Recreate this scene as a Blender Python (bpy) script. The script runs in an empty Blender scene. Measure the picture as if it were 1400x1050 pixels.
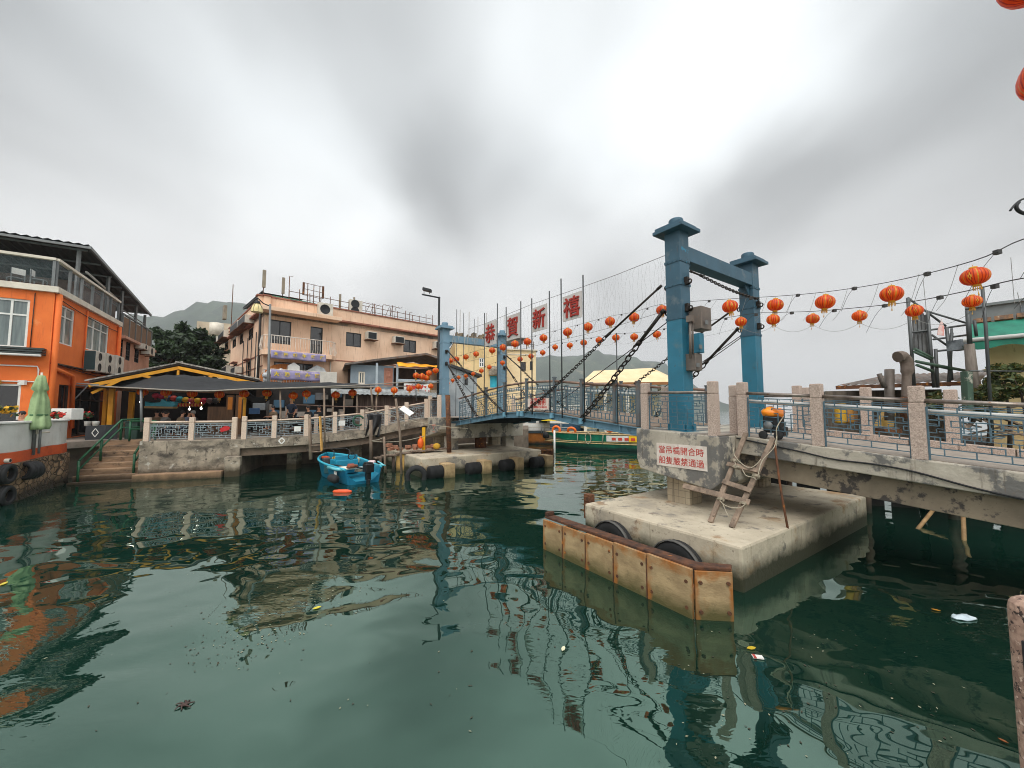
import bpy, bmesh, math, random
from mathutils import Vector, Matrix
V=Vector
rnd=random.Random(11)
sc=bpy.context.scene; COL=sc.collection
# ---------------------------------------------------------------- camera model
F=525.0; H0=3.1; PITCH=math.atan(35/525.0)
CP,SP=math.cos(PITCH),math.sin(PITCH)
def ray(px,py):
    u=(px-700)/F; v=(525-py)/F
    return V((u,CP-v*SP,SP+v*CP))
CAMP=V((0,0,H0))
def PD(px,py,d):            # point seen at a pixel, at world depth y=d
    r=ray(px,py); return CAMP+r*(d/r.y)
def PZ(px,py,z):            # ... on a horizontal plane
    r=ray(px,py); return CAMP+r*((z-H0)/r.z)
def PP(px,py,o,n):          # ... on any plane
    r=ray(px,py); o=V(o); n=V(n); return CAMP+r*((o-CAMP).dot(n)/r.dot(n))
UP=V((0,0,1))
# bridge frame: s along the bridge (away), t across it, z up
A3=V((-.563,.826,0)).normalized(); C3=V((.826,.563,0)).normalized()
N0=V((4.4,10,0))
def B(s,t,z=0): return N0+A3*s+C3*t+UP*z
BM=Matrix((A3,C3,UP)).transposed()      # columns: s,t,z axes
# ---------------------------------------------------------------- mesh builder
def smooth_pts(pts,n=4):
    pts=[V(p) for p in pts]; out=[]
    for i in range(len(pts)-1):
        p0=pts[max(i-1,0)];p1=pts[i];p2=pts[i+1];p3=pts[min(i+2,len(pts)-1)]
        for k in range(n):
            t=k/n
            out.append(.5*((2*p1)+(p2-p0)*t+(2*p0-5*p1+4*p2-p3)*t*t+(3*p1-p0-3*p2+p3)*t**3))
    out.append(pts[-1]); return out
SPLIT={'drain_pipe','window_hood','ramp_pier','roof_post','terrace_post','chain_lug','hanger_bracket','canopy_post','brace_arm','jetty_pile','gusset','pale_pipe','white_conduit','fender_bolt','stall_panel','orange_door','gable_beam','brick','screen','rope_lashing','banner_mark'}
class MB:
    def __init__(s): s.v=[];s.f=[];s.mi=[];s.sm=[];s.cur=0
    def m(s,i): s.cur=i; return s
    def add(s,vs,fs,smooth=False):
        b=len(s.v); s.v+= [V(p) for p in vs]
        for f in fs: s.f.append([b+i for i in f]); s.mi.append(s.cur); s.sm.append(smooth)
        return s
    def poly(s,pts): return s.add(pts,[list(range(len(pts)))])
    def obox(s,o,x,y,z):
        o,x,y,z=V(o),V(x),V(y),V(z)
        return s.add([o,o+x,o+x+y,o+y,o+z,o+x+z,o+x+y+z,o+y+z],
          [(0,3,2,1),(4,5,6,7),(0,1,5,4),(1,2,6,5),(2,3,7,6),(3,0,4,7)])
    def box(s,c,size,M=None):
        M=M or Matrix.Identity(3)
        x=M.col[0]*size[0];y=M.col[1]*size[1];z=M.col[2]*size[2]
        return s.obox(V(c)-(x+y+z)/2,x,y,z)
    def beam(s,p0,p1,w,h,up=UP):
        p0,p1=V(p0),V(p1); d=(p1-p0)
        sd=d.cross(V(up))
        if sd.length<1e-6: sd=d.cross(V((1,0,0)))
        sd.normalize(); u2=sd.cross(d).normalized()
        return s.obox(p0-sd*w/2-u2*h/2,d,sd*w,u2*h)
    def tube(s,pts,r,n=6,caps=True,closed=False):
        pts=[V(p) for p in pts]; N=len(pts)
        rs=r if isinstance(r,(list,tuple)) else [r]*N
        vs=[];fs=[]; prev=None
        for i,p in enumerate(pts):
            if closed: d=pts[(i+1)%N]-pts[i-1]
            else: d=pts[min(i+1,N-1)]-pts[max(i-1,0)]
            if d.length<1e-9: d=V((0,0,1))
            d.normalize()
            if prev is None:
                a=d.orthogonal().normalized()
            else:
                a=prev-d*prev.dot(d)
                a=a.normalized() if a.length>1e-6 else d.orthogonal().normalized()
            prev=a; b=d.cross(a)
            for k in range(n):
                an=2*math.pi*k/n
                vs.append(p+(a*math.cos(an)+b*math.sin(an))*rs[i])
        for i in range(N if closed else N-1):
            j=(i+1)%N
            for k in range(n): fs.append((i*n+k,i*n+(k+1)%n,j*n+(k+1)%n,j*n+k))
        s.add(vs,fs,n>4)
        if caps and not closed:
            b=len(s.v)-len(vs)
            s.f.append([b+k for k in range(n)][::-1]); s.mi.append(s.cur); s.sm.append(False)
            s.f.append([b+(N-1)*n+k for k in range(n)]); s.mi.append(s.cur); s.sm.append(False)
        return s
    def lathe(s,prof,n=16,o=(0,0,0),M=None,smooth=True,rad=None):
        M=M or Matrix.Identity(3); o=V(o); vs=[];fs=[]
        for i,(r,z) in enumerate(prof):
            for k in range(n):
                an=2*math.pi*k/n; rr=r*(rad(an,i) if rad else 1)
                vs.append(o+M@V((rr*math.cos(an),rr*math.sin(an),z)))
        for i in range(len(prof)-1):
            for k in range(n): fs.append((i*n+k,i*n+(k+1)%n,(i+1)*n+(k+1)%n,(i+1)*n+k))
        return s.add(vs,fs,smooth)
    def prism(s,pts,vec):
        pts=[V(p) for p in pts]; vec=V(vec); n=len(pts)
        vs=pts+[p+vec for p in pts]
        fs=[list(range(n))[::-1],list(range(n,2*n))]+[(i,(i+1)%n,n+(i+1)%n,n+i) for i in range(n)]
        return s.add(vs,fs)
    def mesh(s,me,M):       # append an existing mesh datablock
        b=len(s.v); s.v+=[M@v.co for v in me.vertices]
        for p in me.polygons: s.f.append([b+i for i in p.vertices]); s.mi.append(s.cur); s.sm.append(False)
        return s
    def ball(s,c,r,n=10,k=6,sc3=(1,1,1)):
        c=V(c)
        prof=[(max(1e-4,math.sin(math.pi*i/k)),-math.cos(math.pi*i/k)) for i in range(k+1)]
        M=Matrix.Diagonal((r*sc3[0],r*sc3[1],r*sc3[2]))
        return s.lathe(prof,n,c,M)
    def islands(s):
        up=list(range(len(s.v)))
        def fd(i):
            while up[i]!=i: up[i]=up[up[i]]; i=up[i]
            return i
        for f in s.f:
            for j in f[1:]: up[fd(j)]=fd(f[0])
        g={}
        for i,f in enumerate(s.f): g.setdefault(fd(f[0]),[]).append(i)
        out=[]
        for fs in g.values():
            m=MB(); mp={}
            for i in fs:
                for j in s.f[i]:
                    if j not in mp: mp[j]=len(m.v); m.v.append(s.v[j])
                m.f.append([mp[j] for j in s.f[i]]); m.mi.append(s.mi[i]); m.sm.append(s.sm[i])
            out.append(m)
        return out
    def build(s,name,mats,parent=None,bevel=0,fix=True):
        if name in SPLIT and parent is not None:
            r=None
            for m in s.islands(): r=m._build(name,mats,parent,bevel,fix)
            return r
        return s._build(name,mats,parent,bevel,fix)
    def _build(s,name,mats,parent=None,bevel=0,fix=True):
        me=bpy.data.meshes.new(name)
        W=wm(parent).inverted() if parent is not None else None
        vs=[(W@v) if W else v for v in s.v]
        me.from_pydata(vs,[],s.f)
        if not isinstance(mats,(list,tuple)): mats=[mats]
        for m in mats: me.materials.append(m)
        me.polygons.foreach_set('material_index',s.mi); me.polygons.foreach_set('use_smooth',s.sm)
        if fix and len(s.f)<60000:
            bm=bmesh.new(); bm.from_mesh(me); bmesh.ops.recalc_face_normals(bm,faces=bm.faces); bm.to_mesh(me); bm.free()
        me.update()
        o=bpy.data.objects.new(name,me); COL.objects.link(o)
        if parent is not None: o.parent=parent
        if bevel:
            b=o.modifiers.new('Bevel','BEVEL'); b.width=bevel; b.segments=2; b.limit_method='ANGLE'; b.angle_limit=.6
        return o
def wm(o):
    M=o.matrix_basis.copy()
    while o.parent is not None: o=o.parent; M=o.matrix_basis@M
    return M
def tag(o,label=None,cat=None,group=None,kind=None):
    if label: o['label']=label
    if cat: o['category']=cat
    if group: o['group']=group
    if kind: o['kind']=kind
    return o
def thing(name,label,cat,loc=(0,0,0),rotz=0,group=None):
    o=bpy.data.objects.new(name,None); COL.objects.link(o); o.empty_display_size=.2
    o.location=V(loc); o.rotation_euler=(0,0,rotz)
    return tag(o,label,cat,group)
def kids(o): return [c for c in COL.objects if c.parent is o]
def copy_tree(o,parent=None):
    c=o.copy(); COL.objects.link(c); c.parent=parent
    for ch in kids(o): copy_tree(ch,c)
    return c
ORD='first second third fourth fifth sixth seventh eighth ninth tenth eleventh twelfth thirteenth fourteenth fifteenth sixteenth seventeenth eighteenth nineteenth twentieth twenty-first twenty-second twenty-third twenty-fourth twenty-fifth twenty-sixth twenty-seventh twenty-eighth twenty-ninth thirtieth'.split()
# ---------------------------------------------------------------- facade frame
class Fac:
    def __init__(s,o,d):
        s.o=V((o[0],o[1],0)); s.d=V((d[0],d[1],0)).normalized(); s.n=V((s.d.y,-s.d.x,0))
    def pt(s,k,z,o=0): return s.o+s.d*k+UP*z+s.n*o
    def uv(s,px,py):
        p=PP(px,py,s.o,s.n); return (p-s.o).dot(s.d),p.z
    def rect(s,x0,y0,x1,y1):
        xc,yc=(x0+x1)/2,(y0+y1)/2
        return s.uv(x0,yc)[0],s.uv(x1,yc)[0],s.uv(xc,y1)[1],s.uv(xc,y0)[1]
    def box(s,mb,k0,k1,z0,z1,o0,o1):
        mb.obox(s.pt(k0,z0,o0),s.d*(k1-k0),s.n*(o1-o0),UP*(z1-z0))
    def wall(s,mb,k0,k1,z0,z1,holes=(),dep=.18):
        ks=sorted({k0,k1}|{min(max(h[i],k0),k1) for h in holes for i in (0,1)})
        zs=sorted({z0,z1}|{min(max(h[i],z0),z1) for h in holes for i in (2,3)})
        for a,b in zip(ks,ks[1:]):
            for c,d in zip(zs,zs[1:]):
                mk,mz=(a+b)/2,(c+d)/2
                if any(h[0]<mk<h[1] and h[2]<mz<h[3] for h in holes): continue
                mb.poly([s.pt(a,c),s.pt(b,c),s.pt(b,d),s.pt(a,d)])
        for h in holes:
            a,b,c,d=h
            for p,q in (((a,c),(b,c)),((b,c),(b,d)),((b,d),(a,d)),((a,d),(a,c))):
                mb.poly([s.pt(*p),s.pt(*q),s.pt(q[0],q[1],-dep),s.pt(p[0],p[1],-dep)])
    def window(s,parent,h,fm,gm,cols=2,rows=1,fw=.06,dep=.10,name='window',trans=None):
        a,b,c,d=h; mb=MB(); g=.003
        a+=g;b-=g;c+=g;d-=g
        o0,o1=-dep-.03,-dep+.05
        s.box(mb,a,b,c,c+fw,o0,o1); s.box(mb,a,b,d-fw,d,o0,o1)
        s.box(mb,a,a+fw,c+fw,d-fw,o0,o1); s.box(mb,b-fw,b,c+fw,d-fw,o0,o1)
        for i in range(1,cols):
            x=a+(b-a)*i/cols; s.box(mb,x-fw*.4,x+fw*.4,c+fw,d-fw,o0+.005,o1-.006)
        zz=[c+(d-c)*i/rows for i in range(1,rows)] if trans is None else [c+(d-c)*trans]
        for z in zz: s.box(mb,a+fw,b-fw,z-fw*.4,z+fw*.4,o0+.008,o1-.009)
        w=mb.build(name,fm,parent)
        p=MB().poly([s.pt(a+fw*.5,c+fw*.5,-dep),s.pt(b-fw*.5,c+fw*.5,-dep),s.pt(b-fw*.5,d-fw*.5,-dep),s.pt(a+fw*.5,d-fw*.5,-dep)])
        p.build('pane',gm,w)
        return w
# ---------------------------------------------------------------- materials
def L(r,g=None,b=None):      # sRGB 0-255 -> linear
    if g is None: r,g,b=r
    f=lambda c:((c/255+.055)/1.055)**2.4 if c>10 else c/255/12.92
    return (f(r),f(g),f(b),1)
def nd(nt,t,**kw):
    n=nt.nodes.new(t)
    for k,v in kw.items(): setattr(n,k,v)
    return n
def noise_fac(nt,vec,scale,lo,hi,stretch=None,detail=6,rough=.6):
    if stretch:
        mp=nd(nt,'ShaderNodeMapping'); mp.inputs['Scale'].default_value=stretch; nt.links.new(vec,mp.inputs[0]); vec=mp.outputs[0]
    n=nd(nt,'ShaderNodeTexNoise'); n.inputs['Scale'].default_value=scale; n.inputs['Detail'].default_value=detail; n.inputs['Roughness'].default_value=rough
    nt.links.new(vec,n.inputs['Vector'])
    r=nd(nt,'ShaderNodeMapRange'); r.inputs['From Min'].default_value=lo; r.inputs['From Max'].default_value=hi
    nt.links.new(n.outputs['Fac'],r.inputs['Value']); return r.outputs[0]
def mixc(nt,fac,a,b):
    m=nd(nt,'ShaderNodeMix',data_type='RGBA')
    for sock,val in ((m.inputs['Factor'],fac),(m.inputs['A'],a),(m.inputs['B'],b)):
        if hasattr(val,'is_linked'): nt.links.new(val,sock)
        else: sock.default_value=val
    return m.outputs['Result']
MATS={}
def mat(name,c1,c2=None,scale=2.0,rough=.7,bump=0.0,bscale=None,metal=0.0,stretch=None,layers=(),lo=.35,hi=.65,tide=None,transl=0,spec=.5,bd=.02):
    """layers: (colour, noise scale, lo, hi, stretch) patches laid over each other; tide: (colour, height) growth at the waterline"""
    if name in MATS: return MATS[name]
    m=bpy.data.materials.new(name); m.use_nodes=True; nt=m.node_tree; p=nt.nodes['Principled BSDF']
    tc=nd(nt,'ShaderNodeTexCoord'); oi=nd(nt,'ShaderNodeObjectInfo')
    va=nd(nt,'ShaderNodeVectorMath',operation='MULTIPLY_ADD')
    nt.links.new(oi.outputs['Random'],va.inputs[0]); va.inputs[1].default_value=(17,13,5); nt.links.new(tc.outputs['Object'],va.inputs[2])
    vec=va.outputs[0]
    c=c1
    if c2: c=mixc(nt,noise_fac(nt,vec,scale,lo,hi,stretch),c1,c2)
    for ly in layers:
        col,s,l,h=ly[:4]; st=ly[4] if len(ly)>4 else None
        c=mixc(nt,noise_fac(nt,vec,s,l,h,st,8,.65),c,col)
    if tide:
        g=nd(nt,'ShaderNodeNewGeometry'); sx=nd(nt,'ShaderNodeSeparateXYZ'); nt.links.new(g.outputs['Position'],sx.inputs[0])
        n=noise_fac(nt,g.outputs['Position'],3.0,0,1)
        ad=nd(nt,'ShaderNodeMath',operation='MULTIPLY_ADD'); nt.links.new(n,ad.inputs[0]); ad.inputs[1].default_value=-.35; nt.links.new(sx.outputs['Z'],ad.inputs[2])
        r=nd(nt,'ShaderNodeMapRange'); r.inputs['From Min'].default_value=tide[1]; r.inputs['From Max'].default_value=tide[1]-.28
        nt.links.new(ad.outputs[0],r.inputs['Value']); c=mixc(nt,r.outputs[0],c,tide[0])
    if hasattr(c,'is_linked'): nt.links.new(c,p.inputs['Base Color'])
    else: p.inputs['Base Color'].default_value=c
    p.inputs['Roughness'].default_value=rough; p.inputs['Metallic'].default_value=metal; p.inputs['Specular IOR Level'].default_value=spec
    if bump:
        n=nd(nt,'ShaderNodeTexNoise'); n.inputs['Scale'].default_value=bscale or scale*4; n.inputs['Detail'].default_value=6
        v2=vec
        if stretch:
            mp=nd(nt,'ShaderNodeMapping'); mp.inputs['Scale'].default_value=stretch; nt.links.new(vec,mp.inputs[0]); v2=mp.outputs[0]
        nt.links.new(v2,n.inputs['Vector'])
        b=nd(nt,'ShaderNodeBump'); b.inputs['Strength'].default_value=bump; b.inputs['Distance'].default_value=bd
        nt.links.new(n.outputs['Fac'],b.inputs['Height']); nt.links.new(b.outputs[0],p.inputs['Normal'])
    if transl:
        tr=nd(nt,'ShaderNodeBsdfTranslucent'); mx=nd(nt,'ShaderNodeMixShader'); mx.inputs[0].default_value=transl
        if hasattr(c,'is_linked'): nt.links.new(c,tr.inputs[0])
        else: tr.inputs[0].default_value=c
        out=nt.nodes['Material Output']
        nt.links.new(p.outputs[0],mx.inputs[1]); nt.links.new(tr.outputs[0],mx.inputs[2]); nt.links.new(mx.outputs[0],out.inputs[0])
    MATS[name]=m; return m
def plain(name,rgb,rough=.6,metal=0.0,var=.82,scale=6):
    c=L(rgb); return mat(name,c,tuple(x*var for x in c[:3])+(1,),scale,rough,metal=metal)
def glassm(name,col,rough=.06,spec=.8):
    m=mat(name,col,tuple(x*.55 for x in col[:3])+(1,),1.2,rough,spec=spec); return m
K=dict
M_conc=mat('concrete_old',L(178,170,155),L(150,142,128),1.6,.9,.5,14,layers=[(L(104,102,98),1.5,.51,.56),(L(196,188,172),2.2,.60,.70),(L(120,104,84),5,.62,.75),(L(84,76,66),2.4,.60,.74,(4,4,.35)),(L(150,100,56),1.6,.66,.76,(4,4,.4))])
M_conc_pier=mat('concrete_pier',L(194,182,160),L(166,154,134),1.2,.9,.5,14,layers=[(L(124,118,110),2.0,.56,.63),(L(150,142,128),1.2,.54,.70),(L(176,132,78),1.0,.57,.74),(L(116,106,92),8,.60,.72),(L(120,104,80),2.2,.60,.76,(5,5,.3))],tide=(L(50,50,32),.34))
M_conc_dark=mat('concrete_weathered',L(166,152,134),L(122,112,98),2.2,.95,.6,12,layers=[(L(82,74,66),1.5,.50,.68,(1,1,1.8)),(L(186,180,168),2.6,.60,.68),(L(70,62,54),2.4,.58,.74,(4,4,.4)),(L(60,54,48),5,.56,.68),(L(52,48,44),1.1,.56,.74,(1,1,2.2))],tide=(L(64,54,38),.35))
M_gran=mat('granite_pink',L(190,170,156),L(156,138,126),40,.85,.25,60,lo=.4,hi=.6,layers=[(L(92,78,74),75,.60,.64),(L(212,194,182),60,.60,.66)])
M_gran_pale=mat('granite_pale',L(214,192,172),L(190,168,150),30,.85,.2,60,layers=[(L(140,120,108),70,.62,.68)])
M_deck=mat('deck_paving',L(154,142,130),L(128,118,108),3,.9,.3,20)
M_blue=mat('steel_blue_paint',L(52,88,106),L(46,78,94),1.5,.55,.12,14,layers=[(L(96,108,114),2,.56,.7),(L(34,120,150),1.3,.645,.655),(L(96,70,52),3.2,.64,.74,(5,5,.35)),(L(40,46,50),7,.64,.72)])
M_teal=mat('steel_teal_paint',L(38,112,136),L(32,100,122),1.2,.5,.12,14,layers=[(L(72,108,120),2.2,.56,.70),(L(100,74,54),3.2,.62,.74,(5,5,.35)),(L(66,70,66),7,.64,.72)])
M_pale_blue=mat('steel_pale_blue',L(110,140,158),L(98,130,148),1.5,.5,.05,20,layers=[(L(130,150,160),4,.6,.7)])
M_girder=mat('girder_blue',L(96,130,146),L(80,112,128),2,.55,.1,20,layers=[(L(104,86,70),5,.62,.72),(L(60,72,78),3,.6,.7)])
M_lattice=mat('lattice_steel',L(84,110,122),L(66,90,102),6,.5)
M_lattice_w=mat('lattice_pale',L(160,170,172),L(120,134,140),6,.5)
M_rail=mat('rail_steel',L(150,140,130),L(110,100,94),5,.35,metal=.6,layers=[(L(120,84,60),6,.6,.7)])
M_white=plain('white_paint',(226,224,218),.5,var=.88)
M_grey=plain('grey_metal',(120,122,122),.5,.3)
M_dark=plain('dark_metal',(38,40,42),.5,.4)
M_black=plain('black_rubber',(28,28,29),.75,scale=10)
M_chain=mat('chain_steel',L(34,33,33),L(60,50,42),20,.55,metal=.5)
M_rust=mat('rusty_iron',L(110,68,40),L(66,44,32),6,.9,.5,20,layers=[(L(176,110,44),5,.58,.66)])
M_wood=mat('weathered_timber',L(146,126,108),L(98,84,72),2.2,.9,.4,9,stretch=(3,3,.6),layers=[(L(70,56,46),7,.6,.7)])
M_woodd=mat('dark_timber',L(86,70,56),L(54,44,38),3,.9,.4,9,tide=(L(40,38,28),.25))
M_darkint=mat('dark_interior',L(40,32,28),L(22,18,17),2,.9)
M_int2=mat('brown_interior',L(84,64,50),L(52,40,32),2,.9)
# ---------------------------------------------------------------- camera, world, sun
cd=bpy.data.cameras.new('camera'); cam=bpy.data.objects.new('camera',cd); COL.objects.link(cam)
cd.sensor_width=36; cd.lens=F/1400*36; cd.clip_start=.05; cd.clip_end=8000
cam.location=CAMP; cam.rotation_euler=(math.pi/2+PITCH,0,0); sc.camera=cam
try:
    sc.cycles.pixel_filter_type='BLACKMAN_HARRIS'; sc.cycles.filter_width=1.0; sc.cycles.use_denoising=True; sc.cycles.denoiser='OPENIMAGEDENOISE'; sc.cycles.max_bounces=8; sc.cycles.transparent_max_bounces=12
    sc.cycles.sample_clamp_indirect=6
except Exception: pass
vs=sc.view_settings; vs.view_transform='Standard'; vs.look='None'; vs.gamma=1; vs.exposure=0.12; vs.use_curve_mapping=False
SUN_EL,SUN_AZ=math.radians(50),math.radians(188)     # weak, wide sun behind the cloud over the photographer's shoulder
w=bpy.data.worlds.new('World'); sc.world=w; w.use_nodes=True; nt=w.node_tree
bg=nt.nodes['Background']; bg.inputs[1].default_value=.1
sky=nd(nt,'ShaderNodeTexSky'); sky.sky_type='NISHITA'; sky.sun_disc=False; sky.sun_elevation=SUN_EL; sky.sun_rotation=SUN_AZ
tc=nd(nt,'ShaderNodeTexCoord'); nv=nd(nt,'ShaderNodeVectorMath',operation='NORMALIZE'); nt.links.new(tc.outputs['Generated'],nv.inputs[0])
sx=nd(nt,'ShaderNodeSeparateXYZ'); nt.links.new(nv.outputs[0],sx.inputs[0])
def mth(op,a,b=None,c=None,clamp=False):
    n=nd(nt,'ShaderNodeMath',operation=op,use_clamp=clamp)
    for i,x in enumerate((a,b,c)):
        if x is None: continue
        if hasattr(x,'is_linked'): nt.links.new(x,n.inputs[i])
        else: n.inputs[i].default_value=x
    return n.outputs[0]
zz=mth('ADD',mth('MAXIMUM',sx.outputs['Z'],0.0),.16)
cx=mth('DIVIDE',sx.outputs['X'],zz); cy=mth('DIVIDE',sx.outputs['Y'],zz)
cb=nd(nt,'ShaderNodeCombineXYZ'); nt.links.new(cx,cb.inputs[0]); nt.links.new(cy,cb.inputs[1])
def cloud(scale,st,off,detail=3):
    mp=nd(nt,'ShaderNodeMapping'); mp.inputs['Scale'].default_value=st; mp.inputs['Location'].default_value=off; nt.links.new(cb.outputs[0],mp.inputs[0])
    n=nd(nt,'ShaderNodeTexNoise'); n.inputs['Scale'].default_value=scale; n.inputs['Detail'].default_value=detail; n.inputs['Roughness'].default_value=.45
    nt.links.new(mp.outputs[0],n.inputs['Vector']); return mth('SUBTRACT',n.outputs['Fac'],.5)
n1=cloud(1.1,(1,.5,1),(3.1,1.7,0)); n2=cloud(2.4,(1,.38,1),(7.4,.3,2))
br=mth('MULTIPLY_ADD',n1,.16,.69); br=mth('MULTIPLY_ADD',n2,.17,br)
wc=nd(nt,'ShaderNodeMapping'); wc.inputs['Scale'].default_value=(1,.55,1); nt.links.new(cb.outputs[0],wc.inputs[0])
wn=nd(nt,'ShaderNodeTexNoise'); wn.inputs['Scale'].default_value=1.9; wn.inputs['Detail'].default_value=3; wn.inputs['Roughness'].default_value=.5; nt.links.new(wc.outputs[0],wn.inputs['Vector'])
wv=nd(nt,'ShaderNodeVectorMath',operation='MULTIPLY_ADD'); nt.links.new(wn.outputs['Color'],wv.inputs[0]); wv.inputs[1].default_value=(.26,.26,.26); nt.links.new(nv.outputs[0],wv.inputs[2])
wo=nd(nt,'ShaderNodeVectorMath',operation='SUBTRACT'); nt.links.new(wv.outputs[0],wo.inputs[0]); wo.inputs[1].default_value=(.13,.13,.13)
wz=nd(nt,'ShaderNodeVectorMath',operation='NORMALIZE'); nt.links.new(wo.outputs[0],wz.inputs[0])
def blob(px,py,deg,amp):
    global br
    d=ray(px,py).normalized()
    dt=nd(nt,'ShaderNodeVectorMath',operation='DOT_PRODUCT'); nt.links.new(wz.outputs[0],dt.inputs[0]); dt.inputs[1].default_value=d
    r=nd(nt,'ShaderNodeMapRange',interpolation_type='SMOOTHSTEP'); r.inputs['From Min'].default_value=math.cos(math.radians(deg)); r.inputs['From Max'].default_value=1
    r.inputs['To Max'].default_value=amp; nt.links.new(dt.outputs['Value'],r.inputs['Value'])
    br=mth('ADD',br,r.outputs[0])
for b in [(840,110,25,.34),(880,190,12,.14),(745,110,10,.08),(1010,60,15,.26),(1130,30,12,.12),(650,245,13,-.15),(740,260,9,-.08),(560,210,9,-.05),(60,170,18,-.14),(0,0,16,-.12),(230,190,10,-.03),(1010,255,11,-.11),(1110,230,9,-.07),(1390,160,16,-.12),(1330,20,10,-.05),(290,300,24,.34),(430,280,12,.14),(60,300,16,.08),(530,340,11,.18),(700,385,14,.26),(480,150,10,.10),(300,60,12,.10),(640,60,10,.06),(870,330,9,.12),(1200,470,22,.14),(1150,380,10,-.04),(1250,300,10,.05)]: blob(*b)
# extra sky brightness behind the camera and overhead, added to light the foreground
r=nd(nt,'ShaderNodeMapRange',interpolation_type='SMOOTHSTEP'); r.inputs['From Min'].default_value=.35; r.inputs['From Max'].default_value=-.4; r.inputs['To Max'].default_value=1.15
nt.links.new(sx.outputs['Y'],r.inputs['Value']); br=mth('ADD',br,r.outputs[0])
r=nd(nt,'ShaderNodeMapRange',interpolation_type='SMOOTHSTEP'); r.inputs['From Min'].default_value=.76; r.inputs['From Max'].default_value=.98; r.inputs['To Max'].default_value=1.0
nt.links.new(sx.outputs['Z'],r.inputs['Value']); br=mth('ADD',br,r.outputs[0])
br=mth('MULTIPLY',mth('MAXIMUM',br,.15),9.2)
tint=nd(nt,'ShaderNodeValToRGB'); e=tint.color_ramp.elements
e[0].position=.0; e[0].color=(1.0,.962,.925,1); e[1].position=.55; e[1].color=(.945,.985,1.0,1)
nt.links.new(sx.outputs['Z'],tint.inputs[0])
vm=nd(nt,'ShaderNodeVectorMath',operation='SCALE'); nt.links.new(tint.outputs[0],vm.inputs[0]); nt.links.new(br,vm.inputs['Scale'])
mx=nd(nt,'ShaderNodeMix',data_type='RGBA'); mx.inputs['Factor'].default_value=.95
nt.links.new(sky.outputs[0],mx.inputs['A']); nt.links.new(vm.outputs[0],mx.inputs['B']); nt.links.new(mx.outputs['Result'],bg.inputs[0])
sl=bpy.data.lights.new('sun','SUN'); sl.energy=1.5; sl.angle=math.radians(32); sl.color=(1,.95,.88)
so=bpy.data.objects.new('sun',sl); COL.objects.link(so)
sd=V((math.sin(SUN_AZ)*math.cos(SUN_EL),math.cos(SUN_AZ)*math.cos(SUN_EL),math.sin(SUN_EL)))
so.rotation_euler=(-sd).to_track_quat('-Z','Y').to_euler(); so.location=(0,0,40)
# ---------------------------------------------------------------- water
m=bpy.data.materials.new('harbour_water'); m.use_nodes=True; nt=m.node_tree; p=nt.nodes['Principled BSDF']
g=nd(nt,'ShaderNodeNewGeometry'); pos=g.outputs['Position']
patch=noise_fac(nt,pos,.09,.35,.65,(1,1,1),2)
p.inputs['Roughness'].default_value=.01; p.inputs['IOR'].default_value=2.3; p.inputs['Specular Tint'].default_value=(.62,1,.79,1)
nt.links.new(mixc(nt,patch,(.0028,.015,.0098,1),(.005,.026,.0175,1)),p.inputs['Base Color'])
def bumpn(scale,st,strength,dist,prev=None,detail=2,fac=None):
    mp=nd(nt,'ShaderNodeMapping'); mp.inputs['Scale'].default_value=st; mp.inputs['Rotation'].default_value=(0,0,.5); nt.links.new(pos,mp.inputs[0])
    n=nd(nt,'ShaderNodeTexNoise'); n.inputs['Scale'].default_value=scale; n.inputs['Detail'].default_value=detail; n.inputs['Roughness'].default_value=.45; n.inputs['Distortion'].default_value=.4
    nt.links.new(mp.outputs[0],n.inputs['Vector'])
    b=nd(nt,'ShaderNodeBump'); b.inputs['Distance'].default_value=dist; b.inputs['Strength'].default_value=strength
    h=n.outputs['Fac']
    if fac is not None:
        mm=nd(nt,'ShaderNodeMath',operation='MULTIPLY'); nt.links.new(h,mm.inputs[0]); nt.links.new(fac,mm.inputs[1]); h=mm.outputs[0]
    nt.links.new(h,b.inputs['Height'])
    if prev: nt.links.new(prev,b.inputs['Normal'])
    return b.outputs[0]
calm=noise_fac(nt,pos,.16,.48,.66,(1,1,1),3)
b1=bumpn(.55,(1,1.2,1),1,.062,None,1)
b2=bumpn(1.5,(1,1.35,1),1,.0125,b1,.5)
b3=bumpn(8,(1,2.2,1),1,.0024,b2,1,calm)
nt.links.new(b3,p.inputs['Normal'])
mb=MB().poly([(-3500,-3500,0),(3500,-3500,0),(3500,3500,0),(-3500,3500,0)])
tag(mb.build('water',m),kind='structure')
hm=bpy.data.materials.new('haze_air'); hm.use_nodes=True; hn=hm.node_tree; hn.nodes.remove(hn.nodes['Principled BSDF'])
pv_=hn.nodes.new('ShaderNodeVolumePrincipled'); pv_.inputs['Color'].default_value=(.93,.96,1,1); pv_.inputs['Density'].default_value=.0003; hn.links.new(pv_.outputs[0],hn.nodes['Material Output'].inputs['Volume'])
tag(MB().obox((-3700,-3700,-3.2),(7400,0,0),(0,7400,0),(0,0,420)).build('haze',hm),kind='stuff')
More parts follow.
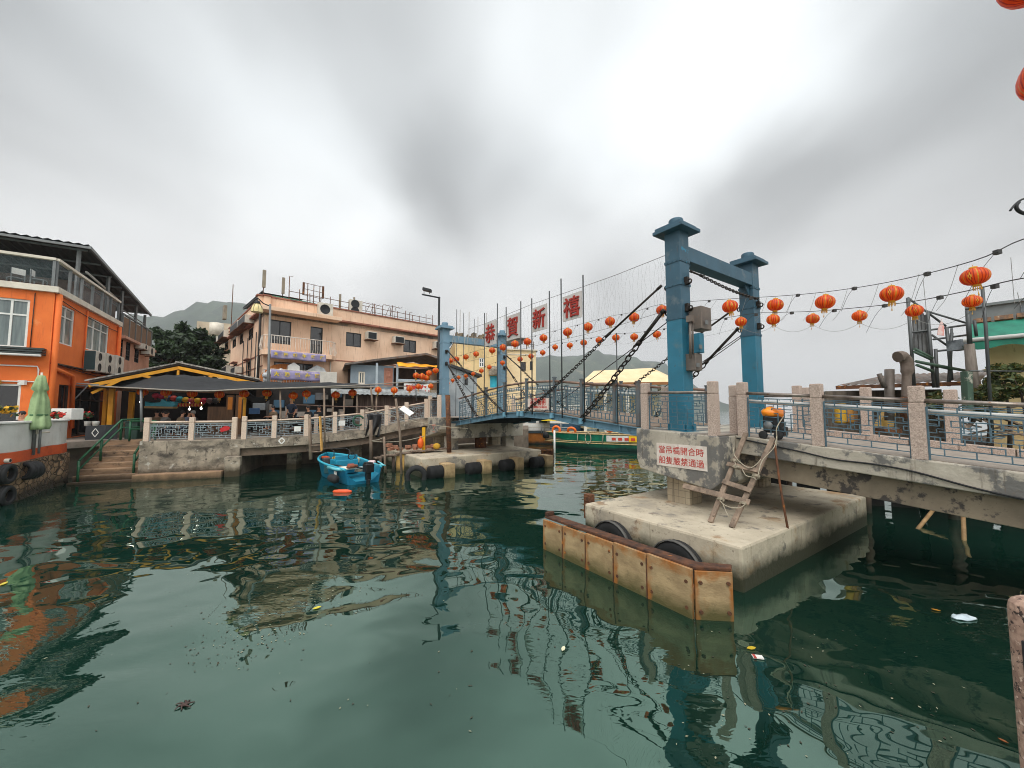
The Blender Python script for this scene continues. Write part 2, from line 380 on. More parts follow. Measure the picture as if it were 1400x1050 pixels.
# ---------------------------------------------------------------- hills
M_hill=mat('hill_scrub',L(66,78,62),L(44,56,46),.012,.95,layers=[(L(104,100,84),.03,.60,.68),(L(40,52,44),.05,.55,.65)])
def hill(prof,dist,depth,name='hills'):
    mb=MB(); pts=[PD(x,y,dist) for x,y in prof]
    n=len(pts); R0=random.Random(3); rows=[]
    for j,(f,dz) in enumerate(((0,0),(.25,.40),(.5,.72),(.78,.94),(1,1),(1.5,.7),(2.2,0))):
        row=[]
        for i,q in enumerate(pts):
            jit=0 if j in(0,4) else R0.uniform(-.06,.06)
            dd=depth*(f-1)
            row.append(V((q.x*(1+dd/dist*.3)+R0.uniform(-4,4)*(j!=4),q.y+dd,-1 if dz==0 else max(-1,q.z*(dz+jit)))))
        rows.append(row)
    vs=[v for r in rows for v in r]; fs=[]
    for j in range(len(rows)-1):
        for i in range(n-1): fs.append((j*n+i,j*n+i+1,(j+1)*n+i+1,(j+1)*n+i))
    mb.add(vs,fs,True); o=mb.build(name,M_hill); return tag(o,kind='structure')
def dens(prof,step=7,seed=1,amp=.8):
    R1=random.Random(seed); out=[]
    for (x0,y0),(x1,y1) in zip(prof,prof[1:]):
        k=max(1,int(abs(x1-x0)/step))
        for i in range(k): t=i/k; out.append((x0+(x1-x0)*t,y0+(y1-y0)*t+R1.uniform(-amp,amp)))
    out.append(prof[-1]); return out
hill(dens([(-60,470),(60,446),(150,440),(195,436),(240,435),(268,428),(290,419),(320,414),(380,418),(450,432),(520,450),(620,480)],8,2),1100,320)
hill(dens([(560,500),(640,492),(690,488),(735,489),(752,486),(772,488),(790,486),(812,483),(835,484),(855,489),(880,494),(893,496),(912,505),(935,530),(960,552),(975,561)],8,5),1300,350)
hill(dens([(860,500),(880,494),(896,494),(905,498),(915,508)],6,6,.3),1500,200)
# ---------------------------------------------------------------- lattice railings and granite posts
def lattice_bars(mb,o,x,z,nx,nz,b,seed,keep=.66):
    """rectilinear broken-fret panel: o corner, x/z edge vectors"""
    R1=random.Random(seed); o,x,z=V(o),V(x),V(z); n=x.cross(z).normalized()
    def P(i,j): return o+x*(i/nx)+z*(j/nz)
    def bar(p,q):
        d=(q-p); l=d.length; d.normalize(); s=d.cross(n)
        mb.obox(p-d*b/2-s*b/2-n*b/2,d*(l+b),s*b,n*b)
    for j in range(nz+1):
        i=0
        while i<nx:
            if j in(0,nz) or R1.random()<keep*.8:
                k=i+1
                while k<nx and (j in(0,nz) or R1.random()<.55): k+=1
                bar(P(i,j),P(k,j)); i=k+(0 if j in(0,nz) else 0)
            i+=1 if j not in(0,nz) else 0
    for i in range(nx+1):
        for j in range(nz):
            if i in(0,nx) or R1.random()<keep*.62: bar(P(i,j),P(i,j+1))
_post={}
def granite_post(p,M,h,w,label,group,mname=None,name='granite_post'):
    key=(round(h,2),round(w,2),mname)
    t=thing(name,label,'railing post',p,group=group); t.rotation_euler=M.to_euler()
    if key not in _post:
        mb=MB(); mb.box((0,0,(h*.76)/2),(w,w,h*.76))
        mb.box((0,0,h*.76+.006),(w*.93,w*.93,.012))
        sh=mb.build('shaft',MATS[mname or 'granite_pink'],None,bevel=.012)
        mb=MB(); mb.box((0,0,h*.76+.012+h*.12-.006),(w,w,h*.24-.012))
        hd=mb.build('head',MATS[mname or 'granite_pink'],None,bevel=.02)
        _post[key]=(sh,hd); sh.parent=t; hd.parent=t
    else:
        for q in _post[key]:
            c=q.copy(); COL.objects.link(c); c.parent=t
    return t
def rail_panel(p0,p1,h,label,group,seed,rail=M_rail,lat=M_lattice,pipe=None,gap=.09,rr=.035,b=.016,nx=None,rail_h=None,name='railing_panel',sub=True):
    p0,p1=V(p0),V(p1); d=p1-p0; dn=d.normalized()
    t=thing(name,label,'railing',p0,group=group)
    rh=rail_h or h*.80
    MB().tube([p0+dn*gap+UP*rh,p1-dn*gap+UP*rh],rr,8).build('top_rail',rail,t)
    mb=MB(); a=p0+dn*(gap+.02); q=p1-dn*(gap+.02); x=q-a
    ln=x.length; nx=nx or max(5,int(ln/.15))
    lattice_bars(mb,a+UP*h*.17,x,UP*h*.45,nx+2,6,b,seed,.85)
    # spaced pickets under the top rail
    lo,hi=h*.65,h*.72
    mb.beam(a+UP*lo,q+UP*lo,b,b); mb.beam(a+UP*hi,q+UP*hi,b,b)
    mb.beam(a+UP*h*.08,q+UP*h*.08,b,b)
    for i in range(nx+1):
        if (i+seed)%2==0:
            c=a+x*(i/nx); mb.beam(c+UP*lo,c+UP*hi,b,b,up=dn); 
        else:
            c=a+x*(i/nx); mb.beam(c+UP*h*.08,c+UP*h*.17,b,b,up=dn)
    for c in (a,q): mb.beam(c,c+UP*hi,b*1.6,b*1.6,up=dn)
    mb.build('lattice_panel',lat,t)
    if pipe:
        off=UP.cross(dn)*pipe
        MB().tube([p0+UP*h*.655+off,p1+UP*h*.655+off],.038,8).build('conduit_pipe',M_white,t)
    return t
PH=1.25; PW=.19
# ---------------------------------------------------------------- near abutment, approach ramp, pier
ZA=2.50
def zramp(s): return ZA-max(0,(-1.25-s))*.081
tab=-.62
mb=MB()
# upstand block (t from tab to 4.6, s from -1.25 to .95), chamfered lower edges
prof=[(.95,ZA+.10),(.95,ZA-.70),(.85,ZA-.96),(-1.05,ZA-1.22),(-1.25,ZA-1.05),(-1.25,ZA)]
mb.prism([B(s,tab,z) for s,z in prof],C3*5.3)
ab=thing('bridge_abutment','grey concrete abutment carrying the near bridge gate, white and red notice on its face','abutment',B(0,2,1.4))
mb.build('abutment_block',M_conc,ab,bevel=.03)
M_tilep=mat('block_pillar',L(176,162,138),L(148,134,112),1.5,.9,.4,10,layers=[(L(100,92,80),2.4,.56,.66)])
_nt=M_tilep.node_tree; _p=_nt.nodes['Principled BSDF']; _src=_p.inputs['Base Color'].links[0].from_socket
_tc=nd(_nt,'ShaderNodeTexCoord'); _bk=[]
for _rot in ((1.5708,0,-.598),(1.5708,0,.973)):
    _mp=nd(_nt,'ShaderNodeMapping'); _mp.vector_type='TEXTURE'; _mp.inputs['Rotation'].default_value=_rot; _nt.links.new(_tc.outputs['Object'],_mp.inputs[0])
    _b=nd(_nt,'ShaderNodeTexBrick'); _b.offset=0; _b.inputs['Scale'].default_value=1; _b.inputs['Brick Width'].default_value=.16; _b.inputs['Row Height'].default_value=.16; _b.inputs['Mortar Size'].default_value=.006; _nt.links.new(_mp.outputs[0],_b.inputs['Vector']); _bk.append(_b.outputs['Fac'])
_mx=nd(_nt,'ShaderNodeMath',operation='MAXIMUM'); _nt.links.new(_bk[0],_mx.inputs[0]); _nt.links.new(_bk[1],_mx.inputs[1])
_m2=nd(_nt,'ShaderNodeMath',operation='MULTIPLY'); _nt.links.new(_mx.outputs[0],_m2.inputs[0]); _m2.inputs[1].default_value=.6
_nt.links.new(mixc(_nt,_m2.outputs[0],_src,L(84,74,62)),_p.inputs['Base Color'])
for t in (.0,3.9):
    q=MB(); q.box(B(-.02,t,1.07),(.62,.55,.76),BM)
    q.build('support_pillar',M_tilep,ab,bevel=.012)
# notice board with red characters
FA=Fac(B(1.5,tab).xy,(-A3).xy)
def cjk(body,size,extrude=.004,offset=0):
    c=bpy.data.curves.new('t','FONT'); c.body=body; c.size=size; c.extrude=extrude; c.offset=offset; c.resolution_u=3; c.align_x='CENTER'
    o=bpy.data.objects.new('t',c); COL.objects.link(o)
    me=bpy.data.meshes.new_from_object(o.evaluated_get(bpy.context.evaluated_depsgraph_get()))
    bpy.data.objects.remove(o); bpy.data.curves.remove(c); return me
def text_on(mb,F_,body,k,z,size,o=.01,extrude=.004,offset=0,sx_=1,sz_=1):
    me=cjk(body,size,extrude,offset)
    ys=[v.co.y for v in me.vertices]; xs=[v.co.x for v in me.vertices]
    if not ys: return
    cy=(max(ys)+min(ys))/2; cx=(max(xs)+min(xs))/2
    M=Matrix((F_.d,UP,F_.n)).transposed().to_4x4(); M.translation=F_.pt(k,z,o)
    mb.mesh(me,M@Matrix.Diagonal((sx_,sz_,1,1))@Matrix.Translation((-cx,-cy,0))); bpy.data.meshes.remove(me)
k0,k1,z0,z1=FA.rect(898.5,608,967,640)
sl_=-.10                                     # the board follows the sloping block
sg=thing('notice_board','white notice with two rows of red characters fixed to the concrete abutment','sign',FA.pt((k0+k1)/2,(z0+z1)/2))
mb=MB(); FA.box(mb,k0,k1,z0,z1,.002,.018); mb.build('board',mat('board_white',L(212,202,192),L(196,184,172),5,.7,layers=[(L(150,140,130),4,.62,.75,(3,3,.4))]),sg)
mb=MB(); hh=(z1-z0)
text_on(mb,FA,'當吊橋開合時',(k0+k1)/2,z1-hh*.27,(k1-k0)/6.6,.019,.003,.0012)
text_on(mb,FA,'船隻嚴禁通過',(k0+k1)/2,z0+hh*.27,(k1-k0)/6.6,.019,.003,.0012)
mb.build('lettering',plain('red_letter',(184,66,56),.7),sg,fix=False)
# approach ramp deck
tn,tf=.2,2.95
ap=thing('bridge_approach','weathered concrete approach ramp with a black cable looped along its edge','bridge ramp',B(-4,1.5,1.4))
def rampprism(mb,s0,s1,t0,t1,up,dn):
    a=[B(s0,t0,zramp(s0)+up),B(s1,t0,zramp(s1)+up),B(s1,t0,zramp(s1)+dn),B(s0,t0,zramp(s0)+dn)]
    mb.prism(a,C3*(t1-t0))
mb=MB(); rampprism(mb,-1.253,-9,tn-.08,tf+.08,.0,-.40); mb.build('edge_beam',M_conc,ap,bevel=.02)
mb=MB(); rampprism(mb,-1.253,-9,tn+.14,tf-.14,-.40,-.86); mb.build('girder_beam',mat('concrete_beam',L(142,128,108),L(116,104,88),1.6,.9,.4,14,layers=[(L(66,60,56),1.9,.54,.58),(L(88,80,72),5,.6,.66)]),ap,bevel=.015)
mb=MB(); rampprism(mb,-1.26,-9,tn+.05,tf-.05,.012,.0); mb.build('walkway',M_deck,ap)
mb=MB()
for s0 in [ -1.5-i*.72 for i in range(10)]: 
    mb.prism([B(s0,tf-.12,zramp(s0)+.013),B(s0-.70,tf-.12,zramp(s0-.70)+.013),B(s0-.70,tf-.12,zramp(s0-.70)+.16),B(s0,tf-.12,zramp(s0)+.16)],C3*.16)
mb.build('kerb_stones',M_gran,ap,bevel=.012)
pts=[B(-1.3,tn-.10,ZA-.06),B(-1.9,tn-.1,zramp(-1.9)-.10),B(-2.6,tn-.1,zramp(-2.6)-.16),B(-3.1,tn-.1,zramp(-3.1)-.21),B(-3.7,tn-.1,zramp(-3.7)-.19),B(-4.2,tn-.1,zramp(-4.2)-.22),B(-4.9,tn-.1,zramp(-4.9)-.34),B(-5.6,tn-.1,zramp(-5.6)-.38),B(-6.4,tn-.1,zramp(-6.4)-.30)]
tag(MB().tube(smooth_pts(pts,5),.016,6).build('cable',M_black),'black cable sagging along the concrete edge of the near ramp','cable')
# walkway on the abutment
tag(MB().box(B(-.15,1.99,ZA+.02),(2.18,5.1,.02),BM).build('pavement',M_deck),kind='structure')
# posts and panels on the near side of the approach
gN='granite posts along the near approach'
BMr=Matrix((C3,A3,UP)).transposed()
ns=[-1.41,-2.83,-4.24,-5.65,-7.06]
for i,s in enumerate(ns):
    if i<4: granite_post(B(s,tn+.03,zramp(s)),BMr,PH,PW,['granite post at the top of the timber ladder','pink granite post right of the ladder, second along the near ramp edge','pink granite post with speckled head, third along the near ramp edge','granite post at the frame edge on the near ramp'][i],gN)
gP='lattice railings on the near approach'
for i in range(3):
    rail_panel(B(ns[i],tn+.03,zramp(ns[i])),B(ns[i+1],tn+.03,zramp(ns[i+1])),PH,['blue lattice railing just behind the ladder top','blue lattice railing in the middle of the near ramp edge','blue lattice railing running off the frame on the near ramp edge'][i],gP,20+i,pipe=.12)
fs_=[-1.55,-2.95,-4.3,-5.7]
for i,s in enumerate(fs_): granite_post(B(s,tf,zramp(s)+.02),BMr,PH,PW,['granite post on the far ramp edge nearest the gate','granite post on the far ramp edge before the rusty shed','granite post on the far ramp edge before the green frame','granite post on the far ramp edge before the yellow house'][i],'granite posts on the far ramp edge')
for i in range(3): rail_panel(B(fs_[i],tf,zramp(fs_[i])+.02),B(fs_[i+1],tf,zramp(fs_[i+1])+.02),PH,['blue lattice railing on the far ramp edge beside the gate','blue lattice railing on the far ramp edge in front of the shed','blue lattice railing on the far ramp edge in front of the green plants'][i],'lattice railings on the far ramp edge',40+i)
# on the abutment
pa=[(.72,tab+.13),(-1.10,tab+.13)]
lb=['granite post at the water end of the abutment above the notice','granite post at the inner end of the abutment above the notice']
for (s,t),l in zip(pa,lb): granite_post(B(s,t,ZA+.06 if s>0 else ZA),BMr,PH,PW,l,'granite posts on the near abutment')
granite_post(B(.75,.45,ZA+.05),BMr,PH*.95,PW*.9,'granite gate post just behind the first abutment post','granite posts on the near abutment')
granite_post(B(-1.12,.42,ZA),BMr,PH*.95,PW*.9,'granite gate post half hidden behind the ladder post','granite posts on the near abutment')
granite_post(B(-1.3,4.3,ZA),BMr,PH,PW,'granite post at the back corner of the near abutment','granite posts on the near abutment')
rail_panel(B(.72,tab+.13,ZA+.05),B(-1.10,tab+.13,ZA),PH,'lattice railing across the foot of the blue gate column','lattice railings on the near abutment',61,b=.013)
rail_panel(B(.75,4.45,ZA+.05),B(-1.3,4.3,ZA),PH,'lattice railing across the back of the near abutment','lattice railings on the near abutment',62,b=.013)
# pier block
mb=MB(); mb.box(B((-2.44+1.29)/2,1.2,.76/2-1),(3.73,6.9,.76+2),BM)
o=mb.build('bridge_pier',M_conc_pier,bevel=.05); tag(o,'stained concrete pier block under the near bridge gate','pier')
# fender wall with five plates, an angled end plate and a timber cap
M_plate=mat('fender_plate',L(176,150,112),L(142,118,86),2.5,.7,.3,20,stretch=(1,1,2),layers=[(L(150,92,34),2.2,.58,.72,(1,1,.5)),(L(120,100,76),5,.6,.72)],tide=(L(84,76,40),.16))
def edge_rust(m,sc_=(1,1,1)):
    nt=m.node_tree; p=nt.nodes['Principled BSDF']; src=p.inputs['Base Color'].links[0].from_socket
    tc=nd(nt,'ShaderNodeTexCoord'); sp=nd(nt,'ShaderNodeSeparateXYZ'); nt.links.new(tc.outputs['Generated'],sp.inputs[0])
    def M2(op,a,b):
        n=nd(nt,'ShaderNodeMath',operation=op)
        for i,x in enumerate((a,b)):
            if hasattr(x,'is_linked'): nt.links.new(x,n.inputs[i])
            else: n.inputs[i].default_value=x
        return n.outputs[0]
    ex=M2('MINIMUM',sp.outputs['X'],M2('SUBTRACT',1,sp.outputs['X'])); ez=M2('SUBTRACT',1,sp.outputs['Z']); e=M2('MINIMUM',ex,M2('MULTIPLY',ez,1.6))
    n=noise_fac(nt,tc.outputs['Object'],5,0,1); e=M2('ADD',e,M2('MULTIPLY',n,-.22))
    r=nd(nt,'ShaderNodeMapRange'); r.inputs['From Min'].default_value=.02; r.inputs['From Max'].default_value=-.045; nt.links.new(e,r.inputs['Value'])
    r.inputs['To Max'].default_value=.85; n3=noise_fac(nt,tc.outputs['Object'],3.0,.35,.62); nt.links.new(mixc(nt,M2('MULTIPLY',r.outputs[0],M2('ADD',n3,.15)),src,L(150,92,36)),p.inputs['Base Color'])
edge_rust(M_plate)
fd=thing('fender_wall','long fender of rust-edged bolted plates in front of the near pier','fender',B(-.7,-3.6,0))
tF=-3.71
mb=MB(); mb.prism([B(1.10,tF+.02,.66),B(-2.42,tF+.02,.70),B(-2.78,-3.29,.70),B(-2.70,-3.12,.70),B(-2.36,tF+.26,.70),B(1.10,tF+.26,.66)],UP*.055)
mb.box(B(1.05,tF+.13,.76),(.10,.20,.08),BM)
mb.build('timber_cap',mat('rotten_cap',L(96,60,38),L(54,36,28),7,.95,.8,14,layers=[(L(170,100,40),6,.62,.70)]),fd,bevel=.015)
es=[1.10,.45,-.22,-.92,-1.63,-2.42]
for i in range(5):
    a,b=es[i],es[i+1]
    pl=MB().obox(B(a-.008,tF-.03,-1.2),A3*(b-a+.016),C3*.06,UP*(1.84+.02*i)).build('plate',M_plate,fd,bevel=.006)
    q=MB()
    for s in (a-.09,b+.09):
        for z in (.52,.14): q.tube([B(s,tF-.04,z),B(s,tF-.015,z)],.028,8)
    q.build('bolt_heads',M_rust,pl)
e0,e1=B(-2.44,tF,0),B(-2.80,-3.27,0); dd=(e1-e0)
pl=MB().obox(e0-UP*1.2+dd*.03,dd*.94,V((dd.y,-dd.x,0)).normalized()*-.06,UP*1.9).build('plate',M_plate,fd,bevel=.006)
q=MB(); nn=V((dd.y,-dd.x,0)).normalized()
if nn.dot(-C3)<0: nn=-nn
for f in (.15,.85):
    for z in (.54,.12): q.tube([e0+dd*f+UP*z-nn*.02,e0+dd*f+UP*z+nn*.03],.028,8)
q.build('bolt_heads',M_rust,pl)
q=MB()
for a in es[1:5]: q.box(B(a,tF-.032,.22),(.018,.012,.86),BM)
q.build('joint_strips',M_rust,fd)
mb=MB()
for s in (.9,-2.0): mb.beam(B(s,tF+.15,.02),B(s,-2.2,.02),.16,.2)
mb.build('brace_arm',M_rust,fd)
# tyres between pier and fender
def tyre(mb,r,wd,o,ax):
    ax=V(ax).normalized(); a=ax.orthogonal().normalized(); b=ax.cross(a); M=Matrix((a,b,ax)).transposed()
    prof=[(r*.56,-wd*.42),(r*.72,-wd*.5),(r*.92,-wd*.46),(r,-wd*.30),(r,-wd*.18),(r*.975,-wd*.17),(r*.975,-wd*.13),(r,-wd*.12),(r,wd*.12),(r*.975,wd*.13),(r*.975,wd*.17),(r,wd*.18),(r,wd*.30),(r*.92,wd*.46),(r*.72,wd*.5),(r*.56,wd*.42),(r*.60,wd*.2),(r*.60,-wd*.2),(r*.56,-wd*.42)]
    mb.lathe(prof,28,o,M)
gT='tyres behind the near fender'
for i,(px_,py_,lbl) in enumerate(((838,714,'big black tyre behind the water end of the fender'),(926,741,'big black tyre behind the angled end of the fender'))):
    c=PP(px_,py_,B(0,-2.36),C3)-UP*.50; o=thing('tyre',lbl,'tyre',c,group=gT)
    mb=MB(); tyre(mb,.52,.24,c,C3); mb.build('tread',M_black,o)
    mb=MB(); mb.lathe([(.525,-.13),(.545,-.13),(.545,-.06),(.525,-.06)],28,c,Matrix((A3,UP,C3)).transposed()); mb.build('steel_band',plain('band_dark',(84,82,78),.6),o)
    mb=MB(); mb.lathe([(.001,-.02),(.46,-.02)],24,c,Matrix((A3,UP,C3)).transposed()); mb.build('shade_disc',plain('tyre_hollow_shade',(14,14,14),.9),o)  # black disc across the hole, painting the shade inside the tyre
mb=MB(); mb.box(B(1.42,-1.95,.62),(.22,.18,.62),BM)
for z in (.42,.62,.82): mb.box(B(1.42,-2.05,z),(.16,.03,.12),BM)
tag(mb.build('pile_guard',M_rust,bevel=.01),'short rusty pile guard at the water corner of the near pier','fender post')
# ---------------------------------------------------------------- blue lifting gates
def lug(mb,p,dirv,r=.05):
    mb.box(p,(.16,.16,.2),BM); 
def portal(s0,zb,label,mc,mlow,split,gname):
    ZT=H0+5.09
    g=thing('bridge_gate',label,'bridge gate',B(s0,2,zb),group=gname)
    for t in (0,4.0):
        w_=.43
        mb=MB(); mb.box(B(s0,t,(split+ZT-.4)/2),(w_,w_,ZT-.4-split),BM)
        col=mb.build('column',mc,g,bevel=.012)
        mb=MB(); mb.box(B(s0,t,(zb-.02+split)/2),(w_+.004,w_+.004,split-zb+.02),BM); mb.box(B(s0,t,zb+.02),(.6,.6,.03),BM)
        for dx,dy in ((.26,.26),(-.26,.26),(.26,-.26),(-.26,-.26)): mb.box(B(s0+dx,t+dy*.6,zb+.12),(.03,.1,.2),BM)
        mb.build('lower_casing',mlow,col,bevel=.01)
        mb=MB(); mb.box(B(s0,t,ZT-.36),(.86,.86,.09),BM); mb.box(B(s0+.03,t-.0,ZT-.27),(.74,.74,.10),BM); mb.lathe([(0.001,ZT-.24),(.185,ZT-.24),(.185,ZT-.03),(.16,ZT),(0.001,ZT)],20,B(s0,t))
        mb.build('cap',mc,col,bevel=.008)
        mb=MB()
        for z in (split+.012,split+.9,ZT-1.2):
            mb.box(B(s0,t,z),(w_+.03,w_+.03,.07),BM)
            for q in (-.14,0,.14):
                for sg_ in (1,-1): mb.box(B(s0+q,t+sg_*(w_/2+.018),z),(.025,.02,.025),BM); mb.box(B(s0+sg_*(w_/2+.018),t+q,z),(.02,.025,.025),BM)
        mb.build('splice_band',mc,col)
        mb=MB()
        for z in (ZT-1.75,ZT-2.45):
            for sg_ in (1,-1): 
                mb.box(B(s0+sg_*.25,t,z),(.10,.12,.2),BM); mb.lathe([(.05,-.03),(.08,0),(.05,.03)],10,B(s0+sg_*.33,t,z-.03),Matrix((A3,UP,C3)).transposed())
        mb.build('chain_lug',M_chain,col)
    mb=MB(); mb.box(B(s0-.02,2.0,ZT-.95),(.36,3.57,.40),BM)
    bm_=mb.build('cross_beam',mc,g,bevel=.01)
    mb=MB()
    for t,sg_ in ((.215,1),(3.785,-1)):
        mb.prism([B(s0-.1,t,ZT-1.15),B(s0-.1,t+sg_*.28,ZT-1.15),B(s0-.1,t,ZT-1.5)],A3*.03)
    mb.build('gusset',mc,bm_)
    return g,ZT
g1,ZT=portal(0,ZA+.02,'tall grey-blue gate with bright teal lower columns over the near end of the bridge',M_blue,M_teal,H0+2.36,'lifting gates of the bridge')
LS=14.8
M_pb2=mat('steel_pale_low',L(120,150,166),L(104,134,150),1.5,.5)
g2,_=portal(LS,2.66,'pale blue gate wrapped in lights at the far end of the bridge',M_pale_blue,M_pb2,H0+.9,'lifting gates of the bridge')
# equipment on the near column, facing the ramp
def boxpx(mb,x0,y0,x1,y1,d,dp):
    p=PD(x0,y1,d); q=PD(x1,y1,d); r_=PD((x0+x1)/2,y0,d)
    wv=(q-p).length; mb.box(((p+q)/2+UP*(r_.z-p.z)/2)+V((0,dp/2,0)),(wv*.9,dp,r_.z-p.z),BMr)
M_box=mat('control_box_metal',L(118,106,96),L(100,92,86),4,.55,.1,20,metal=.3,layers=[(L(132,96,66),3,.58,.72)])
for (x0,y0,x1,y1,l,mm,nm) in ((948,419,976,450,'brown metal control box high on the near gate column',M_box,'control_box'),(942,483,961,506,'grey metal control box low on the near gate column',M_box,'control_box'),(950,455,962,482,'narrow teal cabinet between the two control boxes',M_teal,'control_cabinet')):
    t=thing(nm,l,'control box',PD((x0+x1)/2,y1,9.5),group='control boxes on the near gate' if nm=='control_box' else None)
    mb=MB(); boxpx(mb,x0,y0,x1,y1,9.62,.34); mb.build('case',mm,t,bevel=.012)
    c=PD((x0*.35+x1*.65),(y0*.3+y1*.7),9.56)
    mb=MB(); mb.box(c,(.12,.02,.10),BMr); mb.build('name_plate',M_grey,t)
mb=MB(); mb.tube([PD(943.5,437,9.55),PD(944,490,9.55)],.035,8); mb.tube([PD(947,438,9.6),PD(947.5,484,9.6)],.02,6); mb.box(PD(943.5,436,9.55),(.14,.14,.16),BMr)
tag(mb.build('conduit',M_box),'rusty conduit pipe joining the control boxes on the near column','pipe')
# ---------------------------------------------------------------- steel span
tg0,tg1=.1,3.9
def on_t(px,py,t):
    p=PP(px,py,B(0,t),C3); return (p-N0).dot(A3),p.z
prof=sorted(on_t(x,y,tg0) for x,y in ((869,584),(830,577.5),(795,572),(757.5,565),(720,562.5),(684,564.5),(662,568.5),(640,573),(622,576.3)))
def zg(s):
    if s<=prof[0][0]: return prof[0][1]
    for (a,za),(b,zb) in zip(prof,prof[1:]):
        if s<=b: return za+(zb-za)*(s-a)/(b-a)
    return prof[-1][1]
S0,S1=.98,LS-.98
span=thing('bridge_span','humped blue steel footbridge span between the two lifting gates','bridge',B((S0+S1)/2,2,2.6))
ss=[S0+(S1-S0)*i/24 for i in range(25)]
GH=.24
for t in (tg0,tg1):
    mb=MB()
    for a,b in zip(ss,ss[1:]):
        p,q=B(a,t,zg(a)),B(b,t,zg(b))
        mb.obox(p-UP*GH-C3*.01,q-p,C3*.02,UP*GH); mb.obox(p-UP*.025-C3*.08,q-p,C3*.16,UP*.025); mb.obox(p-UP*GH-C3*.08,q-p,C3*.16,UP*.022)
    for i in range(0,25,2): mb.obox(B(ss[i]-.01,t-.075,zg(ss[i])-GH+.02),A3*.02,C3*.15,UP*(GH-.045))
    mb.build('girder',M_girder,span)
mb=MB()
for i in range(0,25,2): mb.obox(B(ss[i]-.05,tg0+.012,zg(ss[i])-.20),A3*.1,C3*(tg1-tg0-.024),UP*.12)
mb.build('cross_members',M_dark,span)
mb=MB()
for a,b in zip(ss,ss[1:]):
    p,q=B(a,tg0+.05,zg(a)),B(b,tg0+.05,zg(b)); mb.obox(p+UP*.002,q-p,C3*(tg1-tg0-.1),UP*.035)
mb.build('deck_plates',mat('span_deck',L(140,120,102),L(112,96,82),3,.85,.2,20),span)
q=MB()
for px in (692,711,716,757,797): 
    s=on_t(px,565,tg0)[0]; q.box(B(s,tg0-.1,zg(s)-.08),(.12,.1,.2),BM)
q.build('hanger_bracket',mat('bracket_blue',L(120,170,190),L(90,130,150),4,.5),span)
# railing bays of the span
pxs=[872,840,795,757.5,719.5,689,664,645,627]
sp=[on_t(x,560,tg0)[0] for x in pxs]
M_sprail=mat('rail_rusted',L(150,120,104),L(112,90,78),5,.5,metal=.3)
M_spost=mat('post_blue_grey',L(96,104,108),L(84,88,90),3,.6,layers=[(L(120,96,80),3,.55,.7)])
def bay(s0,s1,t,label,group,seed):
    p0,p1=B(s0,t,zg(s0)+.04),B(s1,t,zg(s1)+.04); d=p1-p0; dn=d.normalized()
    g=thing('span_railing',label,'railing',p0,group=group); h=1.28
    mb=MB(); mb.box(p0+UP*h/2,(.10,.10,h),BM); mb.box(p0+UP*(h+.02),(.13,.13,.04),BM); mb.build('post',M_spost,g)
    MB().tube([p0+UP*(h-.12),p1+UP*(h-.12)],.045,8).build('handrail',M_sprail,g)
    mb=MB(); a=p0+dn*.07; q=p1-dn*.07; b=.02; x=q-a; nx=max(5,int(x.length/.16))
    lattice_bars(mb,a+UP*.24,x,UP*.52,nx+2,5,b,seed,.85)
    for z in (.05,.86,1.0): mb.beam(a+UP*z,q+UP*z,b,b)
    for i in range(nx+1):
        c=a+x*(i/nx); mb.beam(c+UP*.86,c+UP*1.0,b,b,up=dn); mb.beam(c+UP*.05,c+UP*.24,b,b,up=dn)
    for c in (a,q): mb.beam(c,c+UP*1.0,b*1.8,b*1.8,up=dn)
    mb.build('lattice_panel',M_lattice,g)
    MB().tube([p0+UP*.93+C3*.05,p1+UP*.93+C3*.05],.035,6).build('conduit_pipe',M_white,g)
for i in range(8): bay(sp[i],sp[i+1],tg0+.03,'blue lattice railing bay, %s from the near gate, on the sign side of the span'%ORD[i],'railing bays on the sign side of the span',80+i)
for i in range(8): bay(sp[i],sp[i+1],tg1-.03,'blue lattice railing bay, %s from the near gate, on the seaward side of the span'%ORD[i],'railing bays on the seaward side of the span',100+i)
FS=Fac(B(0,tg0-.03).xy,(-A3).xy)
k0,k1,z0,z1=FS.rect(722,544.5,750.5,560)
t=thing('notice_board','small white notice with red lettering on the railing at the top of the span','sign',FS.pt((k0+k1)/2,z0))
mb=MB(); FS.box(mb,k0,k1,z0,z1,.0,.02); mb.build('board',plain('board_pinkwhite',(226,206,194),.6),t)
mb=MB(); hh=z1-z0
for j,b in enumerate(('注意橋面','禁止攀爬','NO CLIMBING OF BRIDGE')): text_on(mb,FS,b,(k0+k1)/2,z1-hh*(.2+.3*j),(k1-k0)*(.19 if j<2 else .072),.021,.002,.004)
mb.build('lettering',plain('red_letter2',(196,70,58),.6),t,fix=False)
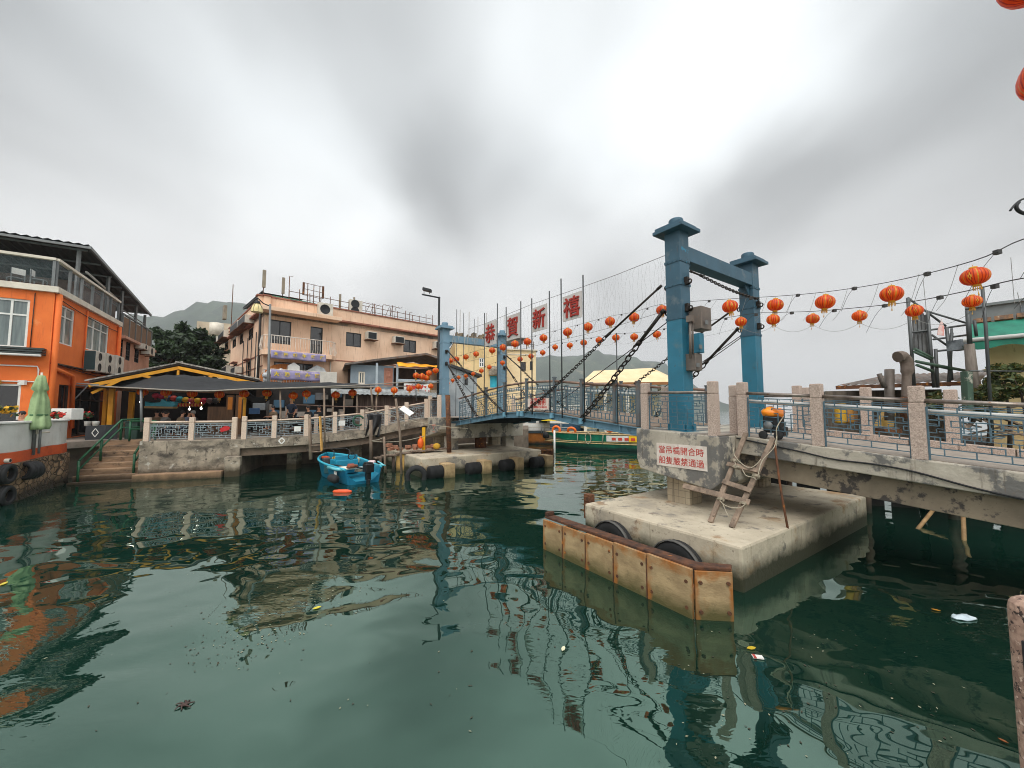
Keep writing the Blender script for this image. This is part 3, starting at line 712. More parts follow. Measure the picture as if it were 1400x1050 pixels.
# ---------------------------------------------------------------- chains and cables
def chain_links(mb,p0,p1,ln=.15,r=.014,w=.05,sag=.02):
    p0,p1=V(p0),V(p1); d=p1-p0; L_=d.length; dn=d.normalized(); n=max(2,int(L_/(ln*.72)))
    s1=dn.cross(UP).normalized(); s2=s1.cross(dn)
    for i in range(n):
        f=(i+.5)/n; c=p0+d*f-UP*sag*L_*4*f*(1-f)
        sd=s1 if i%2 else s2
        pts=[c+dn*(ln/2*math.cos(a))*1.0+sd*(w*math.sin(a)) for a in [2*math.pi*k/8 for k in range(8)]]
        mb.tube(pts,r,4,caps=False,closed=True)
def stay(p0,p1,rod,label,thick=1.0,links=True):
    t=thing('stay_chain',label,'chain',p1,group='chains holding the span')
    d=p1-p0
    q=MB(); a=p0+d*.04; b=p0+d*(.04+rod)
    q.tube([a,b],.034*thick,6); q.tube([b,b+d*.03],.05*thick,6); q.tube([a-d*.02,a],.045*thick,6); q.build('turnbuckle',M_chain,t)
    mb=MB(); chain_links(mb,b+d*.03,p1,.17*thick,.017*thick,.055*thick); mb.build('links',M_chain,t,fix=False)
za,zb=ZT-1.62,ZT-2.32
def GP(s,t): return B(s,t,zg(s)-.02)
sA=on_t(719,562,tg0)[0]; sB=on_t(797,574,tg0)[0]; sC=on_t(692,565,tg0)[0]; sD=on_t(655,569,tg0)[0]
stay(B(.32,-.05,za),GP(sA,tg0-.08),.26,'slim chain from the near gate column to the crown of the span')
stay(B(.32,-.05,zb),GP(sB,tg0-.08),.22,'thick link chain from the near gate column to the lower girder',1.5)
stay(B(.32,4.05,za),GP(sA,tg1+.08),.26,'slim chain from the far-side column of the near gate to the crown')
stay(B(.32,4.05,zb),GP(sB,tg1+.08),.3,'thick chain from the far-side column of the near gate to the lower girder',1.4)
stay(B(LS-.32,-.05,za),GP(sC,tg0-.08),.2,'slim chain from the pale gate front column to the crown')
stay(B(LS-.32,-.05,zb),GP(sD,tg0-.08),.2,'short chain from the pale gate front column to the lower girder',1.3)
stay(B(LS-.32,4.05,za),GP(sC,tg1+.08),.2,'slim chain from the pale gate back column to the crown')
stay(B(LS-.32,4.05,zb),GP(sD,tg1+.08),.2,'short chain from the pale gate back column to the lower girder',1.3)
stay(B(-.33,-.02,za+.12),B(-.3,3.95,za+.02),.1,'loose chain slung between the two columns of the near gate',.8)
def sagline(p0,p1,sag,n=10): 
    p0,p1=V(p0),V(p1); return [p0+(p1-p0)*(i/n)-UP*sag*4*(i/n)*(1-i/n) for i in range(n+1)]
for i,(a,b,l) in enumerate(((B(.25,.1,zb-.3),GP(on_t(740,563,tg0)[0],tg0+.05),'thin dark cable beside the thick chain of the near gate'),(B(.25,3.95,zb-.4),GP(on_t(805,573,tg0)[0]+1.5,tg1),'thin dark cable from the far-side near column to the deck'),(B(LS-.25,.1,zb-.3),GP(on_t(673,566,tg0)[0],tg0+.05),'thin dark cable from the pale gate front column'),(B(.25,3.8,za-1.1),GP(on_t(757,563,tg0)[0],tg1),'thin dark cable from the far-side near column to the crown'))):
    tag(MB().tube(sagline(a,b,.06),.014,5).build('stay_cable',M_chain),l,'cable','thin stay cables')
# ---------------------------------------------------------------- character panels on poles
M_panel=mat('panel_grey',L(196,190,186),L(178,172,168),2,.7)
M_red=plain('red_relief',(164,44,30),.6,var=.7)
FB=Fac(B(0,.0).xy,(-A3).xy)
chars='恭賀新禧'
rects=[(663.5,679,440,472,3.5),(693.5,711,430,464,4.5),(728,748.5,418.5,452,6),(770,796,402,437,6)]
deskw=['smallest character panel, nearest the pale gate','second character panel from the pale gate','third character panel, between two tall poles','largest character panel, nearest the dark gate']
for ch,(x0,x1,y0,y1,sk),dl in zip(chars,rects,deskw):
    k0,k1,z0,z1=FB.rect(x0,y0,x1,y1)
    t=thing('character_panel','grey panel with a red Chinese character, '+dl,'festive sign',FB.pt((k0+k1)/2,z0),group='greeting panels above the span')
    mb=MB(); FB.box(mb,k0,k1,z0,z1,.0,.03); mb.build('board',M_panel,t)
    mb=MB(); text_on(mb,FB,ch,(k0+k1)/2,(z0+z1)/2,(z1-z0)*.78,  .05,.025,.008,sx_=(k1-k0)/(z1-z0)*1.12,sz_=1.08); mb.build('character',M_red,t,fix=False)
M_pole=plain('pole_dark',(64,66,68),.5,.4)
polepx=[(662.5,428),(680,415),(692,420),(712,412),(727,408),(751,398),(767,381),(797,376)]
pn=['beside the smallest character panel, outer side','beside the smallest character panel, inner side','before the second character panel','after the second character panel','before the third character panel','after the third character panel','before the largest character panel','after the largest character panel, tallest of all']
for (x,y),l in zip(polepx,pn):
    p=PP(x,y,B(0,.0),C3); s=(p-N0).dot(A3)
    tag(MB().tube([B(s,0,zg(s)-.1),B(s,0,p.z)],.024,6).build('banner_pole',M_pole),'thin upright pole '+l,'pole','poles carrying the character panels')
p=PP(842,455,B(0,.0),C3); s=(p-N0).dot(A3)
tag(MB().tube([B(s,.02,zg(s)),B(s,.02,p.z)],.016,5).build('banner_pole',M_pole),'short thin pole on the span railing near the dark gate','pole')
# net of fairy lights
M_wire=plain('wire_dark',(58,56,54),.6)
top=[PP(x,y,B(0,.02),C3) for x,y in ((910,349),(842,376),(797,392),(727,416),(662,443),(640,450))]
low=[PP(x,y,B(0,.02),C3) for x,y in ((910,425),(842,446),(797,458),(727,474),(662,490),(640,494))]
mb=MB(); mb.tube(top,.008,4); mb.tube(low,.006,4)
tp=smooth_pts(top,14); lp=smooth_pts(low,14)
R2=random.Random(5)
for i,(a,b) in enumerate(zip(tp,lp)):
    for e in range(2):
        if e: continue
        a2=a if not e else (a+tp[i+1])/2; b2=b if not e else (b+lp[i+1])/2
        n=9; pts=[a2+(b2-a2)*(j/n)+A3*R2.uniform(-.05,.05)+C3*R2.uniform(-.03,.03) for j in range(n+1)]
        mb.tube(pts,.0020,3,caps=False)
t=mb.build('fairy_light_net',plain('net_wire',(104,100,96),.6)); tag(t,'thin net of fairy-light wires hung from the dark gate past the character panels','string lights')
mb=MB()
for i in range(26):
    t_=R2.uniform(.3,3.7); z=R2.uniform(ZT-1.35,ZT-.72)
    mb.tube([B(LS-.26,t_,ZT-.7),B(LS-.26,t_+R2.uniform(-.1,.1),z-.2)],.008,3)
for k in range(16):
    for t0_ in (-.24,): 
        z=ZT-.5-k*.22; mb.tube([B(LS-.25,3.76,z),B(LS-.26,4.24,z-.12),B(LS+.2,4.25,z-.2)],.009,3)
tag(mb.build('fairy_light_curtain',plain('wire_pale',(170,168,160),.6)),'tangle of pale fairy-light wires wrapped round the pale gate','string lights')
# ---------------------------------------------------------------- lanterns
def lantern_mat(name,c1,c2):
    return mat(name,L(*c1),L(*c2),9,.38,.1,30,transl=.45)
M_lan=lantern_mat('lantern_red',(250,112,24),(232,84,14)); M_lan2=lantern_mat('lantern_orange',(252,124,32),(238,96,18))
M_lanrib=lantern_mat('lantern_rib',(206,64,14),(176,46,10))
M_gold=mat('lantern_gold',L(232,176,44),L(196,140,30),12,.4,transl=.2)
def make_lantern(r,label,cat,group,red=None,full=True):
    t=thing('paper_lantern',label,cat,(0,0,0),0,group)
    hgt=r*.84
    mb=MB(); n=72; k=9
    prof=[(r*max(.26,math.sin(math.pi*(.08+.84*i/k))**.8),hgt*math.cos(math.pi*(.08+.84*i/k))) for i in range(k+1)]
    b0=len(mb.f)
    mb.lathe(prof,n,(0,0,0),None,True,lambda a,i:1+.05*abs(math.sin(3*a))**.6-.02)
    for fi in range(len(mb.f)):
        kk=fi%n; row=fi//n
        if kk%12==0 and n>36: mb.mi[fi]=1
        elif kk%24 in(5,6,7) and row in(3,4,5): mb.mi[fi]=1 if (row+kk)%2 else 2
        elif kk%3==0: mb.mi[fi]=2
    mb.build('shade',[red or M_lan,M_gold,M_lanrib],t)
    mb=MB(); mb.lathe([(r*.27,hgt*.92),(r*.30,hgt*.96),(r*.30,hgt*1.14),(r*.24,hgt*1.16)],14); mb.tube([(0,0,hgt*1.1),(0,0,hgt*1.42)],r*.02,4); mb.build('top_ring',M_gold if full else M_dark,t)
    mb=MB(); mb.lathe([(r*.24,-hgt*.94),(r*.30,-hgt*.96),(r*.30,-hgt*1.16),(r*.24,-hgt*1.16)],14)
    for i in range(14):
        a=2*math.pi*i/14; c=V((math.cos(a)*r*.27,math.sin(a)*r*.27,0)); mb.tube([c+V((0,0,-hgt*1.14)),c*1.12+V((0,0,-hgt*1.62))],r*.03,3)
    mb.tube([(0,0,-hgt*1.1),(0,0,-hgt*2.15)],r*.022,4); mb.tube([(0,0,-hgt*2.0),(0,0,-hgt*2.3)],r*.05,5)
    mb.build('tassel',M_gold,t)
    return t
big=make_lantern(.19,'','lantern','upper row of red lanterns',M_lan)
sml=make_lantern(.145,'','lantern','lower row of red lanterns',M_lan2)
used={}
def put_lantern(proto,p,label,group,sc_=1.0,rz=None):
    if proto.name not in used: used[proto.name]=1; o=proto
    else: o=copy_tree(proto)
    o.location=p; o.rotation_euler=(rnd.uniform(-.11,.11),rnd.uniform(-.11,.11),rnd.uniform(0,6.28) if rz is None else rz); o.scale=(sc_,)*3
    o['label']=label; o['group']=group; return o
upper=[(1333,378,45),(1219,402,35),(1128,413,28.5),(1060,417,24.5),(998,419,21.5),(905,424,0),(867,434,0),(834,439.5,0),(804,447,0),(776,454,0),(743,462,0),(721,467,0),(704,470,0),(688,475,0),(673,479,0),(651,484,0),(637,488,0),(624,491,0),(616,493,0)]
lower=[(1329,412,31),(1250,425,26),(1175,432,23),(1111,436,20.5),(1057,437,19),(1013,440,17.5),(898,457,0),(867,460.5,0),(842,461.5,0),(819,465,0),(798,468.5,0),(779,472,0),(759,474.5,0),(742,482,0),(726,487,0),(711,491,0),(687,496,0),(669,502,0),(658,507,0),(647,511,0),(637,514,0),(627,516,0),(619,520,0),(612,524,0)]
def lanpos(x,y,w,t,r):
    if w: return PD(x,y,2*r*F/w)
    return PP(x,y,B(0,t),C3)
UPp=[];LOp=[]
for i,(x,y,w) in enumerate(upper):
    p=lanpos(x,y,w,1.5,.19); UPp.append(p); cs_=1/math.sqrt(1+((x-700)/F)**2) if w else .95; put_lantern(big,p,'big red lantern in the upper row, %s counting from the ramp end'%ORD[i],'upper row of red lanterns',cs_*rnd.uniform(.95,1.04))
for i,(x,y,w) in enumerate(lower):
    p=lanpos(x,y,w,2.2,.145); LOp.append(p); cs_=1/math.sqrt(1+((x-700)/F)**2) if w else .95; put_lantern(sml,p,'small orange-red lantern in the lower row, %s counting from the ramp end'%ORD[i],'lower row of red lanterns',cs_*rnd.uniform(.95,1.04))
def string(pts,off,label,r=.007,bulbs=True):
    q=[p+UP*off for p in pts]; mb=MB(); mb.tube(smooth_pts(q,5),r,4)
    if bulbs:
        for a,b in zip(q,q[1:]):
            n=max(1,int((a-b).length/1.1))
            for i in range(n):
                c=a+(b-a)*((i+.5)/n); mb.box(c-UP*.02,(.05,.05,.05))
                e=c+(b-a).normalized()*.3-UP*R2.uniform(.25,.5); mb.tube(smooth_pts([c,(c+e)/2+UP*.05,e],3),.003,3,caps=False)
    o=mb.build('light_string',M_wire); return tag(o,label,'string lights')
string([PD(1500,330,3.6),PD(1400,350.5,4.1)]+UPp,.19,'dark wire with bulbs carrying the upper row of lanterns')
string([PD(1500,392,3.7),PD(1400,399,4.1)]+LOp,.15,'dark wire with bulbs carrying the lower row of lanterns')
# scallops of fairy lights hanging between the wires
mb=MB()
allp=UPp[:5]
for a,b in zip(UPp,UPp[1:]):
    for f in (.15,.6):
        c=a+(b-a)*f+UP*.2; e=a+(b-a)*(f+.28)-UP*.35
        mb.tube(smooth_pts([c,(c+e)/2-UP*.1,e],4),.003,3,caps=False)
for a,b in zip(LOp,LOp[1:]): mb.tube(sagline(a-UP*.12,b-UP*.12,.14,8),.003,3,caps=False)
for x,y0,y1 in ((1382,352,415),(1262,381,430),(1391,400,420)): mb.tube([PD(x,y0,4.3),PD(x+5,y1,4.35)],.003,3)
tag(mb.build('fairy_light_loops',plain('wire_white',(150,148,144),.6)),'thin loops of fairy lights drooping below the lantern rows','string lights')
l1=copy_tree(big); l1.location=PD(1441,98,2.55); l1.scale=(.85,.85,1.1); l1.rotation_euler=(.2,.25,.4); tag(l1,'large red lantern cut by the frame edge high at the corner','lantern','lanterns over the photographer')
l2=copy_tree(big); l2.location=PD(1412,-32,2.5); l2.scale=(.85,.85,1.0); tag(l2,'large red lantern at the corner with only its underside in frame','lantern','lanterns over the photographer')
# scroll bracket of a street lamp
t=thing('street_lamp','dark scrolled iron bracket of a street lamp at the frame edge','street lamp',V((4.15,2.25,1.25)))
MB().tube([V((4.15,2.25,1.25)),V((4.15,2.25,4.6))],.045,10).build('post',M_dark,t)
mb=MB(); c=PD(1405,284,2.4)
def arc(c,r0,r1,a0,a1,n=16): return [c+V((math.cos(a0+(a1-a0)*i/n)*(r0+(r1-r0)*i/n),0,math.sin(a0+(a1-a0)*i/n)*(r0+(r1-r0)*i/n)*.55)) for i in range(n+1)]
mb.tube(arc(c+V((.02,0,-.0)),.10,.07,2.4,5.6)+[c+V((.3,-.02,.0)),V((4.15,2.25,4.25))],.010,6); mb.tube(smooth_pts([c+V((-.115,0,-.02)),c+V((-.07,0,.03)),c+V((0,0,.065)),c+V((.2,0,.09)),V((4.15,2.25,4.4))],4),.006,6)
mb.build('scroll_bracket',M_dark,t)
tag(MB().tube([l1.location+UP*.22,V((4.15,2.25,4.55))],.006,4).build('hanging_wire',M_wire),'wire holding the corner lanterns to the street lamp','wire')
MBx=MB(); MBx.tube([l2.location+UP*.2,V((4.15,2.25,4.58))],.006,4); tag(MBx.build('hanging_wire',M_wire),'second wire from the street lamp to the top corner lantern','wire')
# ---------------------------------------------------------------- ladder, plank, stick, bundle
lad=thing('timber_ladder','rough grey timber ladder roped together leaning on the ramp edge','ladder',PZ(985,716,.76))
a0,a1=PZ(971,714,.77),PP(1020,592,B(0,.02),C3); b0,b1=PZ(1000,721,.77),PP(1057,599,B(0,.02),C3)
for a,b in ((a0,a1),(b0,b1)): MB().beam(a,b,.10,.05,up=(b0-a0).cross(a1-a0)).build('stile',M_wood,lad,bevel=.006)
ln_=(b0-a0).cross(a1-a0).normalized()
if ln_.y>0: ln_=-ln_
def lp_(px,py,off=.05): return PP(px,py,a0+ln_*off,ln_)
for (x0,y0,x1,y1) in ((994,634,1039,644),(988,658,1027,671)):
    MB().beam(lp_(x0,y0),lp_(x1,y1),.10,.035,up=ln_).build('rung',M_wood,lad,bevel=.005)
MB().beam(lp_(934,664,.06),lp_(1025,687,.06),.12,.035,up=ln_).build('long_plank',M_wood,lad,bevel=.005)
M_rope=mat('pale_rope',L(176,166,146),L(140,130,112),20,.9)
mb=MB()
for pts in ([(1003,612),(1004,622),(1012,632),(1024,640),(1034,635),(1040,628)],[(1015,642),(1020,650),(1030,653),(1034,656)],[(984,684),(990,690),(1000,694),(1012,694),(1018,690)],[(988,688),(992,698),(996,706)],[(1000,628),(1006,634),(1002,638),(1008,640)],[(1036,652),(1042,630),(1058,612),(1062,596)]):
    mb.tube(smooth_pts([lp_(x,y,.09) for x,y in pts],4),.010,5)
for (x,y) in ((985,684),(1016,690),(1003,631),(1033,652),(1008,640)):
    c=lp_(x,y,.05)
    for j in range(3): mb.tube([c+ln_*.06*math.cos(q)+(a1-a0).normalized()*(j*.018)+(b0-a0).normalized()*.07*math.sin(q) for q in [k*.785 for k in range(9)]],.009,4,caps=False)
mb.build('rope_lashing',M_rope,lad)
tag(MB().tube(smooth_pts([PP(1059,606,B(0,.0),C3),PD(1066,660,7.9),PD(1075,712,7.8),PZ(1087,775,-.1)],4),[.022]*12+[.018],7).build('rusty_pole',M_rust),'thin rusty pole standing in the water beside the pier','pole')
cv=thing('covered_trolley','black trolley under a bright orange plastic cover on the ramp','trolley',B(-1.9,1.0,zramp(-1.9)+.012))
c=PD(1057,565,8.6)
mb=MB(); mb.ball(c,.5,18,10,(.52,.36,.25))
for i,v in enumerate(mb.v):
    f=(v.x-c.x)
    v.z+= -.10*f + .02*math.sin(23*v.x+9*v.y)+.015*math.sin(31*v.y)
    if v.z<c.z: v.x=c.x+(f)*.9
mb.build('cover',mat('orange_plastic',L(246,150,16),L(236,120,10),4,.35,.3,9),cv)
zc=zramp(-1.9)
MW=Matrix((A3,UP,C3)).transposed()
mb=MB(); mb.box(V((c.x+.0,c.y,(zc+.14+c.z-.06)/2)),(.34,.26,c.z-.06-zc-.14),BM); mb.box(V((c.x,c.y,zc+.18))-A3*.16,(.16,.26,.20),BM); mb.build('body',plain('trolley_black',(22,22,24),.5),cv,bevel=.03)
for x in (-.15,.15):
    mb=MB(); mb.lathe([(.001,-.025),(.075,-.025),(.09,-.015),(.09,.015),(.075,.025),(.001,.025)],18,V((c.x,c.y,zc+.09))+A3*x-C3*.17,MW); mb.build('wheel',M_black,cv)
mb=MB(); mb.lathe([(.001,-.012),(.095,-.012),(.095,.012),(.001,.012)],20,V((c.x,c.y,zc+.30))+A3*.05-C3*.16,MW); mb.build('disc_cover',M_grey,cv)
tag(MB().tube(smooth_pts([c+V((.08,-.2,-.08)),PD(1062,585,8.2),PP(1062,600,B(0,-.0),C3),PP(1060,622,B(0,-.02),C3)],5),.012,5).build('rope',M_rope),'pale rope hanging from the orange cover over the ramp edge','rope')
# ---------------------------------------------------------------- stilt houses past the ramp
def pd_tube(mb,pts,d,r,n=6): mb.tube([PD(x,y,d if not isinstance(d,(list,tuple)) else d[i]) for i,(x,y) in enumerate(pts)],r,n)
# platform
pl=thing('stilt_platform','dark timber platform on stilts under the houses past the ramp','platform',V((13,13,0)))
mb=MB(); mb.prism([V((8.6,12.4,1.75)),V((24,6.5,1.75)),V((30,16,1.75)),V((13,19,1.75))],UP*.18); mb.build('floor',M_woodd,pl)
mb=MB()
R3=random.Random(8)
for i in range(9):
    for j in range(3):
        f=i/8; p=V((8.9+14.6*f,12.5-5.5*f,0))+V((1.2,2.0,0))*j
        q=MB().tube([p-UP*1.5,p+UP*1.75],.09+R3.uniform(-.02,.03),7)
        q.build('stilt',M_woodd,pl)
mb=MB()
for i in range(20):
    f=i/19; p=V((8.7+15*f,12.9-5.6*f,0)); mb.obox(p+V((.3,.8,-.6)),V((.62,-.23,0)),V((.03,.05,0)),UP*R3.uniform(1.9,2.3))
mb.build('skirt_boards',plain('dark_boards',(34,32,30),.95,var=.6),pl)
for i,pts in enumerate((([(1272,702),(1256,722)]),([(1317,712),(1318,738)]))):
    a=PZ(pts[1][0],pts[1][1],0); b=PD(pts[0][0],pts[0][1],a.y+.4); dirv=(b-a)
    tag(MB().tube([a-dirv*.4,b+dirv*1.2],.045,7).build('bamboo_pole',mat('bamboo',L(170,136,92),L(132,102,66),4,.7)),['slanting bamboo pole stuck in the water under the ramp','upright bamboo pole in the water under the ramp'][i],'pole')
# rusty lean-to shed
sh=thing('lean_to_shed','low shed with a rusty corrugated lean-to roof behind the ramp railing','shed',V((8.8,13.6,1.93)))
def corr(mb,a,b,c,d,n,amp):     # corrugated sheet a-b top edge, d-c bottom edge
    a,b,c,d=map(V,(a,b,c,d)); nrm=(b-a).cross(d-a).normalized(); vs=[]
    for i in range(n+1):
        f=i/n; o=nrm*(amp if i%2 else -amp); vs+= [a+(b-a)*f+o,d+(c-d)*f+o]
    mb.add(vs,[(2*i,2*i+2,2*i+3,2*i+1) for i in range(n)])
M_corr=mat('corrugated_rusty',L(120,112,106),L(92,80,72),2,.7,.2,12,metal=.3,layers=[(L(124,80,52),3,.56,.66)])
mb=MB(); corr(mb,PD(1143,527,13.2),PD(1340,520,11.6),PD(1352,508,16.5),PD(1215,512,17.5),30,.025); mb.build('roof',M_corr,sh,fix=False)
mb=MB(); mb.beam(PD(1143,530,13.2),PD(1340,523.5,11.6),.08,.12); mb.build('fascia',M_rust,sh)
mb=MB(); p,q=PD(1160,531,13.6),PD(1335,527,12.2); mb.obox(V((p.x,p.y+1,1.93)),V((q.x-p.x,q.y-p.y,0)),V((.3,.5,0)),UP*(p.z-1.98)); mb.build('wall',mat('shed_wall',L(124,112,98),L(78,70,62),2,.9,.3,stretch=(4,4,.5)),sh)
mb=MB()
for x,y0,y1,dd in ((1142,538,566,0),(1290,545,580,0)): pass
bx=thing('barrel_stack','yellow and brown plastic barrels stacked on the platform','barrels',PD(1150,575,12.6))
for (x,y,w,h,col) in ((1149,565,13,26,(206,158,40)),(1160,566,12,24,(170,120,50)),(1167,567,9,20,(120,88,60))):
    p=PD(x,y,12.4); s_=12.4/F
    mb=MB(); r=w*s_*.5; hh=h*s_; mb.lathe([(.001,-hh/2),(r*.94,-hh/2),(r,-hh*.42),(r*.95,-hh*.15),(r,0),(r*.95,hh*.15),(r,hh*.42),(r*.9,hh/2),(.001,hh/2)],14,p); mb.build('barrel',plain('barrel_%d'%col[0],col,.5),bx)
t=thing('sloping_chute','mustard sheet-metal chute behind the second ramp panel','chute',PD(1210,575,11.5))
mb=MB(); mb.prism([PD(1199,584,11.4),PD(1222,583,11.4),PD(1226,556,11.6),PD(1216,556,11.6)],V((.1,.25,0))); mb.build('sheet',plain('mustard',(178,140,66),.6),t)
mb=MB(); mb.box(PD(1210,588,11.5),(.5,.5,.16)); mb.build('base_frame',M_rust,t)
# flues
t=thing('flue_pipe','plain square metal flue standing by the bent pipe','chimney',PD(1218,560,11.2)); mb=MB(); pd_tube(mb,[(1216,575),(1216,505)],11.2,.11,8); pd_tube(mb,[(1209,530),(1202,511)],11.2,.06,7); mb.build('flue',mat('flue_metal',L(108,100,94),L(84,74,66),3,.6,metal=.3),t)
t=thing('flue_pipe','fat bent flue with a hooked top behind the ramp','chimney',PD(1238,560,11)); mb=MB()
mb.tube(smooth_pts([PD(1239,545,11),PD(1239.5,520,11),PD(1240.5,502,11),PD(1238,492,11),PD(1232,487.5,11),PD(1227,488,11)],5),[.11]*8+[.15]*10+[.16]*8,10); mb.build('bent_flue',mat('flue_lagging',L(112,98,88),L(92,78,68),5,.8,.4,20),t)
mb=MB(); pd_tube(mb,[(1239,572),(1239,543)],11,.13,9); mb.build('collar',M_rust,t)
# steel lookout frame
t=thing('steel_frame','open grey and green steel frame with slatted side above the shed','scaffold',PD(1270,545,12)); G=plain('frame_grey',(92,94,94),.5,.4)
M_greenp=mat('green_paint_old',L(70,94,78),L(52,74,60),3,.7,layers=[(L(160,156,142),4,.56,.62),(L(90,76,60),6,.6,.68)])
for lns,d,r,mm,nm in (
 ([[(1241,407),(1250,530)],[(1268,425),(1277,530)],[(1279,477),(1282,530)],[(1301,455),(1297,528)],[(1294,447),(1301,520)]],12,.045,G,'uprights'),
 ([[(1241,407),(1293,446)],[(1262,424),(1325,443)],[(1243,455),(1345,441)],[(1276,464),(1345,455)],[(1301,449),(1301,470)],[(1274,458),(1300,476)],[(1280,480),(1330,475)]],12.05,.032,G,'braces'),
 ([[(1250,477),(1275,490)],[(1250,481),(1272,491)],[(1252,494),(1320,507)],[(1253,499),(1276,508)],[(1252,494),(1302,505)]],11.9,.045,M_greenp,'green_braces')):
    mb=MB()
    for q in lns: pd_tube(mb,q,d,r,5)
    mb.build(nm,mm,t)
mb=MB()
for i in range(4):
    x=1248.5+i*5.6; mb.prism([PD(x,418+i*4,12.1),PD(x+3.6,421+i*4,12.1),PD(x+6.4,480+i*3,12.1),PD(x+2.8,478+i*3,12.1)],V((.02,.08,0)))
mb.build('slats',mat('slat_grey',L(120,120,120),L(84,84,84),3,.5,metal=.3),t)
t=thing('green_post','flaking green timber post with a pale trunk beside it','post',PD(1322,560,10.6)); mb=MB(); mb.beam(PD(1321,508,10.4),PD(1324,566,10.4),.16,.16,up=(0,1,0)); mb.build('post',M_greenp,t,bevel=.01)
mb=MB(); mb.tube([PD(1325,470,10.7),PD(1330,520,10.7),PD(1333,575,10.7)],[.10,.12,.13],8); mb.build('trunk',mat('grey_trunk',L(120,110,100),L(84,76,68),3,.9,.6,12,stretch=(3,3,.5)),t)
t=thing('thin_post','tall grey scaffold pole in front of the yellow house','post',PD(1350,560,9.6)); mb=MB(); mb.tube([PD(1343,392,9.6),PD(1348,450,9.6),PD(1357,600,9.6)],.035,7); mb.tube([PD(1323,424,9.9),PD(1326,470,9.9)],.05,7); mb.tube([PD(1332,438,9.9),PD(1335,460,9.9)],.035,6); mb.tube([PD(1325,507,9.7),PD(1420,508,9.7)],.018,5); mb.build('poles',plain('pole_grey',(86,88,88),.5,.5),t)
t=thing('wind_sock','small faded pink and white flag on the steel frame','flag',PD(1290,440,12)); mb=MB(); mb.prism([PD(1283,450,12),PD(1288,436,12),PD(1291,448,12),PD(1291,459,12),PD(1282,458,12)],V((0,.02,0))); mb.build('cloth',mat('flag_cloth',L(226,150,140),L(216,214,210),6,.8),t)
# yellow house with green awning
FY=Fac(PD(1352,520,11.6).xy,V((.62,-.78)))
yh=thing('yellow_house','yellow rendered house with a grey upper box at the edge of the frame','house',FY.pt(1,1.93))
zA=PD(1352,478,11.6).z; zB=PD(1352,441,11.6).z; zC=PD(1352,418,11.6).z
mb=MB(); FY.box(mb,0,9,1.93,zB,-4,0); mb.build('wall',mat('yellow_render',L(244,218,164),L(230,198,142),1.2,.85,.1,layers=[(L(160,120,80),2,.62,.75,(2,2,.5))]),yh)
mb=MB(); FY.box(mb,-.28,9,zB+.01,zC,-3.5,-.2); FY.box(mb,-.36,9,zC,zC+.08,-3.6,-.1); mb.build('upper_box',mat('grey_cladding',L(120,126,126),L(92,98,98),1.5,.6),yh)
mb=MB(); 
for i in range(24):
    FY.box(mb,-.2+i*.4,-.2+i*.4+.34,zB-.02,zB+.10,-.1,.35+.05*(i%3))
mb.build('tile_edge',mat('broken_tile',L(170,120,84),L(110,90,78),9,.9,layers=[(L(206,190,170),8,.58,.66)]),yh)
mb=MB(); FY.box(mb,.7,2.6,zB+.14,zC-.12,-.2,-.18); mb.build('window',glassm('house_glass',L(90,100,106)),yh)
aw=thing('green_awning','faded green shop awning with a white roller under the eaves','awning',FY.pt(1,zA))
def sheet(mb,fn,nu,nv):
    vs=[fn(i/nu,j/nv) for j in range(nv+1) for i in range(nu+1)]
    mb.add(vs,[(j*(nu+1)+i,j*(nu+1)+i+1,(j+1)*(nu+1)+i+1,(j+1)*(nu+1)+i) for j in range(nv) for i in range(nu)],True)
M_green=mat('awning_green',L(30,124,100),L(22,98,80),3,.7)
z1_=PD(1350,444,11.2).z; z2_=PD(1350,456,10.4).z-.25
mb=MB(); sheet(mb,lambda u,v:FY.pt(-.3+9*u,z1_+.1+(z2_-z1_)*v-.0,.35+1.0*v),30,4); sheet(mb,lambda u,v:FY.pt(-.3+9*u,z2_+.1-v*(.18+.05*math.sin(u*60)),1.35+.02*math.sin(u*40)),60,3); mb.build('canvas',M_green,aw,fix=False)
MB().tube([FY.pt(-.4,z2_+.17,1.36),FY.pt(9,z2_+.17,1.36)],.06,10).build('roller',M_white,aw)
mb=MB(); mb.box(PD(1330,470,11.4),(.9,.5,.16)); mb.box(PD(1312,472,11.5),(.35,.4,.30)); 
tag(mb.build('gutter_box',mat('gutter_grey',L(150,156,160),L(70,76,80),3,.6)),'grey gutter box on brackets beside the green awning','gutter')
# ---------------------------------------------------------------- far bank: quay, wall, steps
QA=PZ(187,657,0); QB=PZ(326,650,0); dQ=(QB-QA).normalized(); FQ=Fac(QA.xy,dQ.xy)
ZQ=1.66
bk=-FQ.n
p5=V((-5.6,25.3,0)); p6=V((1.2,28.2,0)); p7=V((2.6,62,0))
lf=PZ(84,662,0)
poly=[QA+bk*.02,QB+bk*.02,QB+bk*3.2+dQ*.3,p5,p6,p7,V((-70,90,0)),V((-70,14,0)),lf+V((-2.0,.9,0)),lf+V((-.2,2.4,0)),QA+bk*2.4]
mb=MB(); mb.prism([p+UP*-2 for p in poly],UP*(ZQ+2)); tag(mb.build('pavement',mat('quay_paving',L(120,106,92),L(88,76,66),2,.9,.3,15)),kind='structure')
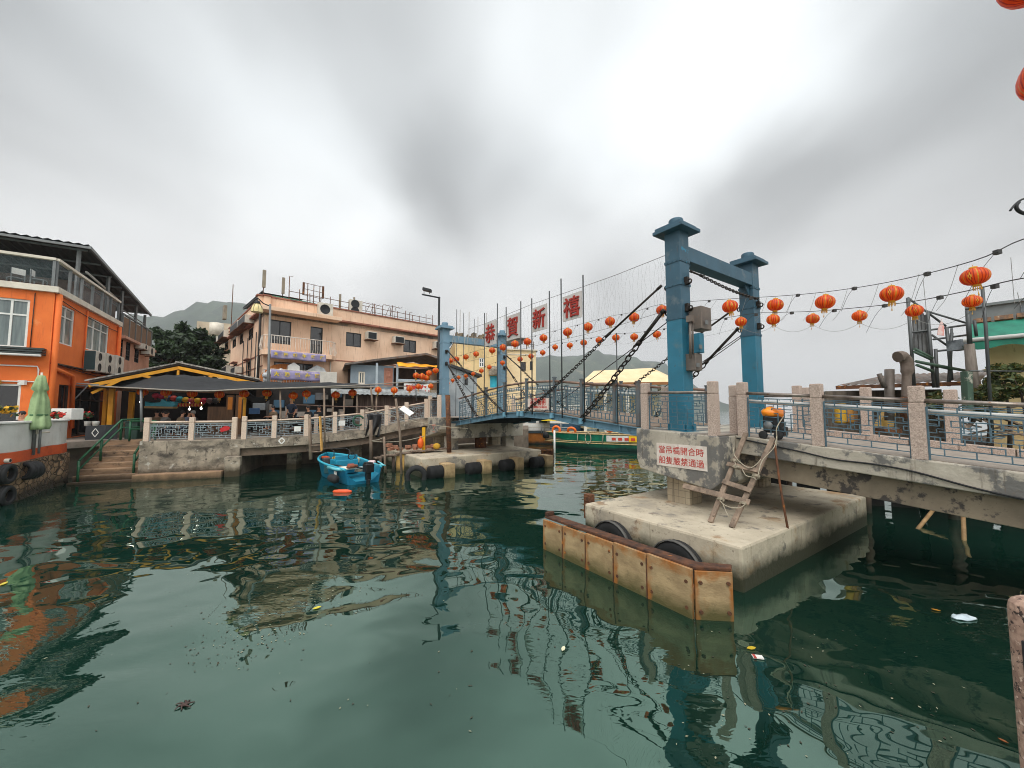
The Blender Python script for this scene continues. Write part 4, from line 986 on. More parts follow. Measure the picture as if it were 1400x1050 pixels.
# quay wall with ledge
t=thing('quay_wall','mottled old concrete quay wall with a stepped ledge at the waterline','quay wall',FQ.pt(3,0))
LQ=(QB-QA).length
mb=MB(); FQ.box(mb,0,LQ,-1.5,1.70,-.6,0); mb.build('wall',M_conc_dark,t,bevel=.03)
mb=MB(); FQ.box(mb,-.0,LQ-.55,-1.5,.30,.01,.45); mb.build('ledge',mat('ledge_stone',L(160,128,98),L(118,94,74),2,.9,.4,12,tide=(L(66,54,36),.12)),t,bevel=.04)
mb=MB(); FQ.box(mb,LQ-.5,LQ+.12,-1.5,.92,.01,.30); mb.build('end_block',M_conc_dark,t,bevel=.04)
# steps
SL=PZ(88,664,0); w_st=(QA-SL).dot(dQ)
t=thing('landing_steps','broad worn stone steps rising from the water to the quay','steps',SL)
mb=MB()
for i in range(8):
    z1=.08+i*.225
    mb.obox(FQ.pt(-w_st,-1.2,.35-i*.32-3.2),dQ*(w_st-.02),FQ.n*3.2,UP*(1.2+min(z1,ZQ+.0)))
mb.build('treads',mat('step_stone',L(158,128,100),L(96,78,62),1.6,.9,.45,10,stretch=(.6,.6,3),layers=[(L(54,44,38),3,.55,.68)],tide=(L(66,52,36),.2)),t,bevel=.025)
def handrail(pts,label,group):
    t=thing('handrail',label,'handrail',pts[0],group=group)
    mb=MB(); mb.tube(pts,.045,8); mb.tube([p-UP*.38 for p in pts],.035,8); mb.build('rail',M_hgreen,t)
    for p in (pts[0],(pts[0]+pts[1])/2,pts[1],pts[-1]):
        MB().tube([p,p-UP*.95],.045,8).build('post',M_hgreen,t)
M_hgreen=mat('handrail_green',L(28,92,58),L(24,74,48),4,.5,layers=[(L(96,110,90),6,.6,.7)])
a=PZ(100,640,.35); handrail([FQ.pt(-w_st+.25,.95,.15),FQ.pt(-w_st+.6,2.62,-1.9),FQ.pt(-w_st+1.5,2.66,-2.0)],'green tubular handrail beside the white planter wall','green handrails of the steps')
handrail([FQ.pt(-.22,1.15,-.2),FQ.pt(-.15,2.55,-1.7),FQ.pt(-1.2,2.55,-1.9)],'green tubular handrail against the end of the quay wall','green handrails of the steps')
t=thing('floor_board','dark metal box sign with a white diamond on the top step','sign',PD(128,607,18.2))
mb=MB(); p=PD(115,607,18.2); q=PD(143,605,18.6); mb.obox(p,q-p,V((.25,.35,0)),UP*.85); mb.build('box',plain('dark_slate',(52,54,58),.6),t,bevel=.02)
cc=(p+q)/2+UP*.5; e=(q-p).normalized(); nrm=V((e.y,-e.x,0))
mb=MB(); 
for u1,v1,u2,v2 in ((0,.2,.11,0),(.11,0,0,-.2),(0,-.2,-.11,0),(-.11,0,0,.2)): mb.beam(cc+e*u1+UP*v1+nrm*.01,cc+e*u2+UP*v2+nrm*.01,.03,.012,up=nrm)
mb.build('diamond_mark',M_white,t)
for x,l in ((120,'small white tub on top of the diamond box, nearer the planter wall'),(131,'small white tub on top of the diamond box, nearer the yellow column')):
    q_=PD(x,580,18.45); mb=MB(); mb.lathe([(.001,0),(.11,0),(.13,.2),(.135,.22),(.001,.22)],12,V((q_.x,q_.y,q_.z-.08))); tag(mb.build('tub',M_white),l,'tub')
mb=MB(); mb.box(PD(186,592,19.3),(.62,.55,1.1)); mb.box(PD(186,576,19.3),(.7,.62,.08)); tag(mb.build('wheelie_bin',plain('bin_green',(20,52,42),.5),bevel=.03),'dark green lidded bin at the top of the steps','bin')
# ---------------------------------------------------------------- left ramp and its railings
ra=QB.copy(); M_c2=M_conc_dark
rp=[(326,601),(374,599),(418,596.5),(457.5,592),(495,588),(528.5,581.8),(556,576.5),(583,571.3)]
ldir=V((.9,.434,0)).normalized(); FR=Fac(QB.xy,ldir.xy)
rk=[FR.uv(x,y) for x,y in rp]
rz=[(k,z) for k,z in rk]
t=thing('quay_ramp','weathered concrete ramp climbing along the far bank to the pale gate','bridge ramp',FR.pt(4,0))
def strip(mb,prof,t0,t1,o0,o1):
    for (ka,za_),(kb,zb_) in zip(prof,prof[1:]):
        mb.obox(FR.pt(ka,za_+t0,o0),FR.d*(kb-ka)+UP*(zb_-za_),FR.n*(o1-o0),UP*(t1-t0))
rz2=[(rz[0][0]-.3,rz[0][1])]+rz[1:-1]+[(rz[-1][0]+.2,rz[-1][1])]
mb=MB(); strip(mb,rz2,-.42,.0,-2.4,.0); mb.build('edge_beam',M_conc_dark,t)
mb=MB(); strip(mb,[(k,z) for k,z in rz2],-.80,-.421,-2.2,-.2); mb.build('girder_beam',mat('beam_brown',L(118,100,84),L(92,78,66),2,.9,.3,12,layers=[(L(60,52,46),3,.58,.66)]),t)
q=MB(); c=FR.pt(rk[1][0]+.35,rk[1][1]-.14,.006)
for a in range(4):
    A=[(0,.15),(.13,0),(0,-.15),(-.13,0)]; q.beam(c+FR.d*A[a][0]+UP*A[a][1],c+FR.d*A[(a+1)%4][0]+UP*A[(a+1)%4][1],.05,.01,up=FR.n)
q.build('diamond_mark',M_white,t)
mb=MB()
for i,(k,z) in enumerate(((2.2,1.0),(5.2,1.2))): mb.box(FR.pt(k,z/2-.6,-1.3),(.5,.5,z+1.0))
mb.build('ramp_pier',M_conc_dark,t)
MQ=Matrix((FQ.d,-FQ.n,UP)).transposed(); MR=Matrix((FR.d,-FR.n,UP)).transposed()
qk=[FQ.uv(x,604)[0] for x in (197,259,318)]
ql=['pale granite post at the head of the steps, banded with wire','pale granite post in the middle of the quay wall','pale granite post at the ramp end of the quay wall']
for k,l in zip(qk,ql): granite_post(FQ.pt(k,1.70,-.2),MQ,1.04,.2,l,'pale granite posts on the quay wall','granite_pale')
for i in range(2): rail_panel(FQ.pt(qk[i],1.70,-.2),FQ.pt(qk[i+1],1.70,-.2),1.04,['pale lattice railing on the quay wall next to the steps','pale lattice railing on the quay wall next to the ramp'][i],'lattice railings on the quay wall',130+i,rail=M_gran_pale,lat=M_lattice_w,rr=.05,b=.022,nx=12)
lpz=[(0.12,rz[0][1])]+rz[1:]
ll=['pale granite post at the foot of the bank ramp','pale granite post of the bank ramp behind the white diamond','pale granite post of the bank ramp beside the timber ladder posts','pale granite post of the bank ramp above the blue boat','pale granite post of the bank ramp beside the black sheet','pale granite post of the bank ramp behind the leaning white board','pale granite post of the bank ramp before the pale gate','pale granite post standing on the corner of the far abutment']
for (k,z),l in zip(lpz,ll): granite_post(FR.pt(k,z,-.15),MR,1.10,.2,l,'pale granite posts on the bank ramp','granite_pale')
lr=['at the foot of the bank ramp','behind the small white cards','beside the timber ladder','above the blue boat','behind the black sheet','behind the leaning board','next to the pale gate']
for i in range(7):
    (k0,z0),(k1,z1)=lpz[i],lpz[i+1]
    rail_panel(FR.pt(k0,z0,-.15),FR.pt(k1,z1,-.15),1.10,'lattice railing '+lr[i],'lattice railings on the bank ramp',140+i,rail=M_gran_pale,lat=M_lattice_w,rr=.045,b=.02)
for i in range(5):
    (k0,z0),(k1,z1)=lpz[i+2],lpz[i+3] if i+3<len(lpz) else lpz[-1]
    granite_post(FR.pt(k0+.4,z0,-2.2),MR,1.10,.2,'pale granite post on the inner edge of the bank ramp, %s from the foot'%ORD[i],'inner granite posts of the bank ramp','granite_pale')
# small things on that railing
for i,(x0,y0,x1,y1,l) in enumerate(((402,583,411,590,'white card wired to the lattice nearest the quay'),(463,575,472,582,'white card wired to the lattice above the blue boat'))):
    k0,k1,z0,z1=FR.rect(x0,y0,x1,y1); mb=MB(); FR.box(mb,k0,k1,z0,z1,-.10,-.085); tag(mb.build('card',M_white),l,'card','white cards on the railing')
k0,k1,z0,z1=FQ.rect(301,584,312,591); mb=MB(); sheet2=[FQ.pt(k0,z0,-.12),FQ.pt(k1,z0+.1,-.12),FQ.pt(k1+.05,z1,-.12),FQ.pt((k0+k1)/2,z1+.06,-.12),FQ.pt(k0-.04,z1-.08,-.12)]; mb.prism(sheet2,FQ.n*.03); tag(mb.build('red_pouch',plain('red_cloth',(190,34,38),.7)),'red cloth pouch tied to the quay railing','pouch')
k0,z1=FR.uv(504,566); k1,z0=FR.uv(517,596)
mb=MB(); vs_=[]
def blk(u,v): return FR.pt(k0-.1+(k1-k0+.2)*u+.05*math.sin(v*5),z1+(z0-z1)*v-.08*math.sin(u*9)*v,.05+.09*math.sin(u*11+v*3)*(.3+v))
def sheet0(mb,fn,nu,nv):
    b=[fn(i/nu,j/nv) for j in range(nv+1) for i in range(nu+1)]
    mb.add(b,[(j*(nu+1)+i,j*(nu+1)+i+1,(j+1)*(nu+1)+i+1,(j+1)*(nu+1)+i) for j in range(nv) for i in range(nu)],True)
sheet0(mb,blk,14,14); o=mb.build('plastic_sheet',mat('black_plastic',L(26,26,28),L(18,18,19),4,.32,.3,8),fix=False); o.modifiers.new('s','SOLIDIFY').thickness=.01
tag(o,'crumpled black plastic sheet draped over the ramp railing','plastic sheet')
k0,z0=FR.uv(551,568); mb=MB(); a=PD(549,557,20.8); b=PD(563,567,20.6); mb.beam(a,b,.34,.04,up=(0,-.6,.8)); tag(mb.build('leaning_board',M_white),'white board leaning over the ramp railing near the pale gate','board')
c=FR.pt(FR.uv(490,575)[0],FR.uv(490,575)[1],.1); mb=MB(); mb.tube([c+FR.d*.26*math.cos(a)+UP*.26*math.sin(a) for a in [.4+2*math.pi*k/16*.8 for k in range(17)]],.05,7); tag(mb.build('net_ring',plain('net_green',(40,84,64),.8)),'green hoop net hung on the ramp railing above the boat','hoop net')
# timber posts and ladder by the boat
t=thing('mooring_ladder','timber mooring ladder with one yellow stile below the ramp','ladder',PD(430,625,18.7))
MB().tube([PD(423,567,18.7),PD(425,628,18.7)],[.07,.09],8).build('stile',M_wood,t)
mb=MB(); mb.beam(PD(437.5,569,18.6),PD(440,616,18.6),.13,.06); mb.build('yellow_stile',mat('yellow_wood',L(214,166,92),L(180,134,70),3,.8),t)
mb=MB()
for y in (609,618): mb.beam(PD(423,y,18.7),PD(440,y-1,18.65),.07,.05)
mb.build('rung',M_wood,t)
tp=[([(443,531),(444,612)],18.9,.045,'thin rusty pole beside the yellow stile'),([(507,574),(507,628)],19.2,.08,'stout timber mooring post before the black sheet'),([(525,597),(527,645)],18.6,.055,'short mooring post wrapped in rope'),([(541,545),(547,595),(549,650)],18.8,.06,'leaning timber post by the rusty fender plate'),([(507,530),(510,562)],20.6,.05,'pole under the black canopy edge above the sheet'),([(612,540),(614,620)],20.3,.13,'thick rusty pile against the far abutment'),([(383,532),(384.5,600)],19.6,.04,'thin pole holding up the black canopy edge')]
for pts,d,r,l in tp:
    tag(MB().tube([PD(x,y,d) for x,y in pts]+([PZ(pts[-1][0],pts[-1][1]+6,-.4)] if pts[-1][1]>635 else []),r,7).build('timber_post',M_wood if r!=.13 else M_rust),l,'post','posts along the far bank')
for i,(a,b,sg_,l) in enumerate(((PD(507,602,19.2),PD(525,598,18.6),.05,'rope between the stout post and the short post'),(PD(507,603,19.2),PD(580,596,19.5),.15,'rope sagging along the ramp side'),(PD(500,557,19.6),PD(640,586,19.8),.2,'pale rope stretched from the railing to the far abutment'))):
    tag(MB().tube(sagline(a,b,sg_,8),.018,5).build('rope',M_rope),l,'rope','mooring ropes on the far bank')
# ---------------------------------------------------------------- far abutment and pier
zf=[(590,571)]
fa=thing('bridge_abutment','pale concrete abutment under the far gate with a red stencil','abutment',B(LS,1,1.5))
s0f=S1-.02
mb=MB(); mb.prism([B(S1+.02,-.75,2.66),B(S1+.02,-.75,2.02),B(S1+.15,-.75,1.86),B(LS+1.5,-.75,1.40),B(LS+1.8,-.75,1.50),B(LS+1.8,-.75,2.66)],C3*5.3); mb.build('abutment_block',M_conc,fa,bevel=.03)
mb=MB(); mb.obox(B(S1-.45,-.2,1.52),A3*.42,C3*4.8,UP*.82); mb.build('bearing_shelf',M_conc,fa,bevel=.02)
for s,t_ in ((LS-.6,.2),(LS-.6,4.0),(LS+1.0,.2),(LS+1.0,4.0)):
    q=MB(); q.box(B(s,t_,1.2),(.6,.6,.80),BM); q.build('support_pillar',M_tilep if s>LS else M_conc,fa)
q=MB(); q.tube([B(LS-.6,2.1,.85),B(LS-.6,2.1,1.55)],.35,14); q.build('support_drum',M_rust,fa)
FAb=Fac(B(LS+1,-.755).xy,(-A3).xy); k0,z0=FAb.uv(593,585)
mb=MB()
for j,(w_,h_) in enumerate(((.5,.10),(.10,.10),(.3,.05))): FAb.box(mb,k0-w_/2,k0+w_/2,z0+.1-j*.17,z0+.1-j*.17+h_,.001,.006)
mb.build('red_stencil',plain('stencil_red',(190,120,104),.8),fa)
tag(MB().box(B(LS,2,2.672),(3.4,5.0,.02),BM).build('pavement',M_deck),kind='structure')
fp=[('pale granite post on the far abutment in front of the pale gate',LS+.55,-.62),('pale granite post at the water end of the far abutment',LS-.75,-.62),('pale granite post on the back edge of the far abutment',LS-.7,4.4)]
for l,s,t_ in fp: granite_post(B(s,t_,2.66),BMr,1.25,.19,l,'granite posts on the far abutment','granite_pale')
rail_panel(B(LS+.55,-.62,2.66),B(LS-.75,-.62,2.66),1.25,'lattice railing across the foot of the pale gate','railings on the far abutment',171)
# far pier
PF=B(11.2,-2.7); FP=Fac(PF.xy,C3.xy)
pr=thing('bridge_pier','long stained concrete pier with tyres and square fender blocks under the far gate','pier',FP.pt(3.4,0))
mb=MB(); FP.box(mb,0,7.0,-1.5,.86,-6,0); mb.build('pier_block',M_conc_pier,pr,bevel=.05)
mb=MB()
for x0,x1,y0,y1 in ((600,613,637,652),(651,662,632,647),(696,705,627,641.5),(735.5,744,623,637)):
    k0,k1,z0,z1=FP.rect(x0,y0,x1,y1)
    q=MB(); FP.box(q,k0,k1,-.8,.62,.02,.75); q.build('fender_block',mat('fender_block',L(190,162,120),L(150,124,90),3,.8,.3,15,tide=(L(84,74,44),.1)),pr,bevel=.02)
gt='tyres along the far pier'
for i,x in enumerate((592,643,688,729)):
    k=FP.uv(x,640)[0]
    mb=MB(); Mf=Matrix((UP,FP.n,FP.d)).transposed(); mb.lathe([(.001,-.36),(.22,-.36),(.30,-.32),(.31,-.1),(.29,-.06),(.31,-.02),(.31,.1),(.29,.14),(.31,.18),(.30,.32),(.22,.36),(.001,.36)],18,FP.pt(k,.24,.32),Mf)
    o=mb.build('rubber_fender',plain('rubber_dark',(20,20,21),.85)); tag(o,'black rubber roller fender under the far pier, %s from its bank end'%ORD[i],'fender','rubber fenders along the far pier')
mb=MB(); FP.box(mb,7.1,8.3,-.5,.72,-.8,-.6); mb.beam(FP.pt(8.25,-.5,-.5),FP.pt(8.25,.78,-.5),.1,.1); mb.beam(FP.pt(7.0,.80,-.6),FP.pt(8.3,.72,-.55),.14,.1); tag(mb.build('timber_fender',M_rust),'rusty timber fender at the seaward end of the far pier','fender')
mb=MB(); mb.prism([PZ(541,655,-.4),PZ(557,655,-.4),PZ(557,655,-.4)+V((.15,.5,0)),PZ(541,655,-.4)+V((0,.5,0))],UP*1.25); q=mb.build('fender_plate',mat('ochre_plate',L(206,166,96),L(176,134,70),3,.7,.2,15,layers=[(L(120,76,40),4,.6,.7)],tide=(L(90,76,44),.12)),bevel=.03); tag(q,'ochre fender plate standing in the water beside the blue boat','fender')
mb=MB(); tyre(mb,.48,.34,PZ(565,654,.15)+V((0,.5,0)),V((.2,-1,0))); tag(mb.build('tyre',M_black),'single black tyre by the ochre plate','tyre')
# clutter deck by the pier
M_brick=mat('terracotta',L(176,120,92),L(136,96,76),6,.9,.2,20)
t=thing('jetty_deck','low jetty of old planks and bricks next to the far pier','jetty',PD(545,625,19.4))
mb=MB(); 
for i in range(7): 
    a=PD(512+i*10,626-i*1.5,19.2+.1*i); mb.beam(a+UP*(.05*(i%2)),a+V((1.2,1.2,.03)),.3,.06)
mb.build('planks',M_wood,t)
mb=MB()
for i in range(18):
    a=PD(530+R3.uniform(0,66),614-R3.uniform(0,6),19.8+R3.uniform(0,1.2)); mb.box(a,(.28,.18,.14),Matrix.Rotation(R3.uniform(0,3),3,'Z'))
mb.build('brick',M_brick,t)
mb=MB()
for i in range(4): a=PD(520+i*18,640,19.3+.25*i); mb.tube([V((a.x,a.y,-1)),V((a.x,a.y,.72))],.08,7)
mb.build('jetty_pile',M_woodd,t)
mb=MB(); a=PD(579,616,20.2); mb.box(a+UP*.55,(.16,.1,1.3)); tag(mb.build('marker_post',plain('marker_yellow',(226,170,20),.6)),'bright yellow marker post at the corner of the far pier','post')
mb=MB(); mb.ball(PD(575,606,20.0),.2,12,8,(.8,.8,1.4)); mb.tube([PD(575,602,20),PD(575,596,20)],.06,6); tag(mb.build('buoy',plain('buoy_orange',(230,96,24),.5)),'orange net buoy beside the yellow marker post','buoy')
mb=MB(); mb.ball(PD(597,610,20.3),.16,12,8,(1.2,.8,1)); tag(mb.build('buoy',plain('rope_yellow',(196,150,40),.8)),'dull yellow float on the far pier under the abutment','buoy')
# ---------------------------------------------------------------- boats
def hull(mb,L_,W,H,n=14,tf_=.82,inner=True,floor=.12,rim=.07,sheer=.35,draft=.3,bow=2.4):
    def st(f):
        w=W/2*(tf_+(1-tf_)*min(1,f/.4))*(1-max(0,(f-.5)/.5)**bow); return w,H*(1+sheer*f*f)
    rows=[]
    for i in range(n+1):
        f=i/n; w,z=st(f); w=max(w,.03); x=L_*f
        xr=x-L_*.08*f*f
        rows.append([(xr-.0,0,-draft*(1-f**4)),(xr,w*.62,-draft*.7*(1-f**4)),(xr+.02*f,w*.86,.02),(x,w,z),(x-.0,w-rim,z),(x-.02,max(w-rim-.03,.01),min(floor+.25,z-.05)),(x-.05,max(w*.55-rim,.0),floor),(x-.05,0,floor)])
    vs=[];fs=[];mi=[]
    for sgn in (1,-1):
        b=len(vs); m=len(rows[0])
        for r in rows:
            for (x,y,z) in r: vs.append((x,y*sgn,z))
        for i in range(n):
            for j in range(m-1): fs.append((b+i*m+j,b+(i+1)*m+j,b+(i+1)*m+j+1,b+i*m+j+1)); mi.append(0 if j<3 else 1)
        r0=list(range(b,b+m)); fs.append(r0); mi.append(0)
    b0=len(mb.v); mb.v+=[V(v) for v in vs]
    for f,m_ in zip(fs,mi): mb.f.append([b0+i for i in f]); mb.mi.append(m_); mb.sm.append(False)
M_bb=mat('boat_blue',L(8,108,140),L(8,92,122),2,.4,.05,20,layers=[(L(70,150,160),4,.62,.72)])
M_bbi=mat('boat_blue_inside',L(20,136,164),L(16,116,144),2,.5)
stern=PZ(497,661,0); bow_=V((-10.9,21.6,0)); dv=(bow_-stern).normalized()
bt=thing('motor_boat','small bright blue open motor boat moored below the bank ramp','boat',stern,math.atan2(dv.y,dv.x))
Wb=wm(bt); LB=5.1; WB=1.85; HB=.62
def loc(mbx): 
    mbx.v=[Wb@v for v in mbx.v]; return mbx
mb=MB(); hull(mb,LB,WB,HB); loc(mb).build('hull',[M_bb,M_bbi],bt,fix=False)
mb=MB()
for sg_ in (1,-1):
    pts=[]
    for i in range(15):
        f=i/14; w=WB/2*(.82+.18*min(1,f/.4))*(1-max(0,(f-.5)/.5)**2.4); pts.append(V((LB*f,sg_*max(.02,w),HB*(1+.35*f*f)+.02)))
    mb.tube(pts,.05,6)
loc(mb).build('gunwale',mat('gunwale_blue',L(70,180,200),L(40,150,175),3,.4),bt)
mb=MB(); mb.box((LB*.48,.0,.48),(.9,1.0,.62)); mb.box((LB*.42,.0,.86),(.08,1.0,.25)); mb.box((LB*.82,0,.55),(1.1,1.1,.06)); loc(mb).build('console',M_bbi,bt,bevel=.03)
mb=MB(); mb.box((LB*.22,.32,.55),(.75,.95,.07)); loc(mb).build('bench_board',plain('cream_board',(230,222,204),.6),bt,bevel=.02)
mb=MB(); mb.box((LB*.20,-.55,.50),(.5,.5,.07)); loc(mb).build('bench_board',plain('cream_board2',(180,196,196),.6),bt)
om=MB(); om.box((-.18,-.12,.66),(.40,.36,.36)); om.box((-.16,-.12,.86),(.34,.30,.06)); om.box((-.16,-.12,.38),(.22,.2,.45)); om.box((-.2,-.12,-.05),(.2,.12,.5)); loc(om).build('outboard_motor',plain('outboard_black',(26,27,29),.35),bt,bevel=.05)
mb=MB(); mb.tube([V((LB*.55,-.35,.8)),V((LB*.55,-.35,1.15)),V((LB*.66,-.35,1.2)),V((LB*.66,.35,1.2)),V((LB*.55,.35,1.15)),V((LB*.55,.35,.8))],.025,6); mb.tube([V((LB*.4,-.2,.95))+V((0,.16*math.cos(a),.16*math.sin(a))) for a in [k*.628 for k in range(11)]],.02,5); loc(mb).build('wheel_frame',M_dark,bt)
mb=MB(); mb.tube([V((LB*.05,.7,.60)),V((LB*.12,.95,.62)),V((LB*.3,.98,.60))],.06,6); mb.tube([V((0,-.95,.66)),V((.3,-.55,.72)),V((.0,-.3,.7))],.03,5); mb.tube([V((0,-.9,.66)),V((.5,-.8,.8))],.03,5); loc(mb).build('stern_rail',mat('gunwale_blue2',L(120,200,210),L(90,170,185),3,.4),bt)
mb=MB()
for j in range(5): mb.tube([V((LB*.30+.17*math.cos(a)*(1-.08*j),-.35+.17*math.sin(a)*(1-.08*j),.30+.03*j)) for a in [k*.5 for k in range(14)]],.02,5)
loc(mb); tag(mb.build('rope_coil',M_rope),'coil of pale rope on the floor of the blue boat','rope')
mb=MB(); mb.tube(smooth_pts([V((LB*.02,.2,.7)),V((.5,.1,.62)),V((.9,-.3,.5)),V((1.5,-.1,.45)),V((2.0,.5,.6))],4),.03,5); loc(mb); tag(mb.build('hose',plain('hose_dark',(50,44,40),.6)),'dark hose snaking through the blue boat','hose')
for i,(p,s_,c_,l) in enumerate((((LB*.80,.35,.72),(.5,.3,.14),(226,84,30),'orange life jacket in the bow of the blue boat'),((LB*.70,-.2,.70),(.75,.45,.16),(222,180,70),'yellow crate of floats in the blue boat'),((LB*.40,.75,.45),(.4,.34,.4),(22,70,78),'dark teal tub in the blue boat'),((LB*.22,-.78,.66),(.3,.28,.24),(226,200,200),'pale pink bag in the stern of the blue boat'),((LB*.36,-.1,.52),(.3,.3,.2),(150,70,50),'rust-coloured bucket behind the console of the blue boat'),((LB*.62,.55,.66),(.36,.3,.34),(60,64,66),'dark grey battery box forward of the console in the blue boat'),((LB*.56,-.62,.62),(.5,.22,.26),(206,190,150),'cream jerry can along the side of the blue boat'),((LB*.13,.25,.66),(.55,.2,.12),(130,70,40),'brown oar blades across the stern of the blue boat'))):
    mb=MB(); mb.box(p,s_,Matrix.Rotation(.3*i,3,'Z')); loc(mb); tag(mb.build('boat_cargo',plain('cargo%d'%i,c_,.6),bevel=.05),l,'boat gear','gear lying in the blue boat')
mb=MB(); mb.lathe([(.001,-.36),(.12,-.34),(.17,-.25),(.17,.25),(.12,.34),(.001,.36)],14,(.55,WB/2+.12,.25),Matrix(((0,0,1),(0,1,0),(1,0,0)))); loc(mb); tag(mb.build('boat_fender',M_black),'black cylinder fender hanging on the blue boat','fender')
mb=MB(); mb.box((.9,WB/2*.93,.38),(.32,.02,.22)); loc(mb).build('hull_plate',M_white,bt)
mb=MB(); q=PZ(468,672,.03); mb.lathe([(.01,-.36),(.06,-.31),(.08,-.1),(.08,.2),(.04,.34),(.01,.36)],10,q,Matrix(((0,0,1),(0,1,0),(1,0,0)))); tag(mb.build('float',plain('float_orange',(236,88,40),.5)),'long orange float drifting beside the blue boat','float')
# green boat
gb=thing('passenger_boat','long green wooden passenger boat with orange lifebuoys along its side','boat',PD(748,618,31))
g0=PD(874,615,29.5); g0.z=0; g1_=PD(745,615,32.5); g1_.z=0
dg=(g1_-g0).normalized(); Wg=Matrix.Translation(g0-dg*4)@Matrix.Rotation(math.atan2(dg.y,dg.x),4,'Z'); LG=(g1_-g0).length+4
def locg(m_): m_.v=[Wg@v for v in m_.v]; return m_
M_gb=mat('boat_green',L(18,116,88),L(14,92,72),1.5,.35,layers=[(L(40,140,110),2,.62,.7)],tide=(L(12,40,34),.25))
mb=MB(); hull(mb,LG,2.4,1.15,16,.9,True,.5,.1,.06,.4,3.5); locg(mb).build('hull',[M_gb,mat('boat_inside',L(120,104,84),L(90,78,64),2,.8)],gb,fix=False)
mb=MB()
for sg_ in (1,-1):
    for z,r in ((1.2,.05),(.50,.045),(.62,.03)):
        pts=[]
        for i in range(17):
            f=i/16; w=1.2*(.9+.1*min(1,f/.4))*(1-max(0,(f-.5)/.5)**3.5); pts.append(V((LG*f-(.0),sg_*max(.02,w*(1.0 if z>1 else .955)+.02),z*(1+.06*f*f))))
        mb.tube(pts,r,5)
locg(mb).build('rubbing_strakes',mat('strake_cream',L(206,180,130),L(170,140,96),4,.7),gb)
def onside(f,z,o=.0):
    w=1.2*(.9+.1*min(1,f/.4))*(1-max(0,(f-.5)/.5)**3.5); return V((LG*f,w+o,z))
mb=MB(); mb.prism([onside(.40,.70,.03),onside(.54,.70,.03),onside(.54,1.14,.06),onside(.40,1.14,.06)],V((0,.02,0))); o=locg(mb).build('side_banner',plain('banner_white',(220,214,206),.6),gb)
mb=MB(); mb.prism([onside(.28,.70,.03),onside(.398,.70,.03),onside(.398,1.14,.06),onside(.28,1.14,.06)],V((0,.02,0))); mb.m(0); locg(mb).build('side_banner',plain('banner_yellow',(246,190,20),.6),gb)
mb=MB()
for f in (.36,.40,.44,.48): mb.prism([onside(f,.80,.085),onside(f+.025,.80,.085),onside(f+.025,1.0,.085),onside(f,1.0,.085)],V((0,.01,0)))
locg(mb).build('banner_mark',plain('mark_red',(200,60,40),.6),gb)
mb=MB(); mb.tube([onside(.1,1.75),onside(.55,1.75)],.035,6)
for i in range(6): f=.1+.09*i; mb.tube([onside(f,1.2),onside(f,1.75)],.03,5)
mb.tube([onside(.1,1.5),onside(.55,1.5)],.02,5); locg(mb).build('side_rail',plain('rail_white',(206,198,186),.5),gb)
mb=MB(); mb.lathe([(.001,-.3),(.28,-.28),(.34,0),(.28,.28),(.001,.3)],14,V((LG*.985,0,1.0)),Matrix(((0,0,1),(1,0,0),(0,1,0)))); locg(mb).build('bow_fender',M_black,gb)
for i,(f,l) in enumerate(((.90,'orange lifebuoy standing on the bow of the green boat'),(.78,'orange lifebuoy lying amidships on the green boat'),(.52,'orange and white lifebuoy on the green boat rail'))):
    mb=MB(); c=onside(f,1.42 if i<2 else 1.75,-.15); pts=[c+V((.3*math.cos(a),.0 if i!=1 else .12*math.sin(a),.3*math.sin(a)*(1 if i!=1 else .8))) for a in [k*2*math.pi/18 for k in range(18)]]
    mb.tube(pts,.10,8,closed=True); locg(mb); tag(mb.build('lifebuoy',plain('buoy_orange2',(236,110,26),.5)),l,'lifebuoy','lifebuoys on the green boat')
t=thing('coiled_rope','loop of pale rope hung over the side of the green boat','rope',PD(820,600,30))
mb=MB(); c=onside(.66,.9,.12); mb.tube([c+V((.22*math.cos(a),.02*math.sin(3*a),.42*math.sin(a))) for a in [k*.42 for k in range(16)]],.035,6); mb.tube([onside(.73,1.2,.1),onside(.735,.5,.12)],.03,5); mb.tube([onside(.56,1.2,.1),onside(.565,.5,.12)],.03,5); locg(mb).build('loops',M_rope,t)
# ferry with orange hull behind
fb=thing('work_boat','orange-hulled work boat with a white cabin and yellow canopy behind the far pier','boat',PD(730,608,35))
a=PD(775,608,36); a.z=0; b=PD(668,608,36); b.z=0; df=(b-a).normalized(); Wf=Matrix.Translation(a)@Matrix.Rotation(math.atan2(df.y,df.x),4,'Z'); LF=(b-a).length
def locf(m_): m_.v=[Wf@v for v in m_.v]; return m_
mb=MB(); hull(mb,LF,2.8,1.0,12,.9,True,.5,.1,.2,.4,3); locf(mb).build('hull',[mat('boat_orange',L(176,104,34),L(146,84,28),2,.6,tide=(L(40,34,26),.2)),MATS['boat_inside']],fb,fix=False)
mb=MB(); mb.box((LF*.40,0,1.1),(LF*.96,2.9,.22)); locf(mb).build('dark_strake',plain('strake_dark',(40,52,58),.6),fb)
mb=MB(); mb.box((LF*.45,0,2.0),(3.2,2.0,1.6)); mb.box((LF*.45,0,2.84),(3.5,2.3,.08)); locf(mb).build('cabin',M_white,fb)
mb=MB()
for i in range(3): mb.box((LF*.45-1.0+i*1.0,1.01,2.2),(.7,.03,.6))
locf(mb).build('cabin_window',glassm('cabin_glass',L(70,90,104)),fb)
mb=MB()
for x in (.1,.3,.55,.75): mb.tube([V((LF*x,1.3,1.2)),V((LF*x,1.3,1.85))],.03,5)
for z in (1.85,1.5): mb.tube([V((0,1.3,z)),V((LF*.8,1.3,z))],.03,5)
